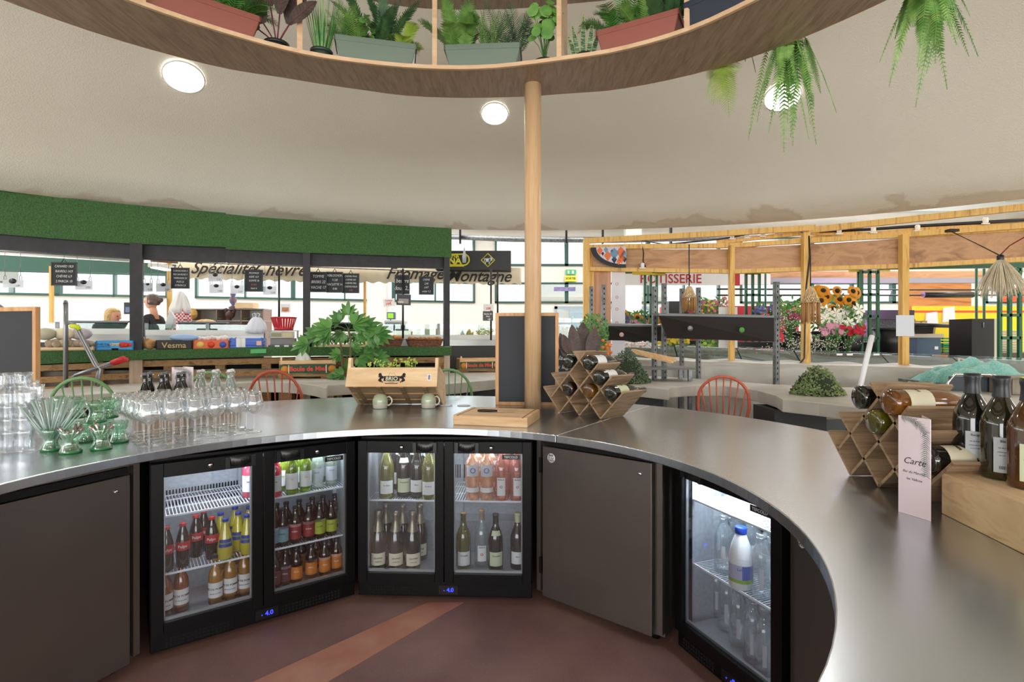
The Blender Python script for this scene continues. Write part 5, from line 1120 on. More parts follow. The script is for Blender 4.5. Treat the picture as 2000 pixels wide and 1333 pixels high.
for (ya, yb, dd) in ((714, 726, .0), (737, 749, .02), (757, 768, .0)):
    strip(LL, [(-140, ya+12), (75, ya), (280, ya-9), (520, ya-14), (870, ya-16)], [(-140, yb+13), (75, yb), (280, yb-9), (520, yb-15), (870, yb-17)], dd, .04, MB()).build('rail', PLN, base, world=True)
for px in (-60, 60, 190, 330, 430, 520, 660, 760, 860): A, rz = on(LL, px, .05); mb = MB(); mb.M = Matrix.Translation((A.x, A.y, 0)) @ Matrix.Rotation(rz, 4, 'Z'); mb.box(-.05, .05, 0, .08, 0, ZS-.12); mb.build('upright', PLN, base, world=True)
strip(LL, [(-140, 716), (75, 708), (870, 692)], [(-140, 1000), (75, 980), (870, 900)], .3, .02, MB()).build('gap_shade_sheet', DARK, base, world=True)  # black sheet standing in for the shade in the gaps between rails
strip(LL, [(-140, 722), (75, 726), (870, 716)], [(-140, 760), (75, 760), (870, 740)], .16, .02, MB()).build('grey_board', mat('grey_board', '6f655a', .8, c2='857a6d', ns=5), base, world=True)

def local_thing(name, label, cat, line, px0, px1, dd, z, group=None):
    A, L_, rz = frame_on(line, px0, px1, dd); return thing(name, label, cat, (A.x, A.y, z), rz, group), L_, A.y
def crate(name, label, px0, px1, ytop, dd, m_, depth=.3, z=None, slots=0, mats=None, line=LL):
    z = ZS+.001 if z is None else z
    t, L_, D = local_thing(name, label, 'box', line, px0, px1, dd, z); h_ = ZZ(ytop, D)-z; mb = MB(); e = .012
    if slots:
        for k in range(slots): a = h_*k/slots; b_ = a+h_/slots*.82; mb.box(0, L_, 0, e, a, b_).box(0, L_, depth-e, depth, a, b_).box(0, e, 0, depth, a, b_).box(L_-e, L_, 0, depth, a, b_)
        for x in (e, L_-e*2.2): mb.box(x, x+e*1.2, e, e*2.4, 0, h_).box(x, x+e*1.2, depth-e*2.4, depth-e, 0, h_)
    else: mb.box(0, L_, 0, e, 0, h_).box(0, L_, depth-e, depth, 0, h_).box(0, e, 0, depth, 0, h_).box(L_-e, L_, 0, depth, 0, h_)
    mb.box(0, L_, 0, depth, 0, .01); mb.build('box_shell', m_, t); return t, L_, h_, depth
def lumps(t, L_, h_, dp, specs, seed=1, n=14, r=.035, sq=(1, 1, .8)):
    """countable produce lying in a crate: every piece its own object"""
    rr = random.Random(seed)
    for i in range(n):
        name, label, cat, m_, = specs[i % len(specs)][:4]; rz = t.rotation_euler[2]; x = r+(L_-2*r)*(i+.5)/n*1.0; y = .04+(dp-.08)*rr.random()*.5; z = h_+r*.25+rr.uniform(0, r*.5); c, s = math.cos(rz), math.sin(rz)
        w_ = (t.location.x+c*x-s*y, t.location.y+s*x+c*y, t.location.z+z); o = MB().ball((0, 0, 0), r*rr.uniform(.8, 1.1), 10, 6, sq=(sq[0]*rr.uniform(.85, 1.2), sq[1], sq[2])).build(name, m_, base=False); o.location = w_; o.rotation_euler = (rr.uniform(-.3, .3), rr.uniform(-.5, .5), rr.uniform(0, 3)); tag(o, '%s, %s from the left' % (label, ORD[i]), cat, specs[i % len(specs)][4])
t, L_, h_, dp = crate('slatted_crate', 'pale slatted wooden crate of mushrooms at the left of the produce shelf', 72, 185, 678, -.06, PINEL, slots=1)
lumps(t, L_, h_, dp, [('mushroom', 'brown mushroom in the pale slatted crate', 'mushroom', mat('mushroom', '8a7660', .8, c2='b3a48c', ns=14), 'mushrooms in the slatted crate')], 2, 13, .05)
for px, w_, cm in ((88, 'greyish netted', 'b0ad97'), (126, 'cream', 'd3c8ad'), (158, 'lilac-grey', 'b7aeb2')):
    A, rz = on(LL, px, .1); tag(MB().ball((A.x, A.y, ZS+.17), .085, 12, 8, sq=(1.3, .8, .75)).build('produce_bag', mat('bag_'+cm, cm, .8, bump=.6, bs=30)), '%s produce bag lying on the mushrooms in the pale crate' % w_, 'bag')
SKY = mat('crate_sky_blue', '3a9bd6', .5)
t, L_, h_, dp = crate('tomato_crate', 'sky-blue cardboard crate with tomato print beside the charcoal post', 187, 260, 666, -.08, SKY)
MB().box(L_*.36, L_*.62, -.002, 0, h_*.45, h_*.72).build('white_print', CREAM, t); text('tomates', .036, INK, t, (L_*.49, -.0025, h_*.58)); MB().box(L_*.42, L_*.6, -.003, .02, 0, .02).build('hand_hole', DARK, t)
for x, r in ((.7, .03), (.8, .028), (.9, .022)): MB().lathe([(r, 0), (r, .001), (0, .001)], 14).build('tomato_print', mat('tomato_red', 'd63a22', .5), t).matrix_local = Matrix.Translation((L_*x, -.0005, h_*.55)) @ Matrix.Rotation(PI/2, 4, 'X')
text('SUNBLEND', .03, LBB, t, (L_*.18, -.002, h_*.62)); text('TOMATES', .03, LBB, t, (L_*.18, -.002, h_*.36))
A, rz = on(LL, 292, .06); tag(MB().ball((A.x, A.y, ZS+.063), .07, 14, 10, sq=(.95, .9, .9)).build('onion_bag', mat('onion_net', 'a8794c', .8, c2='c99f6b', ns=22, bump=.8, bs=40)), 'brown net bag of onions right of the charcoal post', 'bag')
t, L_, h_, dp = crate('black_produce_box', 'black cardboard box lettered Vesma on the produce shelf', 304, 375, 665, -.06, mat('box_charcoal', '2b2522', .6)); text('Vesma', .085, mat('lettering_gold', 'b8a068', .5), t, (L_*.5, -.002, h_*.42), bold=.01)
tag(MB().ball((t.location.x+.2, t.location.y+.17, ZS+.13), .12, 14, 8, sq=(1.3, .7, .35)).build('blue_cloth', mat('cloth_pale_blue', '9ab4dc', .8)), 'pale blue cloth folded inside the black lettered box', 'cloth')
t, L_, h_, dp = crate('orange_produce_box', 'orange printed cardboard box with fruit pictures on the produce shelf', 377, 447, 665, -.06, mat('box_orange', 'd9622a', .5))
for x, cm, nm in ((.2, 'e6c06a', 'cream'), (.5, 'd8402c', 'red'), (.83, '3d55b0', 'blue')):
    MB().lathe([(.036, 0), (.036, .001), (0, .001)], 18).build('round_print', mat('print_'+nm, cm, .5), t).matrix_local = Matrix.Translation((L_*x, -.0005, h_*.5)) @ Matrix.Rotation(PI/2, 4, 'X')
lumps(t, L_, h_, dp, [('onion', 'white onion in the orange printed box', 'onion', mat('onion_white', 'ded6d6', .4), 'white onions in the orange box')], 3, 9, .033)
t, L_, h_, dp = crate('blue_plastic_crate', 'bright blue plastic crate with small cards at the middle of the produce shelf', 448, 514, 660, -.06, mat('crate_blue', '2a62c8', .45), slots=3)
for x in (.2, .3): MB().box(L_*x, L_*x+.06, -.004, -.002, .02, .12).build('white_card', PAPER, t)
MB().box(L_*.8, L_*.95, -.004, -.002, .04, .09).build('price_sticker', mat('sticker_peach', 'e2b49a', .6), t)
tag(strip(LL, [(426, 684), (520, 682)], [(426, 692), (520, 690)], -.135, .012, MB()).build('green_tray', mat('tray_green', '2f9e4f', .35)), 'flat shiny green plastic tray below the blue crate', 'tray')
# scales with red basket
t, L_, D = local_thing('shop_scales', 'grey shop scales on the produce shelf under the red basket', 'scales', LL, 524, 580, -.04, ZS+.001)
MB().box(.0, L_, 0, .26, 0, .045).box(.02, L_-.02, .02, .24, .045, .12).build('scale_body', mat('scale_grey', '77757a', .5), t, bevel=.006); MB().box(.0, L_, -.004, .0, .008, .04).build('tub_front', BLACK, t)
MB().box(.02, L_-.03, .0, .03, .12, .2).build('display_housing', mat('scale_pale', 'a9a496', .5), t, bevel=.005); MB().box(.03, L_*.45, -.002, 0, .14, .18).build('display', mat('scale_display', '6b6a38', .3), t); MB().box(L_*.5, L_-.05, -.002, 0, .135, .185).build('keypad', mat('scale_keypad', 'c2b489', .5), t)
for x in (.07, .17, .26): MB().box(x, x+.05, -.006, -.004, .01, .04).build('pot_label', LBW, t)
for x in (.0, L_): MB().box(x-.01, x+.01, .1, .12, .12, .21).build('pan_support', GALV, t)
MB().box(-.01, L_+.01, .0, .27, .205, .215).build('pan', GALV, t)
q = Vector((t.location.x+math.cos(t.rotation_euler[2])*L_*.42, t.location.y+.13, ZS+.217)); bk = thing('plastic_basket', 'red slotted plastic basket standing on the shop scales', 'basket', q); RP = mat('basket_red', 'b81a2a', .35)
MB().lathe([(0, 0), (.1, 0), (.1, .006), (0, .006)], 24).build('basket_floor', RP, bk); MB().lathe([(.138, .142), (.146, .142), (.146, .156), (.138, .156)], 24, cap=False).lathe([(.1, .0), (.106, 0), (.112, .03), (.104, .03)], 24, cap=False).build('rims', RP, bk)
mb = MB()
for k in range(26): a = 2*PI*k/26; mb.bar((.103*math.cos(a), .103*math.sin(a), .02), (.141*math.cos(a), .141*math.sin(a), .145), .014, .003)
mb.build('slats', RP, bk)
A, rz = on(LL, 606, .12); tag(MB().lathe([(.03, 0), (.09, .05), (.15, .13), (.145, .135), (0, .1)], 22, (A.x, A.y, ZS+.001)).build('teal_bowl', mat('bowl_teal', '0f4f45', .3)), 'deep teal bowl behind the charcoal post on the produce shelf', 'bowl')
t, L_, h_, dp = crate('herb_crate', 'low wooden crate with drooping herb bunches behind the fatsia plant', 612, 722, 672, -.06, PINEL, slots=1)
for px, w_ in ((630, 'left'), (660, 'middle'), (686, 'right')):
    A, rz = on(LL, px, -.0); pr = plant_root('drooping bunch of green herb leaves in the low crate, %s' % w_, Vector((A.x, A.y, ZS+.12)), 'herb_bunch'); mb = MB(); rr = random.Random(px)
    for i in range(70): a = rr.uniform(0, 6.3); leaf(mb, (rr.uniform(-.06, .06), rr.uniform(-.03, .03), rr.uniform(0, .06)), (math.cos(a)*.7, -abs(math.sin(a))*.6, rr.uniform(-.6, .4)), rr.uniform(.07, .12), .02, (0, -.6, .8), 0, .7, 4)
    mb.build('leaves', LEAF['mid' if px != 630 else 'herb'], pr)
WK = mat('wicker', '5e3524', .6, 0, c2='8a5a3e', ns=28, nstretch=(1, 1, 2.5), bump=.9, bs=60)
for (a0_, a1_, ytop, nm, cm, w_, n) in ((722, 788, 663, 'bread_roll', 'c99544', 'left', 18), (797, 866, 664, 'walnut', 'b98a5a', 'right', 22)):
    t, L_, D = local_thing('wicker_basket', 'brown wicker basket on the turf shelf, %s of the two' % w_, 'basket', LL, a0_, a1_, -.07, ZS+.001); h_ = ZZ(ytop, D)-ZS; k = .84
    mb = MB(); lo = [(L_*(1-k)/2, .03), (L_*(1+k)/2, .03), (L_*(1+k)/2, .25), (L_*(1-k)/2, .25)]; hi = [(0, 0), (L_, 0), (L_, .28), (0, .28)]
    mb.add([(x, y, 0) for x, y in lo]+[(x, y, h_) for x, y in hi], [(3, 2, 1, 0)]+[(i, (i+1) % 4, 4+(i+1) % 4, 4+i) for i in range(4)]); o = mb.build('woven_body', WK, t); o.modifiers.new('s', 'SOLIDIFY').thickness = .01
    MB().tube([(x, y, h_) for x, y in hi], .011, 6, closed=True).build('rim', WK, t)
    lumps(t, L_, h_, .26, [(nm, 'golden bread roll heaped in the left wicker basket' if nm == 'bread_roll' else 'pale brown nut heaped in the right wicker basket', 'roll' if nm == 'bread_roll' else 'nut', mat(nm, cm, .7, c2='a87434', ns=9), 'contents of the %s wicker basket' % w_)], 5+n, n, .035 if w_ == 'left' else .026, (1.3, .9, .8))
# "Boule de Miel" crates on the lower ledge
LG = mat('crate_green', '1d4a34', .6); RDL = mat('lettering_red', 'd8402a', .5); ORL = mat('print_orange', 'c98426', .5)
def miel(label, px0, px1, ytop, ybot, dd):
    A, L_, rz = frame_on(LL, px0, px1, dd); D = A.y; z = ZZ(ybot, D); h_ = ZZ(ytop, D)-z; t = thing('fruit_crate', label, 'crate', (A.x, A.y, z), rz)
    MB().box(0, L_, 0, .01, 0, h_*.62).build('printed_board', LG, t); MB().box(0, L_, .0, .008, h_*.66, h_*.9).box(0, L_, .28, .29, 0, h_*.9).box(0, .01, 0, .29, 0, h_*.9).box(L_-.01, L_, 0, .29, 0, h_*.9).box(0, L_, 0, .29, 0, .008).build('boards', PINE, t)
    for x in (.012, L_-.032): MB().box(x, x+.02, .01, .03, 0, h_*1.1).build('corner_post', PINEL, t)
    text('Boule de Miel', h_*.43, RDL, t, (L_*.5, -.002, h_*.33), sx=.95 if L_ > .5 else .75, bold=.03)
    for x in (.16, .82): MB().box(L_*x, L_*x+.008, -.003, 0, .01, h_*.6).build('white_line', WHITE, t)
    for x in (.1, .93): MB().lathe([(h_*.25, 0), (h_*.25, .001), (0, .001)], 16).build('orange_print', ORL, t).matrix_local = Matrix.Translation((L_*x, -.0008, h_*.31)) @ Matrix.Rotation(PI/2, 4, 'X')
    tag(MB().box(A.x-.05, A.x+.1, A.y+.1, A.y+.2, 0, z-.002).box(A.x+math.cos(rz)*L_-.15, A.x+math.cos(rz)*L_, A.y+.12, A.y+.22, 0, z-.002).box(A.x-.05, A.x+math.cos(rz)*L_+.02, A.y+.08, A.y+.3, z-.03, z-.002).build('low_bench', PLN), 'low rough wooden bench under the %s' % ('left honey-melon crate' if px0 < 800 else 'right honey-melon crate'), 'bench'); return t
miel('green Boule de Miel fruit crate behind the red hoop-back stool', 545, 656, 702, 732, -.28)
miel('green Boule de Miel fruit crate left of the tall slate board', 898, 975, 699, 722, .1)
A, rz = on(LL, 935, .2); tag(MB().box(A.x-.18, A.x+.26, A.y, A.y+.3, .78, .86).box(A.x-.1, A.x-.05, A.y+.1, A.y+.2, 0, .78).box(A.x+.15, A.x+.2, A.y+.1, A.y+.2, 0, .78).build('purple_box', mat('box_purple', '5d2a66', .5)), 'purple box below the right honey-melon crate', 'box')
def carrier_bag(label, c, w_, h_, m_, seed):
    '''limp plastic bag: creased body, pinched neck, two handle loops'''
    rr = random.Random(seed); t = thing('carrier_bag', label, 'bag', c); n = 36; prof = [(.6, 0), (.95, .04), (1, .25), (.85, .5), (.5, .72), (.28, .8)]; vs = []
    ph = [rr.uniform(0, 6) for _ in range(4)]
    for r, z in prof:
        for k in range(n): a = 2*PI*k/n; q = 1+.13*math.sin(5*a+ph[0]+z*4)+.08*math.sin(11*a+ph[1]-z*6)+.05*math.sin(17*a+ph[2]); vs.append((w_/2*r*q*math.cos(a), w_*.3*r*q*math.sin(a), h_*z*(1+.03*math.sin(3*a))))
    MB().add(vs, [(i*n+k, i*n+(k+1) % n, (i+1)*n+(k+1) % n, (i+1)*n+k) for i in range(len(prof)-1) for k in range(n)]+[tuple(range(n))[::-1]], 0, True).build('bag_body', m_, t)
    for sx in (-1, 1): MB().tube([(sx*w_*.12, 0, h_*.75), (sx*w_*.2, 0, h_*.95), (sx*w_*.06, 0, h_), (sx*w_*.03, 0, h_*.76)], w_*.03, 6).build('handle', m_, t)
A, rz = on(LL, 592, -.16); zf = 1.06; carrier_bag('white plastic bag hanging from the base of the charcoal post', (A.x, A.y, zf), .17, .17, mat('bag_white', 'd9dcd6', .3), 3)
# hand truck
t = thing('hand_truck', 'chrome hand truck with red grips behind the left concrete counter', 'hand truck', (XX(131, 5.05), 5.05, 0), .1)
def Lh(px, py, dy=0): v = P(px, py, 5.05+dy)-Vector((XX(131, 5.05), 5.05, 0)); return Vector((v.x, v.y, v.z))
mb = MB()
for dx, dy in ((-3.5, 0), (4, .16)): mb.tube([Lh(130+dx, 900, dy)*Vector((1, 1, 0))+Vector((0, 0, .1)), Lh(131+dx, 640, dy), Lh(131+dx, 594, dy)], .015, 8)
mb.tube([Lh(127, 594), Lh(129, 589, .04), Lh(133, 589, .12), Lh(135, 594, .16)], .015, 8); TRK = mat('truck_tube', '8d8e92', .3, .85); mb.build('main_frame', TRK, t)
mb = MB()
for dy in (0, .16): mb.tube([Lh(136, 632, dy), Lh(145, 633, dy), Lh(151, 641, dy), Lh(185, 712, dy), Lh(192, 722, dy), Lh(182, 790, dy)], .013, 8)
mb.build('brace_frame', TRK, t)
for k, dy in enumerate((0, .12)):
    MB().tube([Lh(136, 745+k*3, dy), Lh(145, 733+k*3, dy), Lh(212+k*8, 709+k*2, dy)], .013, 8).build('handle_bar', TRK, t); MB().tube([Lh(212+k*8, 709+k*2, dy), Lh(236+k*9, 699.5+k*3, dy)], .021, 10).build('grip', mat('grip_red', 'cf2532', .35), t)
MB().tube([Lh(136, 637, -.02), Lh(150, 638, -.02), Lh(152, 645, -.02)], .02, 8).build('yellow_tape', mat('tape_yellow', 'd4e01e', .5), t)
for dy in (-.08, .3): MB().lathe([(.04, -.02), (.1, -.025), (.12, -.01), (.12, .01), (.1, .025), (.04, .02)], 18).build('wheel', BLACK, t).matrix_local = Matrix.Translation((-.02, dy, .12)) @ Matrix.Rotation(PI/2, 4, 'X')
MB().box(-.04, .3, 0, .16, .03, .045).build('toe_plate', GALV, t)

# glass counters inside the stall
TEALG = glass('counter_glass', (.88, .97, .96), .05, .3, .02, .05, lin('8fd0c4'))
def glass_counter(label, px0, px1, dd, ytop, yrail, depth=.6):
    A, L_, rz = frame_on(LL, px0, px1, dd); D = A.y; z0 = ZZ(yrail, D); zt = ZZ(ytop, D); t = thing('display_counter', label, 'counter', (A.x, A.y, 0), rz); ST = mat('counter_steel', 'b9bcbc', .35, .6)
    MB().box(0, L_, 0, depth, 0, z0-.12).build('cabinet', mat('counter_dark', '3a3c3e', .5), t); MB().box(0, L_, -.03, .03, z0-.03, z0+.04).build('white_rail', mat('rail_white', 'e9ebe8', .35), t); MB().box(0, L_, 0, depth, z0-.12, z0-.03).build('ledge', ST, t)
    n = max(2, int(L_/1.0))
    for i in range(n): MB().box(L_*i/n+.01, L_*(i+1)/n-.01, .1, .108, z0+.04, zt).build('glass_panel', TEALG, t)
    for i in range(n+1): MB().box(L_*i/n-.018, L_*i/n+.018, .02, .05, z0-.16, zt+.01).build('bracket', GALV, t)
    return t, L_, z0, zt
glass_counter('long glass display counter inside the left stall behind the mushroom crate', -60, 262, .95, 629, 648)
glass_counter('glass display counter inside the left stall behind the black and orange boxes', 285, 515, .95, 633, 651)
tc, Lc, z0c, ztc = glass_counter('glass cheese counter at the right of the left stall, behind the wicker baskets', 720, 985, .9, 633, 660)
CHZ = [mat('cheese_'+n_, c_, .6) for n_, c_ in (('yellow', 'd9b040'), ('cream', 'd9caa0'), ('rind', 'b98a52'), ('white', 'e4e0d2'))]
rr = random.Random(2)
for i in range(34):
    px = 812+i*4.9; A, rz = on(LL, px, 1.25+rr.uniform(-.1, .25)); k = i % 4; s = rr.uniform(.05, .09); z = ZZ(656, on(LL, px, .9)[0].y)+.01
    o = MB().slab([(0, 0, 0), (s*1.3, 0, 0), (s*1.1, s, 0), (.2*s, s*.9, 0)], (0, 0, 1), rr.uniform(.05, .12)).build('cheese_wedge', CHZ[k if i < 20 else (0 if i % 3 else 1)], base=True); o.location = (A.x, A.y, z); o.rotation_euler[2] = rr.uniform(-.6, .6)
    tag(o, 'piece of %s cheese in the glass cheese counter' % ('yellow', 'cream', 'brown-rind', 'white')[k if i < 20 else (0 if i % 3 else 1)], 'cheese', 'cheeses in the glass counter')
def black_lid(label, px0, px1, ytop, ybot, D, slant, line_rz=0, rear=.1, emblem=False, name='black_tray'):
    A = P(px0, ytop, D); B_ = P(px1, ytop, D); z0, z1 = ZZ(ybot, D), ZZ(ytop, D); L_ = (B_-A).length; t = thing(name, label, 'tray', (A.x, A.y, z0), line_rz); h_ = z1-z0
    MB().slab([(L_*slant[0], 0, 0), (L_*(1-slant[1]), 0, 0), (L_, -.06, h_), (0, -.06, h_)], (0, 1, 0), .02).build('front_plate', mat('lid_black', '17191a', .35), t)
    MB().slab([(0, -.06, h_), (L_, -.06, h_), (L_, rear, h_+.005), (0, rear, h_+.005)], (0, 0, 1), .02).build('top_plate', mat('lid_grey', '54585a', .4, .5), t)
    return t, L_, h_
for (a0_, a1_, y0_, y1_, D, w_) in ((138, 237, 630, 650, 6.35, 'in front of the bending woman'), (350, 435, 632, 648, 7.0, 'below the checked apron'), (645, 712, 633, 648, 7.3, 'behind the fatsia plant')):
    black_lid('long black display tray on the glass counter, %s' % w_, a0_, a1_, y0_, y1_, D, (.02, .14), .3)
# ================================================================ SIGNS, PEOPLE AND FITTINGS OF THE LEFT STALL
CHALK = mat('chalk_white', 'd8dad8', .8); CHALKR = mat('chalk_red', 'c0566a', .8)
def to_rail(t, xs, z0):
    for x in xs: MB().cyl((x, 0, z0), (x, 0, 2.235-t.location.z), .0025, 5).build('wire', GALV, t)
def hangboard(label, px0, px1, y0, y1, D, lines, tilt=0.0):
    D = on(LL, (px0+px1)/2, .22)[0].y; tilt = 0
    A = P(px0, y1, D); B_ = P(px1, y1, D); L_ = (B_-A).length; h_ = ZZ(y0, D)-A.z; t = thing('price_slate', label, 'sign', (A.x, A.y, A.z), .12, ry=tilt)
    MB().box(0, L_, 0, .012, 0, h_).build('slate', BOARD, t); MB().box(-.006, L_+.006, -.003, .006, -.006, .004).box(-.006, L_+.006, -.003, .006, h_-.004, h_+.006).box(-.006, .004, -.003, .006, 0, h_).box(L_-.004, L_+.006, -.003, .006, 0, h_).build('frame', mat('slate_frame', '3b3d40', .6), t)
    MB().tube([(L_*.5-.025, 0, h_), (L_*.5, 0, h_+.045), (L_*.5+.025, 0, h_)], .005, 5).build('clip', BLACK, t)
    to_rail(t, (L_*.5,), h_+.03); n = len(lines)
    for i, s in enumerate(lines): text(s, h_*.62/n, CHALKR if s.startswith('!') else CHALK, t, (L_*.5, -.002, h_*(1-(i+.75)/(n+.5))), ext=.0005, name='chalk_lettering', sx=.8, shear=.2) if not s.startswith('!') else text(s[1:], h_*.62/n, CHALKR, t, (L_*.5, -.002, h_*(1-(i+.75)/(n+.5))), ext=.0005, name='chalk_lettering', sx=.8, shear=.2)
    return t
hangboard('slate price board with clip near the left edge, CANARD line on top', 101, 145, 513, 557, 5.5, ['CANARD 18,0', 'RAVIOLI 14,9', 'CHÈVRE 6,9', '2 PARCIA 10'], -.05)
hangboard('slate price board hanging right of the first charcoal post', 335, 367, 524, 563, 6.2, ['CORNICHON 2', 'MIX SAVEURS 3', 'TAPENADE 2,5', 'POIS 2,5', 'CITRON 2,5'])
hangboard('slate price board hanging over the bread, left of the black rod', 479, 511, 528, 569, 6.3, ['FROMAGE', 'RÂPÉ 15,9', 'COMTÉ 18', '!le kilo', 'fumé 6'])
hangboard('dark slate board just right of the second charcoal post', 606, 636, 532, 570, 6.6, ['TOMME', 'BREBIS 22', 'VACHE 17'])
hangboard('middle slate board of the three right of the second charcoal post', 638.5, 668, 532, 571, 6.62, ['REBLOCHON', '11,50', 'RACLETTE 14', '9,90'])
hangboard('right slate board of the three right of the second charcoal post', 669.5, 700, 535, 572, 6.64, ['CHÈVRE FRAIS', 'CHÈVRE SEC', 'CHÈVRE MIEL', 'CHÈVRE FIGUE', '!2,50'])
hangboard('blank-looking slate board hanging from the black rod above the baskets', 772, 799, 538, 574, 6.75, ['beurre', 'doux 2,5'])
hangboard('slate board hanging above the right wicker basket', 819, 846, 541, 575, 6.85, ['CRÈME', '2,40', 'LAIT', 'entier 1,2'])
CARDM = glass('card_plastic', (.9, .9, .92), .03, .2, .2, .6, lin('c5c5c8'))
for i, (x0, x1, y0, y1, w_) in enumerate(((5, 45, 547, 562, 'at the far left'), (147, 180, 549, 566, 'right of the first slate board'), (279, 298, 553, 570, 'just right of the first charcoal post'), (305, 333, 554, 570, 'left of the second slate board'), (407, 434, 535, 550, 'upper of the pair under the Chèvre lettering'), (409, 436, 556, 573, 'lower of the pair under the Chèvre lettering'), (450, 476, 558, 574, 'left of the third slate board'), (514, 540, 560, 576, 'right of the third slate board'))):
    D = on(LL, (x0+x1)/2, .22)[0].y; A = P(x0, y1, D); L_ = P(x1, y1, D).x-A.x; h_ = ZZ(y0, D)-A.z; t = thing('price_card', 'pale price card in the left stall, %s' % w_, 'price card', (A.x, A.y, A.z)); to_rail(t, (L_*.12, L_*.88), h_+.04)
    MB().box(0, L_, 0, .004, 0, h_).build('card', CARDM, t); text('2,50', h_*.3, INK, t, (L_*.75, -.001, h_*.25), name='price_lettering')
    MB().lathe([(L_*.18, 0), (L_*.18, .004), (0, .004)], 18).build('oval_clip', BLACK, t).matrix_local = Matrix.Translation((L_*.5, -.001, h_*.85)) @ Matrix.Rotation(PI/2, 4, 'X') @ Matrix.Scale(.7, 4, (0, 1, 0))
    for sx in (.12, .88): MB().tube([(L_*sx-.01, 0, h_), (L_*sx-.012, 0, h_+.035), (L_*sx, 0, h_+.05), (L_*sx+.012, 0, h_+.035), (L_*sx+.01, 0, h_)], .003, 4).build('hook', mat('hook_grey', '8e9094', .4), t)
# light tubes
rp_ = [on(LL, px, .22)[0] for px in (-60, 120, 263, 440, 596, 868)]; tag(MB().tube([(p_.x, p_.y, 2.24) for p_ in rp_], .007, 6).build('hanging_rail', GALV), 'thin steel rail from which the slates and price cards hang', 'rail')
a, b_ = P(-80, 485, 6.0), P(254, 507, 6.5); tag(MB().cyl(a, b_, .03, 10).build('light_tube', mat('tube_white', 'e8eceb', .3)), 'long white pipe-like lamp housing under the left awning', 'lamp')
t = thing('strip_lamp', 'short white fluorescent lamp hanging right of the first charcoal post', 'lamp', P(315, 521, 7.2)); MB().boxc((0, 0, 0), (.16, .3, .05)).build('housing', WHITE, t); MB().boxc((0, 0, -.03), (.1, .28, .02)).build('tube', mat('tube_glow', (1, 1, .97), .5, emit=4), t)
a, b_ = P(296, 506, 6.6), P(345, 510, 6.9); tag(MB().bar(a, b_, .05, .07).build('wooden_beam', wood('beam_red', '7a4a30', '94603f', 'x', 3, .6)), 'short reddish wooden beam right of the first charcoal post', 'beam')
# banner valances: long waved cream cloth with script lettering
def valance(label, px0, px1, y0, y1, D0, D1, txt, tpx, tsz, m_, side):
    n = int((px1-px0)/3.2); mb = MB(); top = []; bot = []
    for i in range(n+1):
        f = i/n; px = px0+(px1-px0)*f; D = D0+(D1-D0)*f; yt = y0[0]+(y0[1]-y0[0])*f; yb = y1[0]+(y1[1]-y1[0])*f; top.append(P(px, yt, D)); bot.append(P(px, yb+1.8*math.sin(i*.85), D)-Vector((0, .12, 0)))
    vs = top+bot; mb.add(vs, [(i, i+1, n+2+i, n+1+i) for i in range(n)], 0, True); o = mb.build('banner_valance', m_); o.modifiers.new('s', 'SOLIDIFY').thickness = .006
    o.modifiers[0].offset = 1 if side else -1
    tag(o, label, 'banner'); A = P(px0, 500, D0); B_ = P(px1, 500, D1); rz = math.atan2(B_.y-A.y, B_.x-A.x)
    for s, f, z, sz in txt:
        px = px0+(px1-px0)*f; D = D0+(D1-D0)*f; q = P(px, z, D); tt = text(s, sz, mat('script_brown', '2e2622', .6), None, (0, 0, 0), ext=.003, shear=.4, bold=.012, sx=.92)
        tt.matrix_world = Matrix.Translation((q.x, q.y-.12, q.z)) @ Matrix.Rotation(rz, 4, 'Z') @ Matrix.Rotation(PI/2-.22, 4, 'X'); mw = tt.matrix_world.copy(); tt.parent = o; tt.matrix_parent_inverse = Matrix.Translation(-o.location); tt.matrix_basis = mw
CAN = mat('canopy_cream', 'e8dcc2', .8, c2='dccdb0', ns=3)
valance('cream scalloped canopy banner lettered Spécialité de Chèvre', 347, 606, (510, 515), (545, 552), 8.2, 8.4, [('Spécialité', .37, 527, .27), ('de', .615, 531, .13), ('Chèvre', .79, 530, .29)], 0, 0, CAN, 0)
valance('cream scalloped canopy banner lettered Fromage de Montagne', 607, 1018, (515, 524), (552, 557), 8.4, 8.7, [('Fromage', .50, 537, .28), ('de', .645, 541, .13), ('Montagne', .80, 542, .28)], 0, 0, CAN, 0)
tag(MB().slab([P(-80, 494, 8.6), P(345, 517, 8.6), P(345, 535, 8.6), P(-80, 528, 8.6)], (0, 1, 0), .04).build('green_fascia', mat('fascia_green', '2f5a4c', .6)), 'dark green fascia board along the back of the left stall', 'fascia')
for px, y0, y1, D, w_, m_, lb in ((98, 520, 645, 8.3, 5, YWOOD, 'thin knotty timber pole behind the hand truck'), (329, 512, 645, 8.1, 7, YWOOD, 'timber pole left of the checked apron'), (712, 545, 640, 8.6, 4.5, YWOOD, 'thin timber pole behind the fatsia plant')):
    A = P(px, y1, D); tag(MB().box(A.x-w_*D/F/2, A.x+w_*D/F/2, D, D+.05, 0, ZZ(y0, D)).build('timber_pole', m_), lb, 'pole')
for px, y0, y1, D, lb in ((545, 517, 640, 6.6, 'black rod rising behind the red basket'), (787, 525, 664, 6.85, 'black rod above the left wicker basket'), (959, 525, 665, 7.6, 'black rod left of the slate board, nearer one'), (972, 530, 612, 8.0, 'black rod by the slate board, farther one')):
    A = P(px, y1, D); tag(MB().cyl((A.x, D, A.z), (A.x, D, ZZ(y0, D)), .013, 8).build('black_rod', BLACK), lb, 'rod')
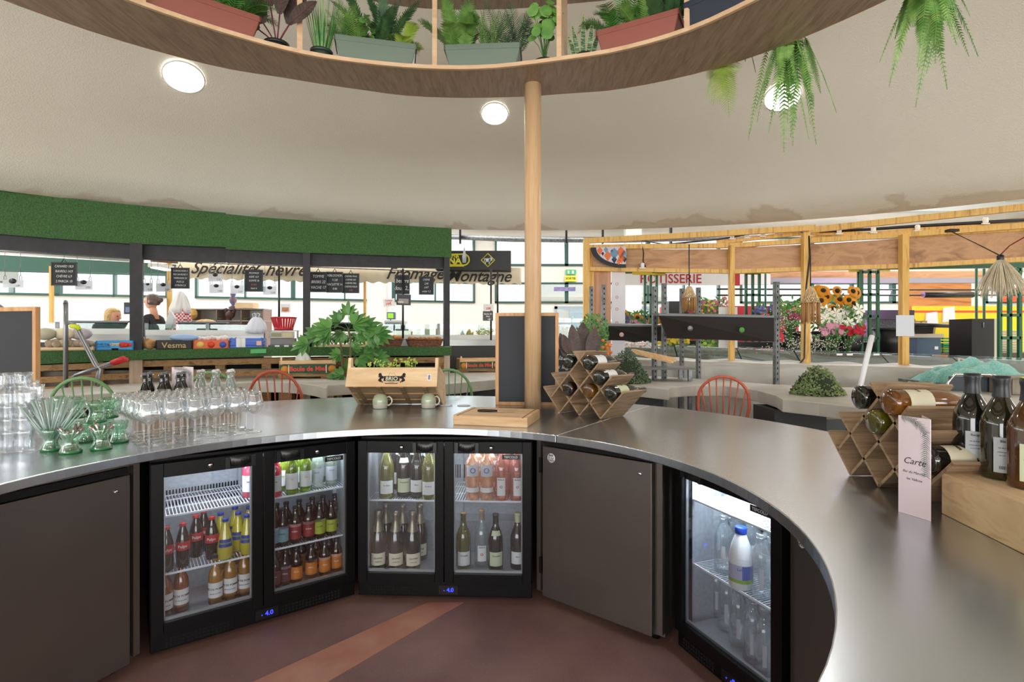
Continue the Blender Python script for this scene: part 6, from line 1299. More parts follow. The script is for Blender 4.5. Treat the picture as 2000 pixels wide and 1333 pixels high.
# black shop sign
t = thing('shop_sign', 'black shop sign with yellow oval lettering and cow diamond', 'sign', P(882, 527, 8.3)-Vector((.25, 0, 0))); W_ = (998-882)*8.3/F+.25; h_ = 37*8.3/F
MB().box(0, W_, 0, .6, 0, h_).build('sign_box', mat('sign_black', '1b1b1e', .5), t); SY = mat('sign_yellow', 'd8cf2c', .5); k = 8.3/F
ov = [(.25+13*k+13*k*math.cos(a), -.006, h_*.52+13*k*.82*math.sin(a)*1.0) for a in [2*PI*i/24 for i in range(24)]]; ov = [(.25+(2 if x < .25+13*k else 24)*k+(x-.25-13*k)*.8, y, z) for x, y, z in ov]
MB().tube(ov, .012, 5, closed=True).build('oval_outline', SY, t)
text('fromagerie', .11, SY, t, (.25+14*k, -.004, h_*.7), bold=.02, align='RIGHT'); text('LA HNA', .14, SY, t, (.25+19*k, -.004, h_*.45), bold=.04, align='RIGHT')
MB().box(.0, .25+24*k, -.006, 0, h_*.16, h_*.24).build('underline', SY, t); MB().lathe([(.03, 0), (.035, .1), (.018, .17), (.012, .24), (0, .24)], 10, (.25+25*k, -.01, h_*.35), smooth=True).build('churn_print', LBGR, t)
cx = .25+71*k; MB().tube([(cx-13*k, -.006, h_*.5), (cx, -.006, h_*.5+13*k), (cx+13*k, -.006, h_*.5), (cx, -.006, h_*.5-13*k)], .01, 4, closed=True).build('diamond_outline', SY, t)
mb = MB(); mb.boxc((cx-.01, -.004, h_*.5), (.1, .004, .055)).boxc((cx+.05, -.004, h_*.55), (.04, .004, .05)).boxc((cx-.04, -.004, h_*.42), (.015, .004, .07)).boxc((cx+.02, -.004, h_*.42), (.015, .004, .07)); mb.build('cow_print', LBGR, t)
# small posters
def poster(label, x0, x1, y0, y1, D, m_, lines, tm, tilt=0, pic=None):
    A = P(x0, y1, D); L_ = (x1-x0)*D/F; h_ = (y1-y0)*D/F; t = thing('poster', label, 'poster', A, 0, ry=tilt); b_ = MB().box(0, L_, 0, .006, 0, h_).build('sheet', m_, t)
    if pic: MB().box(L_*.15, L_*.85, -.002, 0, h_*.15, h_*.6).build('picture', pic, b_)
    for s, sz, x, z in lines: text(s, sz*h_, tm, b_, (x*L_, -.003, z*h_), bold=.02)
poster('white picture card beside the red basket, showing a sandwich', 548, 567, 594, 611, 6.6, PAPER, [('1,80', .3, .5, .2)], RDL, 0, mat('pic_tan', 'b98a5a', .6))
poster('white price sheet lettered 16 euro above the fatsia plant', 749, 772, 585, 600, 6.7, PAPER, [('16€', .5, .45, .35), ('Tomme', .3, .5, .75)], RDL, -.1)
poster('dark photo poster hanging on the black rod above the left basket', 774, 802, 575, 596, 6.75, mat('poster_dark', '2b2a30', .5), [('traite', .25, .3, .3)], PAPER, .03, mat('pic_grey', '8f8a84', .6))
poster('white price sheet lettered 10 euro left of the slate board', 944, 964, 594, 607, 7.5, PAPER, [('10€', .5, .5, .3)], RDL)
poster('black arrow sign below the white price sheet by the slate board', 943, 963, 608, 627, 7.5, BLACK, [('Boule de', .22, .5, .7), ('Miel', .22, .5, .45), ('→', .4, .6, .15)], PAPER)
poster('dark photo poster left of the first charcoal post', 242, 262, 591, 614, 6.9, mat('poster_dark', '2b2a30', .5), [], PAPER, 0, mat('pic_blue', '6d7fa8', .6))
# weighing scales with green display
t = thing('weighing_machine', 'white weighing machine with green screen above the left wicker basket', 'scales', P(748, 646, 7.9)); k = 7.9/F
MB().box(0, 42*k, 0, .3, 0, 10*k).build('base', mat('machine_dark', '2c3034', .5), t); MB().box(2*k, 40*k, 0, .28, 10*k, 20*k).build('body', mat('machine_white', 'd8dcdc', .4), t, bevel=.01); MB().box(5*k, 36*k, -.01, .0, 12*k, 16*k).build('keys', GALV, t)
MB().box(7*k, 22*k, .02, .12, 22*k, 36*k).build('screen_housing', mat('machine_blue', '3a5f9c', .4), t); MB().box(9*k, 20*k, .01, .02, 24*k, 34*k).build('screen', mat('screen_green', (.25, .5, .03), .5, emit=1), t); MB().box(12*k, 14*k, .05, .08, 18*k, 23*k).build('screen_stem', GALV, t)
# shelves on the stall's back with ornaments
t = thing('wall_shelf', 'grey two-tier shelf with ornaments behind the checked apron', 'shelf', P(370, 640, 8.6)); k = 8.6/F; GS = mat('shelf_grey', 'aaa5a1', .6)
MB().box(0, 145*k, 0, .3, 12*k, 14*k).box(0, 145*k, 0, .3, 35*k, 37*k).build('boards', GS, t); MB().box(0, 145*k, .28, .3, -40*k, 37*k).build('back_panel', mat('shelf_back', 'b5b1ac', .7), t)
for x in (1, 52, 100, 143): MB().box(x*k, (x+1.5)*k, 0, .3, -150*k, 36*k).build('upright', mat('shelf_brown', '9c8378', .6), t)
Kx = lambda px: XX(px, 8.55); zt1, zt2 = ZZ(640-37, 8.6), ZZ(640-14, 8.6)
tag(MB().lathe([(0, 0), (.06, 0), (.07, .02), (.02, .05), (.05, .1), (.06, .16), (.03, .19), (.045, .23), (.03, .28), (0, .3)], 12, (Kx(452), 8.6, zt1)).build('figurine', mat('figurine_blue', '3e63a8', .4, c2='8c5a3c', ns=20)), 'blue and brown figurine on the upper wall shelf', 'figurine')
mb = MB(); mb.ball((Kx(446), 8.6, zt2+.09), .08, 10, 8, sq=(1, .7, .9)); mb.lathe([(.03, 0), (.012, .03), (.01, .06)], 8, (Kx(446), 8.6, zt2)); mb.tube([(Kx(446)-.05, 8.6, zt2+.12), (Kx(446)-.07, 8.6, zt2+.19), (Kx(446)-.1, 8.6, zt2+.18)], [.035, .025, .006], 7); mb.tube([(Kx(446)+.04, 8.6, zt2+.1), (Kx(446)+.09, 8.6, zt2+.18)], [.04, .015], 7)
tag(mb.build('rooster_figurine', mat('rooster_brown', '4a2a22', .5)), 'dark brown rooster figurine on the lower wall shelf', 'figurine')
tag(MB().lathe([(0, 0), (.09, .01), (.095, .02), (0, .025)], 20).build('ornamental_plate', mat('gold_plate', 'c9a35c', .4, .5)), 'round golden plate standing on the lower wall shelf', 'plate').matrix_world = Matrix.Translation((Kx(376), 8.55, zt2+.1)) @ Matrix.Rotation(PI/2, 4, 'X')
tag(MB().box(Kx(462), Kx(497), 8.5, 8.7, zt1, zt1+.09).build('wine_crate', PINEL), 'small pale wooden wine crate on the upper wall shelf', 'crate')
for px in (410, 428, 478, 492):
    pr = plant_root('small green pot plant on the lower wall shelf, at column %s' % {410: 'one', 428: 'two', 478: 'three', 492: 'four'}[px], Vector((Kx(px), 8.55, zt2)), 'small_pot_plant'); mb = MB()
    for i in range(16): a = R.uniform(0, 6.3); leaf(mb, (0, 0, .01), (math.cos(a), math.sin(a), .8), .07, .02)
    mb.build('leaves', LEAF['mid'], pr)
tag(MB().ball((XX(402, 7.3), 7.3, ZZ(630, 7.3)), .09, 14, 8, sq=(1.5, 1, .5)).build('round_loaf', mat('loaf_crust', 'b88350', .7, c2='ddbd94', ns=8)), 'round loaf of bread on the black display tray', 'bread')
carrier_bag('bundle of white carrier bags behind the blue plastic crate', (XX(500, 6.9), 6.9, ZZ(652, 6.9)), .24, .27, mat('bag_white_blue', 'dde0ea', .5), 5)
# apron and white cap on the pole
ap = thing('hanging_apron', 'red checked apron hanging under a white cloth in the left stall', 'apron', P(353, 645, 7.6)); k = 7.6/F
gm, nt, out = _nt('gingham'); b = nt.nodes.new('ShaderNodeBsdfPrincipled'); nt.links.new(b.outputs[0], out.inputs[0]); ck = nt.nodes.new('ShaderNodeTexChecker'); nt.links.new(_coord(nt), ck.inputs[0]); ck.inputs[1].default_value = (*lin('c22a38'), 1); ck.inputs[2].default_value = (*lin('e9dede'), 1); ck.inputs[3].default_value = 38; nt.links.new(ck.outputs[0], b.inputs['Base Color'])
def folds(prof, n, amp, k1, seed, flat=.5):
    mb = MB(); vs = []
    for r, z in prof:
        for k_ in range(n): a = 2*PI*k_/n; q = 1+amp*math.sin(k1*a+seed+z*6)+amp*.6*math.sin((k1*2+1)*a-z*9); vs.append((r*q*math.cos(a), r*q*flat*math.sin(a), z))
    return mb.add(vs, [(i*n+k_, i*n+(k_+1) % n, (i+1)*n+(k_+1) % n, (i+1)*n+k_) for i in range(len(prof)-1) for k_ in range(n)]+[tuple(range(n))[::-1], tuple(range((len(prof)-1)*n, len(prof)*n))], 0, True)
folds([(.11, -.1), (.13, 8*k), (.15, 22*k), (.12, 36*k), (.07, 46*k)], 48, .13, 7, 1).build('checked_skirt', gm, ap)
folds([(.15, 33*k), (.13, 44*k), (.1, 56*k), (.07, 66*k), (.035, 74*k), (.01, 76*k)], 40, .16, 5, 2).build('white_cloth', mat('cloth_white', 'd9d6d4', .8), ap)
tag(MB().slab([P(319, 642, 7.3), P(336, 642, 7.3), P(341, 622, 7.3), P(331, 607, 7.3), P(326, 620, 7.3)], (0, 1, 0), .06).build('paper_bag', mat('bag_grey', 'c5c5c8', .6), bevel=.01), 'grey white paper bag left of the checked apron', 'bag')
# ---------------------------------------------------------------- people
SKIN = mat('skin', 'd6a183', .5, c2='cf9678', ns=6)
def body(name, pts, edges, radii, m_, parent, sub=2):
    """one continuous skinned surface grown from a joint graph"""
    me = bpy.data.meshes.new(name); me.from_pydata([Vector(p) for p in pts], edges, []); o = bpy.data.objects.new(name, me); col.objects.link(o)
    s = o.modifiers.new('skin', 'SKIN'); s.use_smooth_shade = True; o.modifiers.new('sub', 'SUBSURF').levels = sub; o.modifiers['sub'].render_levels = sub
    for v, r in zip(me.skin_vertices[0].data, radii): v.radius = r if isinstance(r, tuple) else (r, r)
    me.skin_vertices[0].data[0].use_root = True; me.materials.append(m_); o.parent = parent; return o
def head(parent, c, face, s=1.0, hair=None, hl=.0, bun=False, tilt=0):
    """head with face turned to angle `face` (0 = towards +X), hair as a child"""
    mb = MB(); mb.M = Matrix.Translation(c) @ Matrix.Rotation(face, 4, 'Z') @ Matrix.Rotation(tilt, 4, 'Y') @ Matrix.Scale(s, 4)
    n = 20; prof = [(-.11, .02), (-.1, .045), (-.075, .062), (-.04, .074), (0, .08), (.04, .08), (.08, .066), (.105, .04), (.115, .005)]; vs = []
    for z, r in prof:
        for k in range(n):
            a = 2*PI*k/n; x = r*1.22*math.cos(a); y = r*math.sin(a)
            if math.cos(a) > 0:
                if z < -.05: x *= .95+.12*math.cos(a)
                if abs(z) < .02 and abs(math.sin(a)) > .25 and math.cos(a) > .6: x -= .008
            else: x *= 1.05 if z > -.03 else .7
            vs.append((x, y, z))
    mb.add(vs, [(i*n+k, i*n+(k+1) % n, (i+1)*n+(k+1) % n, (i+1)*n+k) for i in range(len(prof)-1) for k in range(n)]+[tuple(range(n))[::-1], tuple(range((len(prof)-1)*n, len(prof)*n))], 0, True)
    mb.tube([(.092, 0, .03), (.112, 0, -.005), (.098, 0, -.022)], [.008, .013, .007], 8); mb.tube([(-.01, .082, .02), (-.015, .09, 0), (-.008, .08, -.025)], [.008, .014, .006], 6); mb.tube([(-.01, -.082, .02), (-.015, -.09, 0), (-.008, -.08, -.025)], [.008, .014, .006], 6)
    mb.tube([(.0, 0, -.07), (-.025, 0, -.15), (-.04, 0, -.27)], [.05, .052, .062], 12); h = mb.build('head', SKIN, parent)
    for sy in (-1, 1): e = MB(); e.M = mb.M; e.ball((.083, sy*.032, .018), .009, 8, 6); e.build('eye', INK, parent)
    e = MB(); e.M = mb.M; e.tube([(.088, -.022, -.052), (.096, 0, -.054), (.088, .022, -.052)], .0045, 6); e.build('mouth', mat('lips', 'b0615a', .5), parent)
    hm = MB(); hm.M = mb.M; pr = [(-.05-hl, .07), (-.03, .085), (0, .089), (.045, .089), (.085, .076), (.112, .05), (.125, .005)]; vs = []
    for z, r in pr:
        for k in range(n):
            a = 2*PI*k/n; f = max(0, math.cos(a)); rr_ = r*(1+.03*math.sin(9*a)); x = rr_*1.2*math.cos(a)-.012; y = rr_*math.sin(a)
            if z < .06: x = min(x, .028)
            vs.append((x, y, z))
    hm.add(vs, [(i*n+k, i*n+(k+1) % n, (i+1)*n+(k+1) % n, (i+1)*n+k) for i in range(len(pr)-1) for k in range(n)]+[tuple(range((len(pr)-1)*n, len(pr)*n))], 0, True)
    if bun: hm.ball((-.12, 0, .03), .045, 12, 8)
    hm.build('hair', hair, parent)
def hand(parent, c, d, m_, s=1.0):
    """palm with four bent fingers and a side thumb, one mesh; d = pointing direction"""
    d = Vector(d).normalized(); u = Vector((0, 0, 1)) if abs(d.z) < .9 else Vector((1, 0, 0)); w_ = d.cross(u).normalized(); u = w_.cross(d); c = Vector(c); mb = MB()
    mb.tube([c-d*.03*s, c+d*.02*s, c+d*.07*s], [.022*s, .03*s, .03*s], 10)
    for i, L_ in enumerate((.062, .072, .068, .052)): b_ = c+d*.075*s+w_*(.03-.02*i)*s; mb.tube([b_, b_+d*L_*.5*s-u*.006*s, b_+d*L_*.9*s-u*.028*s], [.0095*s, .009*s, .007*s], 7)
    b_ = c+d*.02*s+w_*.03*s; mb.tube([b_, b_+d*.03*s+w_*.025*s, b_+d*.058*s+w_*.03*s], [.012*s, .0105*s, .008*s], 7)
    mb.build('hand', m_, parent)
DEN = mat('dark_denim', '2a2d38', .8); TEE = mat('black_tee', '17181c', .8); CAMO = mat('camouflage_tee', '7d8a78', .8, c2='b9bda8', ns=14); 
stg = tag(MB().box(-6.5, -2.6, 7.35, 8.45, 0, .26).build('duckboard_platform', PLN), 'low wooden platform the stall keepers stand on', 'platform')
# standing woman in profile, hand on hip
p2 = thing('person', 'person in a black top with hair in a bun, hand on hip, in profile', 'person', (XX(297, 8.0), 8.0, .262)); zz = .262
def B2(px, py, dy=0.0): v = P(px, py, 8.0+dy); return Vector((v.x-p2.location.x, dy, v.z-zz))
h2 = B2(298, 590)
body('body', [(0, 0, .95), (.01, 0, 1.15), (.02, 0, 1.36), (.03, 0, 1.46), (.0, -.15, 1.38), (.06, -.24, 1.14), (.02, -.21, .99), (.02, .16, 1.38), (.1, .2, 1.12), (.16, .16, .92), (0, -.09, .85), (.02, -.1, .48), (0, -.1, .06), (.1, -.1, .03), (0, .09, .85), (.03, .1, .48), (.01, .1, .06), (.11, .1, .03)],
     [(0, 1), (1, 2), (2, 3), (2, 4), (4, 5), (5, 6), (2, 7), (7, 8), (8, 9), (0, 10), (10, 11), (11, 12), (12, 13), (0, 14), (14, 15), (15, 16), (16, 17)],
     [(.15, .12), (.13, .11), (.15, .11), .06, .06, .045, .035, .06, .045, .035, .09, .065, .045, .04, .09, .065, .045, .04], TEE, p2)
head(p2, (.0, 0, h2.z), PI, 1.0, mat('hair_brown', '4a3d38', .6, c2='6a5a52', ns=30), .0, True); hand(p2, (.0, -.2, .98), (-.5, -.1, -.8), SKIN)
body('forearm', [(.075, -.25, 1.13), (.04, -.235, 1.06), (.01, -.215, .99)], [(0, 1), (1, 2)], [.043, .038, .03], SKIN, p2, 1)
MB().box(-.14, .14, -.115, -.1, .55, .98).build('apron', mat('apron_dark', '33363f', .8), p2)
# bending woman, blond bob, facing right
p1 = thing('person', 'person with a blond bob in a mottled grey-green top, bending over the counter', 'person', (XX(178, 7.7), 7.7, .262))
def B1(px, py, dy=0.0): v = P(px, py, 7.7+dy); return Vector((v.x-p1.location.x, dy, v.z-zz))
s0 = B1(176, 642); sh = B1(212, 634); hd = B1(221, 618)
body('body', [(s0.x-.15, 0, s0.z-.12), (s0.x+.0, 0, s0.z-.02), (sh.x-.05, 0, sh.z), (sh.x+.02, 0, sh.z+.02), (sh.x-.02, -.17, sh.z-.03), (sh.x+.1, -.2, sh.z-.28), (sh.x+.2, -.15, sh.z-.42), (sh.x-.02, .17, sh.z-.03), (sh.x+.12, .2, sh.z-.28), (sh.x+.22, .15, sh.z-.42), (s0.x-.17, -.09, s0.z-.3), (s0.x-.1, -.1, .5), (s0.x-.2, -.1, .06), (s0.x-.1, -.1, .03), (s0.x-.17, .09, s0.z-.3), (s0.x-.1, .1, .5), (s0.x-.2, .1, .06), (s0.x-.1, .1, .03)],
     [(0, 1), (1, 2), (2, 3), (2, 4), (4, 5), (5, 6), (2, 7), (7, 8), (8, 9), (0, 10), (10, 11), (11, 12), (12, 13), (0, 14), (14, 15), (15, 16), (16, 17)],
     [(.15, .13), (.14, .12), (.15, .12), .06, .065, .045, .035, .065, .045, .035, .09, .065, .045, .04, .09, .065, .045, .04], CAMO, p1)
head(p1, (hd.x, 0, hd.z), 0, 1.0, mat('hair_blond', 'a8874f', .6, c2='c9ab74', ns=40), .05, False, .25)
for sy in (-.15, .15): hand(p1, (sh.x+.22, sy, sh.z-.45), (.5, 0, -.8), SKIN)
# shopper at the left edge, only the back of the shoulders shows over the slate board
p3 = thing('person', 'person in a mauve shirt at the left edge, only a shoulder showing', 'person', (XX(-52, 3.9), 3.9, 0)); zs_ = ZZ(571, 3.9)
body('body', [(0, 0, .95), (0, 0, 1.2), (0, 0, zs_-.17), (-.03, 0, zs_+.0), (.2, 0, zs_-.2), (.27, .05, 1.22), (.2, .2, 1.02), (-.2, 0, zs_-.2), (-.27, .05, 1.22), (-.2, .2, 1.02), (.1, 0, .85), (.11, 0, .48), (.11, 0, .07), (.11, .12, .04), (-.1, 0, .85), (-.11, 0, .48), (-.11, 0, .07), (-.11, .12, .04)],
     [(0, 1), (1, 2), (2, 3), (2, 4), (4, 5), (5, 6), (2, 7), (7, 8), (8, 9), (0, 10), (10, 11), (11, 12), (12, 13), (0, 14), (14, 15), (15, 16), (16, 17)],
     [(.16, .12), (.16, .12), (.19, .13), (.1, .09), .08, .05, .04, .08, .05, .04, .1, .07, .05, .045, .1, .07, .05, .045], mat('shirt_mauve', '9c8893', .8), p3)
head(p3, (-.06, .02, zs_+.27), PI/2, 1.0, mat('hair_dark', '2c2523', .6)); [hand(p3, (sx*.2, .24, 1.0), (0, .6, -.7), SKIN) for sx in (-1, 1)]
# ================================================================ YELLOW TIMBER STALL AND EVERYTHING BEHIND IT (right)
fr = thing('timber_stall_frame', 'yellow timber stall frame with plywood fascia panels at the right', 'stall frame', (3.5, 6.5, 0))
def rl(px, py, dd=0.0): A, _ = on(RL, px, dd); return Vector((A.x, A.y, ZZ(py, A.y)))
for (pts, w_, dd) in (([(1140, 471), (1400, 457), (1592, 445)], .07, -.02), ([(1580, 450), (2000, 405), (2100, 392)], .07, -.02), ([(1400, 474), (1573, 455), (1700, 458), (2000, 430)], .05, .25), ([(1150, 483), (1428, 480), (1573, 471), (1765, 459), (2000, 441), (2100, 432)], .06, 0), ([(1150, 526), (1428, 531), (1573, 526), (1765, 520), (2000, 507), (2100, 500)], .05, 0), ([(1440, 484), (1600, 463), (1740, 464), (2000, 448)], .04, .5)):
    for a, b_ in zip(pts, pts[1:]): MB().bar(rl(*a, dd), rl(*b_, dd), .05, w_).build('rail', YWOOD, fr, world=True)
for (px, w_, y0, y1, dd) in ((1145, 12, 470, 706, -.02), (1155, 8, 486, 706, .1), (1428.5, 9, 480, 709, -.04), (1573.5, 13, 455, 722, -.06), (1765, 13, 459, 724, -.04), (2040, 15, 430, 740, -.04)):
    A = rl(px, 600, dd); wm = w_*A.y/F/2; MB().box(A.x-wm, A.x+wm, A.y-.035, A.y+.035, ZZ(y1, A.y) if y1 < 1000 else 0, ZZ(y0, A.y)).build('post', YWOOD, fr, world=True)
for (x0, x1) in ((1158, 1424), (1433, 1567), (1580, 1759), (1771, 2000), (2000, 2090)):
    def yt(px): return 485+(478-485)*(px-1433)/134 if px > 1430 and px < 1575 else (487 if px < 1430 else 478-(px-1573)*.061)
    def yb(px): return 524 if px < 1300 else (529 if px < 1433 else (529-(px-1433)*.035 if px < 1573 else 525-(px-1573)*.042))
    A, B_ = rl(x0, yb(x0), .03), rl(x1, yb(x1), .03); C_, D_ = rl(x1, yt(x1), .03), rl(x0, yt(x0), .03); MB().slab([A, B_, C_, D_], (0, 1, 0), .012).build('plywood_panel', PLY, fr, world=True)
A, B_ = rl(1160, 690, .15), rl(1193, 690, .15); MB().slab([A, B_, (B_.x, B_.y, ZZ(530, B_.y)), (A.x, A.y, ZZ(530, A.y))], (0, 1, 0), .012).build('plywood_side', wood('ply_vertical', 'b0805c', 'c7987a', 'z', 1.5, .5, stretch=8, c3='9c7050'), fr, world=True)
# cables with white lamp holders
cbl = MB(); cbl.tube([rl(1300, 478, .1), rl(1400, 468, .2), rl(1480, 455, .2), rl(1560, 450, .1), rl(1580, 462, -.08), rl(1582, 500, -.09), rl(1575, 560, -.1), rl(1572, 640, -.1), rl(1571, 700, -.12), rl(1556, 718, -.14), rl(1557, 735, -.15)], .011, 6)
tag(cbl.build('power_cable', BLACK), 'black cable clipped along the yellow frame and down its post', 'cable')
tag(MB().tube([rl(1600, 452, .22), rl(1700, 448, .22), rl(1800, 441, .22), rl(1900, 436, .22), rl(2030, 428, .22)], .02, 6).build('power_cable', BLACK), 'thick black cable bundle along the upper right rail', 'cable')
tag(MB().tube([rl(1257, 495, -.04), rl(1253, 470, .0), rl(1300, 478, .1)], .008, 6).tube([rl(1257, 495, -.04), rl(1256, 510, -.05), rl(1261, 522, -.05)], .008, 6).build('power_cable', BLACK), 'thin curled cable hanging over the left plywood panel', 'cable')
hp = None
for hi_, (px, py) in enumerate(((1430, 466), (1459, 464), (1490, 461), (1520, 455), (1639, 456), (1706, 454), (1792, 450), (1925, 436), (1255, 523))):
    q = rl(px, py, .18 if px > 1300 else -.06)
    if hp is None:
        hp = thing('lamp_holder', 'small white lamp holder on the frame cable, first from the left of the upper run', 'lamp holder', q, 0, 'lamp holders on the yellow frame'); MB().lathe([(.02, 0), (.026, .01), (.026, .05), (.018, .06), (0, .06)], 12).build('socket', WHITE, hp); MB().box(-.04, .04, -.01, .01, -.012, .0).build('bracket', PAPER, hp)
    else: dup(hp, q, label='small white lamp holder hanging low on the left plywood panel' if hi_ == 8 else 'small white lamp holder on the frame cable, %s from the left of the upper run' % ORD[hi_])
# quarter-round mosaic cloth
A = rl(1152, 484, -.09); t = thing('mosaic_cloth', 'quarter-round patterned cloth with dark border in the frame corner', 'cloth', A); k = A.y/F; W_ = 69*k; h_ = 41*k; rz = on(RL, 1180, 0)[1]; t.rotation_euler = (0, 0, rz)
arc = [(W_*(1-.98*math.cos(PI/2*i/14)), -h_*math.sin(PI/2*i/14)) for i in range(15)]; arc2 = [(W_-(W_-x)*.84, z*.84) for x, z in arc]
MB().slab([(x, 0, z) for x, z in [(W_*.98, 0)]+arc], (0, 1, 0), .008).build('dark_border', mat('cloth_border', '22262c', .7), t); MB().slab([(x, -.003, z) for x, z in [(W_, 0)]+arc2], (0, 1, 0), .004).build('pattern_ground', mat('cloth_lilac', 'c9bfcb', .7), t)
mo, mbk, mn = MB(), MB(), MB()
for (x, z, r, wh) in ((.28, -.15, .04, 'o'), (.45, -.12, .03, 'b'), (.5, -.4, .05, 'o'), (.68, -.3, .06, 'b'), (.86, -.25, .06, 'o'), (.88, -.55, .045, 'o'), (.68, -.6, .035, 'n'), (.96, -.6, .03, 'n'), (.62, -.2, .02, 'n'), (.95, -.35, .04, 'b'), (.8, -.7, .03, 'o'), (.36, -.3, .02, 'n')):
    m_ = {'o': mo, 'b': mbk, 'n': mn}[wh]; c = (x*W_, -.004, z*h_); m_.slab([(c[0]-r, c[1], c[2]), (c[0], c[1], c[2]-r*1.6), (c[0]+r, c[1], c[2]), (c[0], c[1], c[2]+r*1.2)], (0, 1, 0), .002)
mo.build('orange_motifs', mat('motif_orange', 'd86f3c', .7), t); mbk.build('blue_motifs', mat('motif_blue', '6f8fa8', .7), t); mn.build('navy_motifs', mat('motif_navy', '222a4a', .7), t)
# white cloth banner with faint print
A = rl(1195, 695, .12); B_ = rl(1221, 695, .12); bn = tag(MB().slab([A, B_, (B_.x, B_.y, ZZ(530, B_.y)), (A.x, A.y, ZZ(530, A.y))], (0, 1, 0), .008).build('cloth_banner', mat('banner_white', 'dcdbe2', .8), base=True), 'narrow white cloth banner with faint pink print beside the plywood', 'banner')
for y in (554, 580, 603, 630): text('o', .09, mat('faint_pink', 'c79a9a', .8), bn, rl(1205, y, .115), (PI/2, 0, 0), world=True)
# galvanised uprights with slots, and black folding panels
def gal(px, y0, D, label, w_=8, lean=0):
    A = P(px, 600, D); wm = w_*D/F/2; t = thing('metal_upright', label, 'upright', (A.x, A.y, 0), .3)
    MB().box(-wm, wm, -.02, -.016, 0, ZZ(y0, D)).box(-wm, -wm+.004, -.02, .02, 0, ZZ(y0, D)).box(wm-.004, wm, -.02, .02, 0, ZZ(y0, D)).build('channel', GALV, t)
    mb = MB(); z = ZZ(y0, D)-.05
    while z > .9: mb.box(-.006, .006, -.0215, -.02, z-.012, z+.012); z -= .06
    mb.build('slots', DARK, t)
for px, y0, D, lb, w_ in ((1154.5, 560, 6.6, 'galvanised upright in front of the yellow corner post', 6), (1178.5, 556, 6.2, 'galvanised upright behind the kumquat tree', 6), (1278, 560, 5.9, 'galvanised upright left of the nearer black panel', 8), (1297, 554, 6.0, 'galvanised upright at the nearer black panel corner', 8), (1331.5, 564, 6.4, 'galvanised upright left of the small woven lamp', 6.5), (1364, 562, 6.3, 'galvanised upright right of the small woven lamp', 7), (1516, 551, 5.8, 'galvanised upright at the right end of the black panel', 10)):
    gal(px, y0, D, lb, w_)
def panel(label, q0, q1, q2, q3, leaf_=None):
    t = thing('black_shelf_panel', label, 'panel', q0); o_ = q0; n_ = Vector((0, 1, .12)); MB().slab([q-o_ for q in (q0, q1, q2, q3)], n_, .03).build('panel_face', mat('lid_brown_black', '1d1715', .45), t)
    MB().slab([q3-o_, q2-o_, q2-o_+Vector((0, .28, .02)), q3-o_+Vector((0, .28, .02))], (0, 0, 1), .02).build('top_shelf', mat('lid_grey', '54585a', .4, .5), t)
    for (px, py, D, m_) in leaf_ or ():
        q = P(px, py, D)-o_; MB().lathe([(.028, 0), (.028, .002), (0, .002)], 12).build('round_sticker', m_, t).matrix_local = Matrix.Translation(q) @ Matrix.Rotation(PI/2, 4, 'X')
panel('nearer long black slanted shelf panel between the galvanised uprights', P(1303, 661, 5.6), P(1512, 668, 5.5), P(1512, 621, 5.42), P(1287, 617, 5.5), [(1348, 642, 5.46, GALV), (1449, 645, 5.42, mat('sticker_green', '4a8a3a', .5))])
panel('farther black slanted shelf panel behind the kumquat tree', P(1182, 665, 6.5), P(1293, 667, 6.4), P(1293, 639, 6.35), P(1184, 637, 6.42), [(1214, 654, 6.38, mat('sticker_red_white', 'd8b4b0', .5))])
# glazed display counter with green interior, tarpaulin over its front
TARP = mat('tarpaulin', 'a9a59c', .38, 0, c2='b9b5ad', ns=2, bump=.6, bs=7)
def drape(name, label, line, pxs, ytop, ybot, dd, seed, amp=.055, m_=TARP):
    rr = random.Random(seed); n = 46; k = 12; vs = []; pxa, pxb = pxs
    for i in range(n+1):
        f = i/n; px = pxa+(pxb-pxa)*f; yt_ = ytop(f); yb_ = ybot(f); A, _ = on(line, px, dd)
        zt_ = ZZ(yt_, A.y); zb_ = ZZ(yb_, A.y)
        for j in range(k+1):
            g = j/k; z = zt_+(zb_-zt_)*g; wv = amp*(math.sin(f*31+g*3)+.6*math.sin(f*57-g*5+1))*g**.7; vs.append((A.x, A.y-.04-wv-(.10*g if g < .2 else .02), z))
    for i in range(n+1):                                      # top flap going back
        f = i/n; px = pxa+(pxb-pxa)*f; A, _ = on(line, px, dd+.4); vs.append((A.x, A.y, vs[i*(k+1)][2]+.02+.012*math.sin(f*40)))
    fs = [(i*(k+1)+j, (i+1)*(k+1)+j, (i+1)*(k+1)+j+1, i*(k+1)+j+1) for i in range(n) for j in range(k)]; b0 = (n+1)*(k+1); fs += [(b0+i, b0+i+1, (i+1)*(k+1), i*(k+1)) for i in range(n)]
    o = MB().add(vs, fs, 0, True).build(name, m_); o.modifiers.new('s', 'SOLIDIFY').thickness = .004; return tag(o, label, 'tarpaulin')
drape('tarpaulin', 'long grey plastic sheet draped over the front of the glazed counter', RL, (1186, 1875), lambda f: 702+20*f, lambda f: 822-6*f, -.28, 3)
gc = thing('glazed_counter', 'long glazed counter with dark green interior behind the tarpaulin', 'counter', (4, 6.5, 0)); GI = mat('counter_green_inside', '24463a', .6, c2='1d3a30', ns=4)
DG = glass('display_pane', (.85, .93, .93), .06, .4, .03, .10, lin('9fb3b3'))
pxs = (1205, 1330, 1457, 1573, 1752, 1900, 2060)
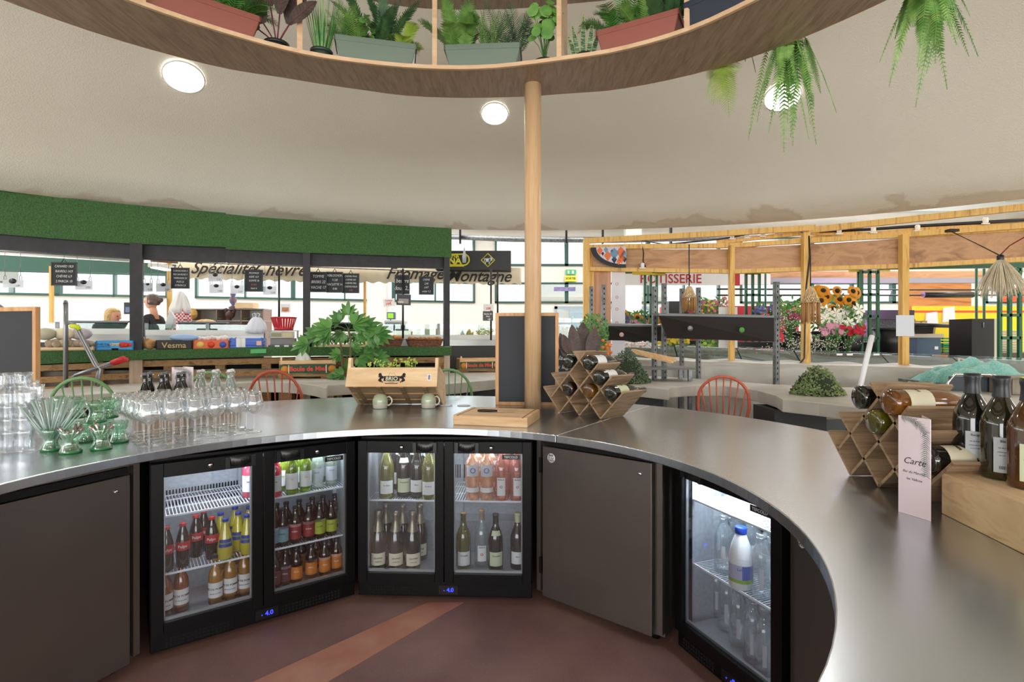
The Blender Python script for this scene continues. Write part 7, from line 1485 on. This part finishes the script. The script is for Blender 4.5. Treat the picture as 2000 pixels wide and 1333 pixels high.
for a, b_ in zip(pxs, pxs[1:]):
    A, B_ = on(RL, a, .06)[0], on(RL, b_-3, .06)[0]; zb_ = .98
    MB().slab([(A.x, A.y, 0), (B_.x, B_.y, 0), (B_.x, B_.y, zb_), (A.x, A.y, zb_)], (0, 1, 0), .05).build('base_panel', mat('counter_base_grey', '6e7270', .5), gc, world=True)
    C_, D_ = on(RL, a, .5)[0], on(RL, b_-3, .5)[0]; yy = lambda x: 676+(x-1400)*.042
    MB().slab([(C_.x, C_.y, .9), (D_.x, D_.y, .9), (D_.x, D_.y, ZZ(yy(b_)+10, D_.y)), (C_.x, C_.y, ZZ(yy(a)+10, C_.y))], (0, 1, 0), .04).build('green_back', GI, gc, world=True)
    MB().slab([(A.x, A.y, .9), (B_.x, B_.y, .9), (D_.x, D_.y, .9), (C_.x, C_.y, .9)], (0, 0, -1), .04).build('green_deck', GI, gc, world=True)
    z1 = ZZ(yy(a)+6, A.y+.2); z2 = ZZ(yy(b_)+6, B_.y+.2)
    MB().slab([(A.x, A.y, zb_), (B_.x, B_.y, zb_), (B_.x, B_.y+.25, z2+.02), (A.x, A.y+.25, z1+.02)], (0, 1, 0), .006).build('glass_front', DG, gc, world=True)
    MB().slab([(A.x, A.y+.25, z1+.02), (B_.x, B_.y+.25, z2+.02), (D_.x, D_.y, z2+.03), (C_.x, C_.y, z1+.03)], (0, 0, 1), .006).build('glass_top', DG, gc, world=True)
for px in (1660, 1712, 1640): 
    q = rl(px, 693, .05); tag(MB().box(q.x-.035, q.x+.035, q.y+.0, q.y+.004, q.z-.01, q.z+.012).build('price_label', PAPER), 'small white price label on the glazed counter, at %s' % {1660: 'the gerbera bucket', 1712: 'the black tub', 1640: 'the left of the gerbera bucket'}[px], 'label')
tag(MB().cyl(P(1677, 768, 4.55), P(1703, 657, 4.75), .022, 10).build('white_pole', mat('pole_white', 'dcdde0', .35)), 'white pole leaning behind the right concrete counter', 'pole')
# long timber offcuts and patterned bags behind the racks
for i in range(4): a = P(1236+i*3, 684+i*2.2, 6.0-.02*i); b_ = P(1312+(i % 3)*3, 700+i*2.6, 5.6-.03*i); tag(MB().bar(a, b_, .055, .02).build('timber_batten', PINE), 'pale timber batten lying behind the herb heap, %s of the pile' % ('topmost', 'second', 'third', 'lowest')[i], 'batten')
bt = thing('batten_rest', 'low grey table under the timber battens', 'table', P(1270, 720, 5.95)*Vector((1, 1, 0))); MB().box(-.6, .4, -.3, .1, ZZ(714, 5.8)-.04, ZZ(714, 5.8)-.02).build('table_top', mat('table_grey', '6c6c6c', .6), bt); [MB().box(x, x+.04, y, y+.04, 0, ZZ(714, 5.8)-.04).build('leg', GALV, bt) for x in (-.58, .34) for y in (-.28, .04)]
PAT = mat('pattern_red_white', 'b0384c', .8, c2='e9dad2', ns=26, lo=.46, hi=.5)
for px, py, r, w_, D in ((1096, 690, .22, 'left, beside the slate board', 7.75), (1212, 690, .24, 'behind the black panel', 7.75), (1253, 688, .2, 'right, near the timber battens', 7.7)):
    q = P(px, py, D); tag(MB().lathe([(0, 0), (r, 0), (r*1.08, r*.8), (r*.8, r*1.35), (0, r*1.45)], 18, (q.x, q.y, q.z-r*.7), wob=lambda a, z: 1+.08*math.sin(3*a)).build('patterned_sack', PAT), 'red and white patterned sack, %s' % w_, 'sack')
ta = thing('market_table', 'market table carrying the patterned sacks', 'table', (XX(1180, 7.75), 7.75, 0)); zt_ = ZZ(690, 7.75)-.22*.7; MB().box(-1.0, .8, -.2, .25, zt_-.03, zt_-.001).build('table_top', mat('table_top_cream', 'c9c4b8', .6), ta); [MB().box(x, x+.04, y, y+.04, 0, zt_-.03).build('leg', GALV, ta) for x in (-.98, .74) for y in (-.18, .2)]
slate('chalk price board leaning low behind the left wine rack', (XX(1104, 5.9), 5.9), .42, .62, -.05, base=.62, fw=.012, wood_=BLACK); t = bpy.data.objects['chalkboard.002'] if 'chalkboard.002' in bpy.data.objects else None
if t:
    for s, z in (('Salade 2€', .52), ('Nos légumes', .42), ('de saison', .33)): text(s, .07, CHALK, t, (-.0, -.006, z), shear=.3, name='chalk_lettering')
    tb = thing('side_crate', 'dark crate under the low chalk price board', 'crate', (XX(1104, 5.9), 5.9, 0)); MB().box(-.22, .22, -.08, .2, 0, .618).build('crate_body', mat('crate_dark', '3a3430', .8), tb)

# ---------------------------------------------------------------- green steel lattice posts, signs, flower stall
LGN = mat('lattice_green', '1f5a3c', .45); YEL = mat('canopy_yellow', 'd9c92e', .5)
def lattice(label, px0, px1, y0, y1, D, n=4):
    A, B_ = P(px0, y1, D), P(px1, y1, D); z0, z1 = 0.0, ZZ(y0, D); t = thing('lattice_post', label, 'post', (A.x, A.y, 0)); W_ = B_.x-A.x; s = .035
    for x in (0, W_/2, W_): MB().box(x-s/2, x+s/2, 0, s, z0, z1).build('stile', LGN, t)
    mb = MB(); z = z1-.03; st = (z1-ZZ(700, D))/n
    while z > .05: mb.box(0, W_, 0, s, z-s/2, z+s/2); z -= st
    mb.build('rungs', LGN, t)
lattice('green steel lattice post in front of the rotisserie sign', 1260, 1283, 530, 690, 8.2); lattice('green steel lattice post behind the middle plywood panel', 1458, 1484, 530, 690, 8.0)
lattice('green steel lattice post left of the third yellow post', 1684, 1716, 528, 690, 7.4); lattice('green steel lattice post behind the raffia lamp', 1955, 1994, 522, 700, 6.3)
for px, D, lb in ((1495, 8.1, 'thin green steel rod by the middle lattice'), (1676, 7.5, 'thin green rod left of the flower-stall lattice'), (1907, 7.0, 'thin green rod above the black cabinet'), (1922, 7.1, 'dark green rod above the black cabinet, right one')):
    q = P(px, 525, D); tag(MB().cyl((q.x, D, 0), (q.x, D, q.z), .016, 8).build('green_rod', LGN), lb, 'rod')
for (x0, y0, D0, x1, y1, D1, m_, w_, lb) in ((1222, 531, 8.3, 2060, 517, 6.3, LGN, .06, 'green steel canopy beam behind the plywood panels'), (1235, 533, 8.2, 1300, 534, 8.1, YEL, .06, 'yellow canopy strip, left piece'), (1435, 532, 8.0, 1505, 531, 7.9, YEL, .05, 'yellow canopy strip, middle piece'), (1658, 528, 7.5, 1737, 527, 7.4, YEL, .05, 'yellow canopy strip, right piece'), (1930, 520, 6.6, 2060, 514, 6.3, YEL, .07, 'yellow canopy strip at the far right')):
    tag(MB().bar(P(x0, y0, D0), P(x1, y1, D1), .05, w_).build('canopy_beam', m_), lb, 'beam')
t = thing('shop_sign', 'long white sign lettered ROTISSERIE in red', 'sign', P(1215, 557, 9.6)); k = 9.6/F; MB().box(0, 215*k, 0, .05, 0, 25*k).build('sign_board', mat('sign_grey_white', 'e2e1df', .6), t); MB().box(215*k, 230*k, 0, .05, -1*k, 26*k).build('red_end', mat('sign_red', 'b3202c', .5), t)
text('ROTISSERIE', 18.5*k*1.35, mat('lettering_crimson', 'b01c30', .5), t, (95*k, -.004, 11.5*k), bold=.012, sx=.96)
tag(MB().box(XX(1445, 9.9), XX(1505, 9.9), 9.9, 10.0, ZZ(556, 9.9), ZZ(535, 9.9)).build('poster_board', PAPER), 'white board with faint sketches right of the red sign end', 'board')
tag(MB().box(XX(1303, 9.8), XX(1560, 9.8), 9.8, 10.3, ZZ(700, 9.8)-1.0, ZZ(598, 9.8)).build('red_counter', mat('counter_red', 'b3202c', .5)), 'red rotisserie counter far behind the flower stall', 'counter')
tag(MB().box(XX(1300, 9.6), XX(1338, 9.6), 9.4, 9.75, 0, ZZ(590, 9.6)).build('black_oven', mat('oven_black', '17181a', .4)), 'black rotisserie oven behind the galvanised uprights', 'oven')
# exit signs
t = thing('exit_sign', 'green running-man exit sign with yellow SORTIE plate below', 'sign', P(1105, 536, 15.44)); k = 15.44/F
MB().box(0, 20*k, 0, .03, 0, 9*k+0).build('green_plate', mat('sign_exit_green', '3fb06a', .5), t).location = (0, 0, 0); MB().box(4*k, 7*k, -.004, 0, 1.5*k, 7*k).box(12*k, 16*k, -.004, 0, 1.5*k, 7*k).build('white_pictogram', WHITE, t)
MB().box(-1.5*k, 20.5*k, 0, .03, -14*k, -3*k).build('yellow_plate', mat('sign_exit_yellow', 'd9d62c', .5), t); text('SORTIE', 6*k, INK, t, (9.5*k, -.004, -8.5*k), bold=.02)
t = thing('door_banner', 'small purple banner with blurred lettering over the exit', 'banner', P(1082, 569, 15.4)); k = 15.4/F; MB().box(0, 42*k, 0, .02, 0, 8*k).build('banner_sheet', mat('banner_purple', '5a6090', .6, c2='8a7aa0', ns=9), t)
# white pillars and ducts near the roof
for px, D, lb in ((1238, 14.8, 'white pillar left of the rotisserie windows'), (735, 12.6, 'white downpipe pillar behind the fatsia plant')):
    q = P(px, 600, D); tag(MB().box(q.x-.22, q.x+.22, D, D+.3, 0, 5).build('pillar', HW), lb, 'pillar')
tag(MB().tube([P(860, 462, 12), P(1000, 468, 12), P(1200, 470, 12), P(1500, 462, 11)], .06, 10).build('duct', GALV), 'grey service pipe under the hall roof', 'pipe')
for px in (899, 1106, 1177, 1310): q = P(px, 468, 11.9); tag(MB().box(q.x-.02, q.x+.02, 11.85, 11.95, q.z-.1, q.z+.3).build('duct_hanger', BLACK), 'dark hanger of the grey service pipe, %s' % {899: 'leftmost', 1106: 'second', 1177: 'third', 1310: 'rightmost'}[px], 'hanger')
# flowers
def petals(mb, ctr, c, r, n, nrm, w_=.35, m=0):
    nrm = Vector(nrm).normalized(); u = nrm.orthogonal().normalized(); v_ = nrm.cross(u); c = Vector(c)
    for k in range(n):
        a = 2*PI*k/n; d = u*math.cos(a)+v_*math.sin(a); s = nrm.cross(d); e = c+d*r; mdl = c+d*r*.6+nrm*r*.1; mb.add([c, mdl-s*r*w_, e, mdl+s*r*w_], [(0, 1, 2, 3)], m, False)
    if ctr is not None: ctr.ball(c+nrm*.004, r*.42, 10, 5, sq=(1, 1, 1))
BK = mat('bucket_black', '1b1b1d', .4); bcount = [0]
def bucket(label, px, ybot, D, r=.15, h_=.28, m_=None):
    q = P(px, ybot, D); t = thing('flower_bucket', label, 'bucket', (q.x, q.y, q.z)); MB().lathe([(0, 0), (r*.78, 0), (r, h_), (r*.92, h_), (r*.72, .01), (0, .01)], 22).build('body', m_ or BK, t); MB().lathe([(r, h_-.03), (r*1.06, h_-.025), (r*1.06, h_+.005), (r, h_+.005)], 22, cap=False).build('rim', m_ or BK, t); return t, Vector((q.x, q.y, q.z+h_))
def bouquet(name, label, px, py, D, w_, h_, cm, kind, seed, n=12, r=.05, centre=None, np_=12, leafy='mid', wd=.35, nl=60, stemz=.35):
    q = P(px, py, D); rr = random.Random(seed); t = plant_root(label, Vector((q.x, q.y, q.z-h_/2)), name); mb = MB(); ct = MB(); lf = MB(); st = MB(); pts = []
    for i in range(n):
        for _ in range(30):
            c = Vector((rr.uniform(-w_/2, w_/2), rr.uniform(-.12, .0), rr.uniform(h_*.15, h_)))
            if all((c-p_).length > r*1.25 for p_ in pts): break
        pts.append(c)
    for c in pts:
        nv = (c.x*1.2, -1, .3+rr.uniform(-.3, .5)); one = MB() if n <= 50 else mb; petals(one, None, c, r*rr.uniform(.85, 1.1), np_, nv, wd)
        if np_ > 14: petals(one, None, c+Vector((0, -.004, 0)), r*.8, np_, nv, wd)
        if centre: one.ball(c+Vector(nv).normalized()*.004, r*.42, 10, 5, m=1)
        if n <= 50: one.build('flower_head', [cm, centre] if centre else cm, t)
        st.tube([(0, 0, -stemz), (c.x*.4, c.y*.5+.03, 0), c+Vector((0, .01, 0))], .004, 4)
    for i in range(nl): a = rr.uniform(0, 6.3); c = (rr.uniform(-w_/2, w_/2), rr.uniform(-.08, .1), rr.uniform(-.05, h_*.9)); leaf(lf, c, (rr.uniform(-1, 1), -.2, rr.uniform(-.2, 1)), rr.uniform(.06, .12), .03, (0, -1, .4))
    if n > 50: mb.build('petals', cm, t)
    if nl: lf.build('leaves', LEAF[leafy], t)
    st.build('stems', STEMG, t); return t
SUNF = mat('petal_sunflower', 'e8a51c', .6, c2='d98a14', ns=12); SUNC = mat('sunflower_centre', '2b1a10', .8); bucket_table = []
def fl(*a, **k): return bouquet(*a, **k)
# flower benches (stepped stand behind the glazed counter)
fs_ = thing('flower_stand', 'dark stepped stand holding the flower buckets behind the glazed counter', 'stand', (XX(1600, 7.6), 7.6, 0)); 
for (x0, x1, y, ya, yb) in ((1205, 1300, 690, 8.3, 8.8), (1335, 1415, 665, 7.8, 8.3), (1450, 1720, 694, 7.2, 7.75), (1450, 1700, 668, 7.75, 8.25)):
    A = P(x0, y, (ya+yb)/2); B_ = P(x1, y, (ya+yb)/2); MB().box(A.x, B_.x, ya, yb, 0, A.z-.001).build('step', mat('stand_dark', '2c2f2c', .7), fs_, world=True)
t, q = bucket('black bucket of the small sunflowers left of the green lattice', 1236, 690, 8.55, .16, .3); fl('sunflower_bunch', 'small sunflower bunch with purple asters left of the rotisserie lattice', 1232, 622, 8.5, .3, .22, SUNF, 's', 1, 4, .085, SUNC, 18, nl=50)
fl('aster_bunch', 'purple aster bunch below the small sunflowers', 1232, 634, 8.4, .42, .22, mat('petal_purple', '6a4aa0', .6), 'a', 2, 18, .035, None, 10); fl('rose_bunch', 'pink rose bunch beside the purple asters', 1246, 638, 8.3, .32, .2, mat('petal_pink', 'd07fae', .6), 'a', 3, 14, .035, None, 9)
fl('sunflower_bunch', 'few sunflowers between the lattice and the galvanised upright', 1268, 624, 8.6, .28, .2, SUNF, 's', 4, 3, .075, SUNC, 18, nl=60)
t, q = bucket('black bucket of the pink lisianthus behind the black panel', 1385, 664, 8.05, .15, .28); fl('lisianthus_bunch', 'pink and yellow bud bunch above the long black panel', 1385, 602, 7.7, .5, .3, mat('petal_rose', 'c9788e', .6), 'a', 5, 46, .028, None, 7, nl=90)
fl('bud_bunch', 'small yellow-green bud sprays mixed among the pink bunch', 1372, 606, 7.62, .5, .3, mat('petal_yellow', 'c9c04a', .6), 'a', 6, 22, .02, None, 6, nl=10)
fl('hydrangea_bunch', 'blue hydrangea head right of the middle lattice', 1481, 607, 7.9, .16, .12, mat('petal_blue', '6d74c0', .6), 'a', 7, 22, .026, None, 6, nl=14); fl('hydrangea_bunch', 'second blue hydrangea head by the thick galvanised upright', 1507, 605, 7.9, .14, .12, mat('petal_blue', '6d74c0', .6), 'a', 8, 18, .026, None, 6, nl=14)
t, q = bucket('black bucket of the lily buds left of the cabled post', 1556, 690, 7.4, .17, .3); fl('lily_bud_bunch', 'green lily buds left of the cabled yellow post', 1545, 605, 7.3, .45, .34, mat('petal_bud', '9db866', .6), 'a', 9, 26, .035, None, 4, nl=130, wd=.2)
fl('carnation_bunch', 'dark pink flower bunch below the lily buds', 1541, 619, 7.1, .3, .12, mat('petal_plum', '96325c', .6), 'a', 10, 16, .03, None, 8, nl=30)
fl('sunflower_bunch', 'big sunflower bunch right of the cabled yellow post', 1634, 590, 7.3, .55, .34, SUNF, 's', 11, 15, .085, SUNC, 20, nl=60)
fl('lily_bunch', 'white lily bunch below the big sunflowers', 1632, 622, 7.15, .6, .32, mat('petal_white', 'e4e6d8', .6), 'a', 12, 12, .1, None, 6, nl=120, wd=.25, leafy='herb')
t, q = bucket('large black tub of the gerberas', 1652, 693, 7.48, .22, .33); bucket('black tub left of the gerbera tub', 1614, 693, 7.48, .19, .33); bucket('black bucket between the two nearest yellow posts', 1741, 694, 7.48, .22, .38)
fl('gerbera_bunch', 'red gerbera bunch in the large black tub', 1656, 646, 7.05, .36, .16, mat('petal_red', 'c21a34', .6), 'a', 13, 12, .05, None, 22, nl=30, wd=.14); fl('gerbera_bunch', 'pale pink gerbera bunch left of the red ones', 1618, 645, 7.05, .26, .16, mat('petal_pale_pink', 'dca0b8', .6), 'a', 14, 8, .055, None, 22, nl=24, wd=.14)
fl('chrysanthemum_bunch', 'yellow flower bunch behind the blue glazed corner', 1312, 668, 7.3, .4, .1, mat('petal_lemon', 'd8c22e', .6), 'a', 15, 26, .03, None, 9, nl=20); fl('green_bunch', 'green foliage bunch below the long black panel', 1392, 672, 7.2, .4, .12, LEAF['lime'], 'a', 16, 20, .03, None, 7, nl=60, leafy='herb')
# gypsophila: uncountable tiny blossoms
for px, py, w_, h_, lb in ((1585, 672, .9, .2, 'white gypsophila cloud lying along the glazed counter'), (1530, 628, .35, .3, 'white gypsophila bunch right of the thick galvanised upright')):
    q = P(px, py, 6.95 if px > 1560 else 7.0); rr = random.Random(px); t = plant_root(lb, q, 'gypsophila_bunch'); mb = MB(); st = MB()
    for i in range(520 if px > 1560 else 240): c = Vector((rr.gauss(0, w_*.27), rr.uniform(-.1, .12), rr.gauss(0, h_*.3))); mb.ball(c, .0065, 5, 3); (st.tube([(c.x*.6, 0, -h_*.5), c], .0012, 3) if i % 4 == 0 else None)
    tag(mb.build('blossoms', mat('petal_gyp', 'dfe0d0', .7), t), kind='stuff'); st.build('stems', LEAF['grey'], t)
# back right: bars, lights, produce stall
for (x0, y0, x1, y1, D, r, m_, lb) in ((1400, 565, 2000, 567, 9.0, .014, BLACK, 'thin black rail with twisted garland across the flower stall'), (1400, 577, 2000, 577, 8.8, .014, BLACK, 'lower thin black rail across the flower stall'), (1803, 576, 1900, 576, 8.7, .05, BLACK, 'thick black foam-wrapped bar at the right'), (1785, 635, 1900, 638, 7.6, .03, BLACK, 'black bar in front of the yellow wall')):
    tag(MB().cyl(P(x0, y0, D), P(x1, y1, D), r, 8).build('rail', m_, base=True), lb, 'rail'); bpy.context.scene.collection.objects[-1].name = 'hanging_bar' 
t = thing('grow_light', 'magenta-white fluorescent light over the flower stall', 'lamp', P(1690, 572, 9.2)); MB().cyl((-.42, 0, 0), (.42, 0, 0), .03, 10).build('tube', mat('glow_magenta', (.85, .35, 1), .5, emit=9), t); MB().box(-.45, .45, -.03, .05, .03, .06).build('housing', WHITE, t)
pl_ = bpy.data.lights.new('grow_light_lamp', 'POINT'); pl_.energy = 60; pl_.color = (.95, .6, 1); pl_.shadow_soft_size = .1; po = bpy.data.objects.new('grow_light_lamp', pl_); col.objects.link(po); po.parent = t; po.location = (0, -.12, -.08)
t = thing('strip_lamp', 'white fluorescent lamp at the far right behind the raffia lamp', 'lamp', P(1985, 540, 8.6)); MB().cyl((-.35, 0, 0), (.5, 0, 0), .03, 10).build('tube', mat('tube_glow', (1, 1, .97), .5, emit=4), t); MB().box(-.4, .55, -.03, .05, .03, .06).build('housing', WHITE, t)
def wbox(name, label, cat, x0, x1, y0, y1, D, dp, m_, floor_=False):
    A, B_ = P(x0, y1, D), P(x1, y1, D); return tag(MB().box(A.x, B_.x, D, D+dp, 0 if floor_ else A.z, ZZ(y0, D)).build(name, m_), label, cat)
wbox('stall_fascia', 'brown fascia board of the far produce stall', 'fascia', 1505, 2080, 530, 548, 10.0, .1, PLY); wbox('stall_fascia', 'grey rolled awning of the far produce stall', 'awning', 1505, 2080, 543, 553, 9.9, .1, mat('awning_grey', '9a97a0', .6))
wbox('stall_backboard', 'orange-brown back board of the far produce stall', 'board', 1772, 1897, 550, 600, 10.4, .05, wood('ochre_board', 'b0713a', 'c98a4e', 'x', 2, .6, c3='96582c'), True)
t = thing('yellow_partition', 'yellow partition with a red stripe behind the produce stall', 'partition', P(1785, 700, 10.2)*Vector((1, 1, 0))); W_ = XX(2100, 10.2)-XX(1785, 10.2); MB().box(0, W_, 0, .05, 0, ZZ(598, 10.2)).build('panel', mat('partition_yellow', 'e6d01e', .55), t); MB().box(0, W_, -.006, 0, ZZ(611, 10.2), ZZ(607, 10.2)).build('red_stripe', mat('stripe_red', 'd8502a', .5), t)
for x0, x1, y0, y1, w_, tl in ((1808, 1833, 607, 640, 'left', -.12), (1842, 1866, 604, 630, 'right', -.14)):
    q = P((x0+x1)/2, y1, 10.165); tag(MB().slab([(-.12, 0, 0), (.12, 0, .03), (.1, 0, .3), (-.1, 0, .28)], (0, 1, 0), .03).build('white_bag', PAPER, base=False), 'white bag hanging on the yellow partition, %s one' % w_, 'bag').location = q
wbox('orange_poster', 'orange poster behind the raffia lamp', 'poster', 1960, 2010, 562, 590, 9.0, .02, mat('poster_orange', 'd8552a', .5)); wbox('dark_wine_box', 'dark plum box with ginkgo leaf print', 'box', 1700, 1786, 606, 624, 9.2, .4, mat('box_plum', '2a1c30', .5), False)
wbox('display_rack', 'dark slatted rack behind the green lattice', 'rack', 1690, 1788, 624, 655, 9.3, .4, mat('rack_dark', '3c3a44', .6, c2='6c6a74', ns=40), True)
for k in range(4):
    for j in range(2): wbox('punnet_stack', 'pale punnet tray behind the yellow post, %s %s' % (('top', 'second', 'third', 'lowest')[k], ('left', 'right')[j]), 'tray', 1786+j*13, 1798+j*13, 627+k*16, 640+k*16, 8.6, .25, mat('punnet', 'b99a74', .7, c2='7c6242', ns=34, lo=.45, hi=.5))
for k, (x0, x1, y0, y1) in enumerate(((1841, 1866, 658, 680), (1866, 1898, 670, 684), (1690, 1722, 662, 690), (1841, 1864, 680, 692))):
    A = P(x0, y1, 8.9); L_ = (x1-x0)*8.9/F; h_ = (y1-y0)*8.9/F; t = thing('green_crate', 'green plastic vegetable crate %s' % ('beside the blue cabinet', 'left of the black cabinet', 'behind the green lattice', 'under the crate by the blue cabinet')[k], 'crate', A); mb = MB()
    for i in range(4): a = h_*i/4; mb.box(0, L_, 0, .01, a, a+h_*.15).box(0, L_, .3, .31, a, a+h_*.15).box(0, .01, 0, .31, a, a+h_*.15).box(L_-.01, L_, 0, .31, a, a+h_*.15)
    mb.box(0, L_, 0, .3, 0, .01).build('slatted_body', mat('crate_veg_green', '1f7a44', .5), t)
wbox('produce_bench', 'dark brown bench under the green crates', 'bench', 1690, 2080, 690, 700, 8.8, .7, mat('bench_brown', '4a3a30', .7), True)
t = thing('blue_cabinet', 'slate-blue metal cabinet with a pale top', 'cabinet', P(1791, 700, 7.7)*Vector((1, 1, 0))); k = 7.7/F; MB().box(0, 46*k, 0, .35, 0, ZZ(660, 7.7)).build('body', mat('cabinet_blue', '3f5870', .5), t); MB().box(-2*k, 50*k, -.02, .37, ZZ(660, 7.7), ZZ(653, 7.7)).build('top', mat('cabinet_top', 'c2b8aa', .5), t); MB().box(34*k, 41*k, -.005, 0, ZZ(683, 7.7), ZZ(677, 7.7)).build('sticker', PAPER, t)
t = thing('black_tub', 'black plastic tub standing on the blue cabinet', 'tub', P(1797, 652.5, 7.75)); k = 7.75/F; MB().lathe([(0, 0), (20*k, 0), (22*k, 16*k), (23*k, 16*k), (23*k, 19*k), (0, 19*k)], 4, (22*k, .12, 0), smooth=False).build('body', BLACK, t)
t = thing('black_cabinet', 'tall black cabinet at the right behind the glazed counter', 'cabinet', P(1898, 700, 6.7)*Vector((1, 1, 0))); k = 6.7/F; MB().box(0, 44*k, 0, .35, 0, ZZ(623, 6.7)).build('door', mat('cabinet_black', '141416', .45), t); MB().box(44*k, 51*k, 0, .37, 0, ZZ(623, 6.7)).build('side', mat('cabinet_cream', 'c9c4ae', .5), t); MB().box(21*k, 23*k, -.01, 0, ZZ(640, 6.7), ZZ(630, 6.7)).build('handle', GALV, t)
A = rl(1750, 657, -.09); B_ = rl(1785, 657, -.09); tag(MB().slab([A, B_, (B_.x, B_.y, ZZ(616, B_.y)), (A.x, A.y, ZZ(616, A.y))], (0, -1, 0), .004).build('paper_notice', mat('notice_white', 'd3d6de', .6)), 'translucent white notice fixed on the third yellow post', 'notice')
A = rl(1416, 680, .07); tag(MB().box(A.x-.08, A.x+.16, A.y, A.y+.006, A.z, ZZ(600, A.y)).build('paper_notice', mat('notice_white', 'd3d6de', .6)), 'white paper notice on the second yellow post behind the black panel', 'notice')
for k in range(9): wbox('cloth_stack', 'folded grey cloth in the stack behind the right lattice, layer %s from the bottom' % ('one two three four five six seven eight nine'.split()[k]), 'cloth', 1958, 1998, 688-k*5.2, 692-k*5.2, 8.85, .3, mat('cloth_grey', '9d978f', .9))
A = P(1876, 722, 5.6); fy = thing('meat_flyer', 'tilted flyer with rows of meat pictures at the glazed counter', 'flyer', A, 0, ry=.12, rx=-.4); MB().box(0, .27, 0, .003, 0, .13).build('sheet', mat('flyer_grey', 'c5c2bc', .6), fy)
for i in range(4):
    for j in range(2): MB().box(.02+.06*i, .07+.06*i, -.002, 0, .015+.055*j, .06+.055*j).build('meat_picture', mat('meat_red', '8c3a3c', .6), fy)
# woven lamps
STRAW = mat('raffia', 'dccdb0', .8, c2='ebe0c8', ns=30); STR2 = mat('macrame', 'b98f60', .8, c2='dcc8a4', ns=40)
def raffia(label, px, ytop, ybot, D, w_, n, seed, cord_from):
    q = P(px, ytop, D); h_ = (ybot-ytop)*D/F; rr = random.Random(seed); t = thing('raffia_lamp', label, 'lamp', q); mb = MB()
    for i in range(n):
        a = rr.uniform(0, 2*PI); k = rr.random()**.5; e = Vector((math.cos(a)*w_/2*k, math.sin(a)*w_/2*k, -h_*rr.uniform(.72, 1)*(1-.12*k))); mb.tube([(math.cos(a)*.02, math.sin(a)*.02, 0), (e.x*.45, e.y*.45, e.z*.3), (e.x*.85, e.y*.85, e.z*.75), e], [.003, .0028, .0022, .001], 3)
    tag(mb.build('raffia_fringe', STRAW, t), kind='stuff'); MB().lathe([(.026, -.03), (.026, .03), (.018, .04), (0, .04)], 14).build('socket', BLACK, t)
    for pts, m_ in cord_from: MB().tube([Vector(p_)-q for p_ in pts], .005, 5).build('cord', m_, t)
raffia('large pale raffia fringe lamp hanging at the right', 1954, 507, 592, 4.6, .36, 260, 3, [([P(1954, 500, 4.6), P(1905, 475, 4.9), P(1857, 452, 5.3)], BLACK), ([P(1954, 498, 4.6), P(1972, 480, 4.4), P(2003, 462, 4.2)], mat('cord_red', '8c1f24', .5))])
tag(MB().box(XX(1848, 5.3), XX(1866, 5.3), 5.25, 5.32, ZZ(454, 5.3), ZZ(449, 5.3)).build('cable_clamp', BLACK), 'black clamp holding the raffia lamp cord', 'clamp')
def macrame(label, px, ytop, ymid, ybot, D, w_, cord_top):
    q = P(px, ytop, D); t = thing('woven_lamp', label, 'lamp', q); hm = (ymid-ytop)*D/F; hb = (ybot-ytop)*D/F; mb = MB(); n = 20
    for k in range(n):
        for sg in (-1, 1):
            pts = [((.02+(w_/2-.02)*f**.8)*math.cos(2*PI*k/n+sg*f*1.4), (.02+(w_/2-.02)*f**.8)*math.sin(2*PI*k/n+sg*f*1.4), -hm*f) for f in (0, .25, .5, .75, 1)]; mb.tube(pts, .0045, 4)
    mb.build('woven_net', STR2, t); fr2 = MB(); rr = random.Random(px)
    for k in range(90): a = rr.uniform(0, 2*PI); r = w_/2*rr.uniform(.9, 1.05); fr2.tube([(r*.98*math.cos(a), r*.98*math.sin(a), -hm), (r*math.cos(a), r*math.sin(a), -hb+rr.uniform(0, .03))], .003, 3)
    tag(fr2.build('fringe', mat('macrame_fringe', 'b98a55', .8), t), kind='stuff'); MB().tube([(0, 0, 0), (0, 0, ZZ(cord_top, D)-q.z)], .006, 6).build('cord', BLACK, t)
macrame('small woven lamp with straight fringe between two galvanised uprights', 1346, 560, 582, 610, 5.9, .15, 478); macrame('small netted lamp with ragged fringe by the cabled yellow post', 1583, 560, 592, 634, 5.7, .18, 500)
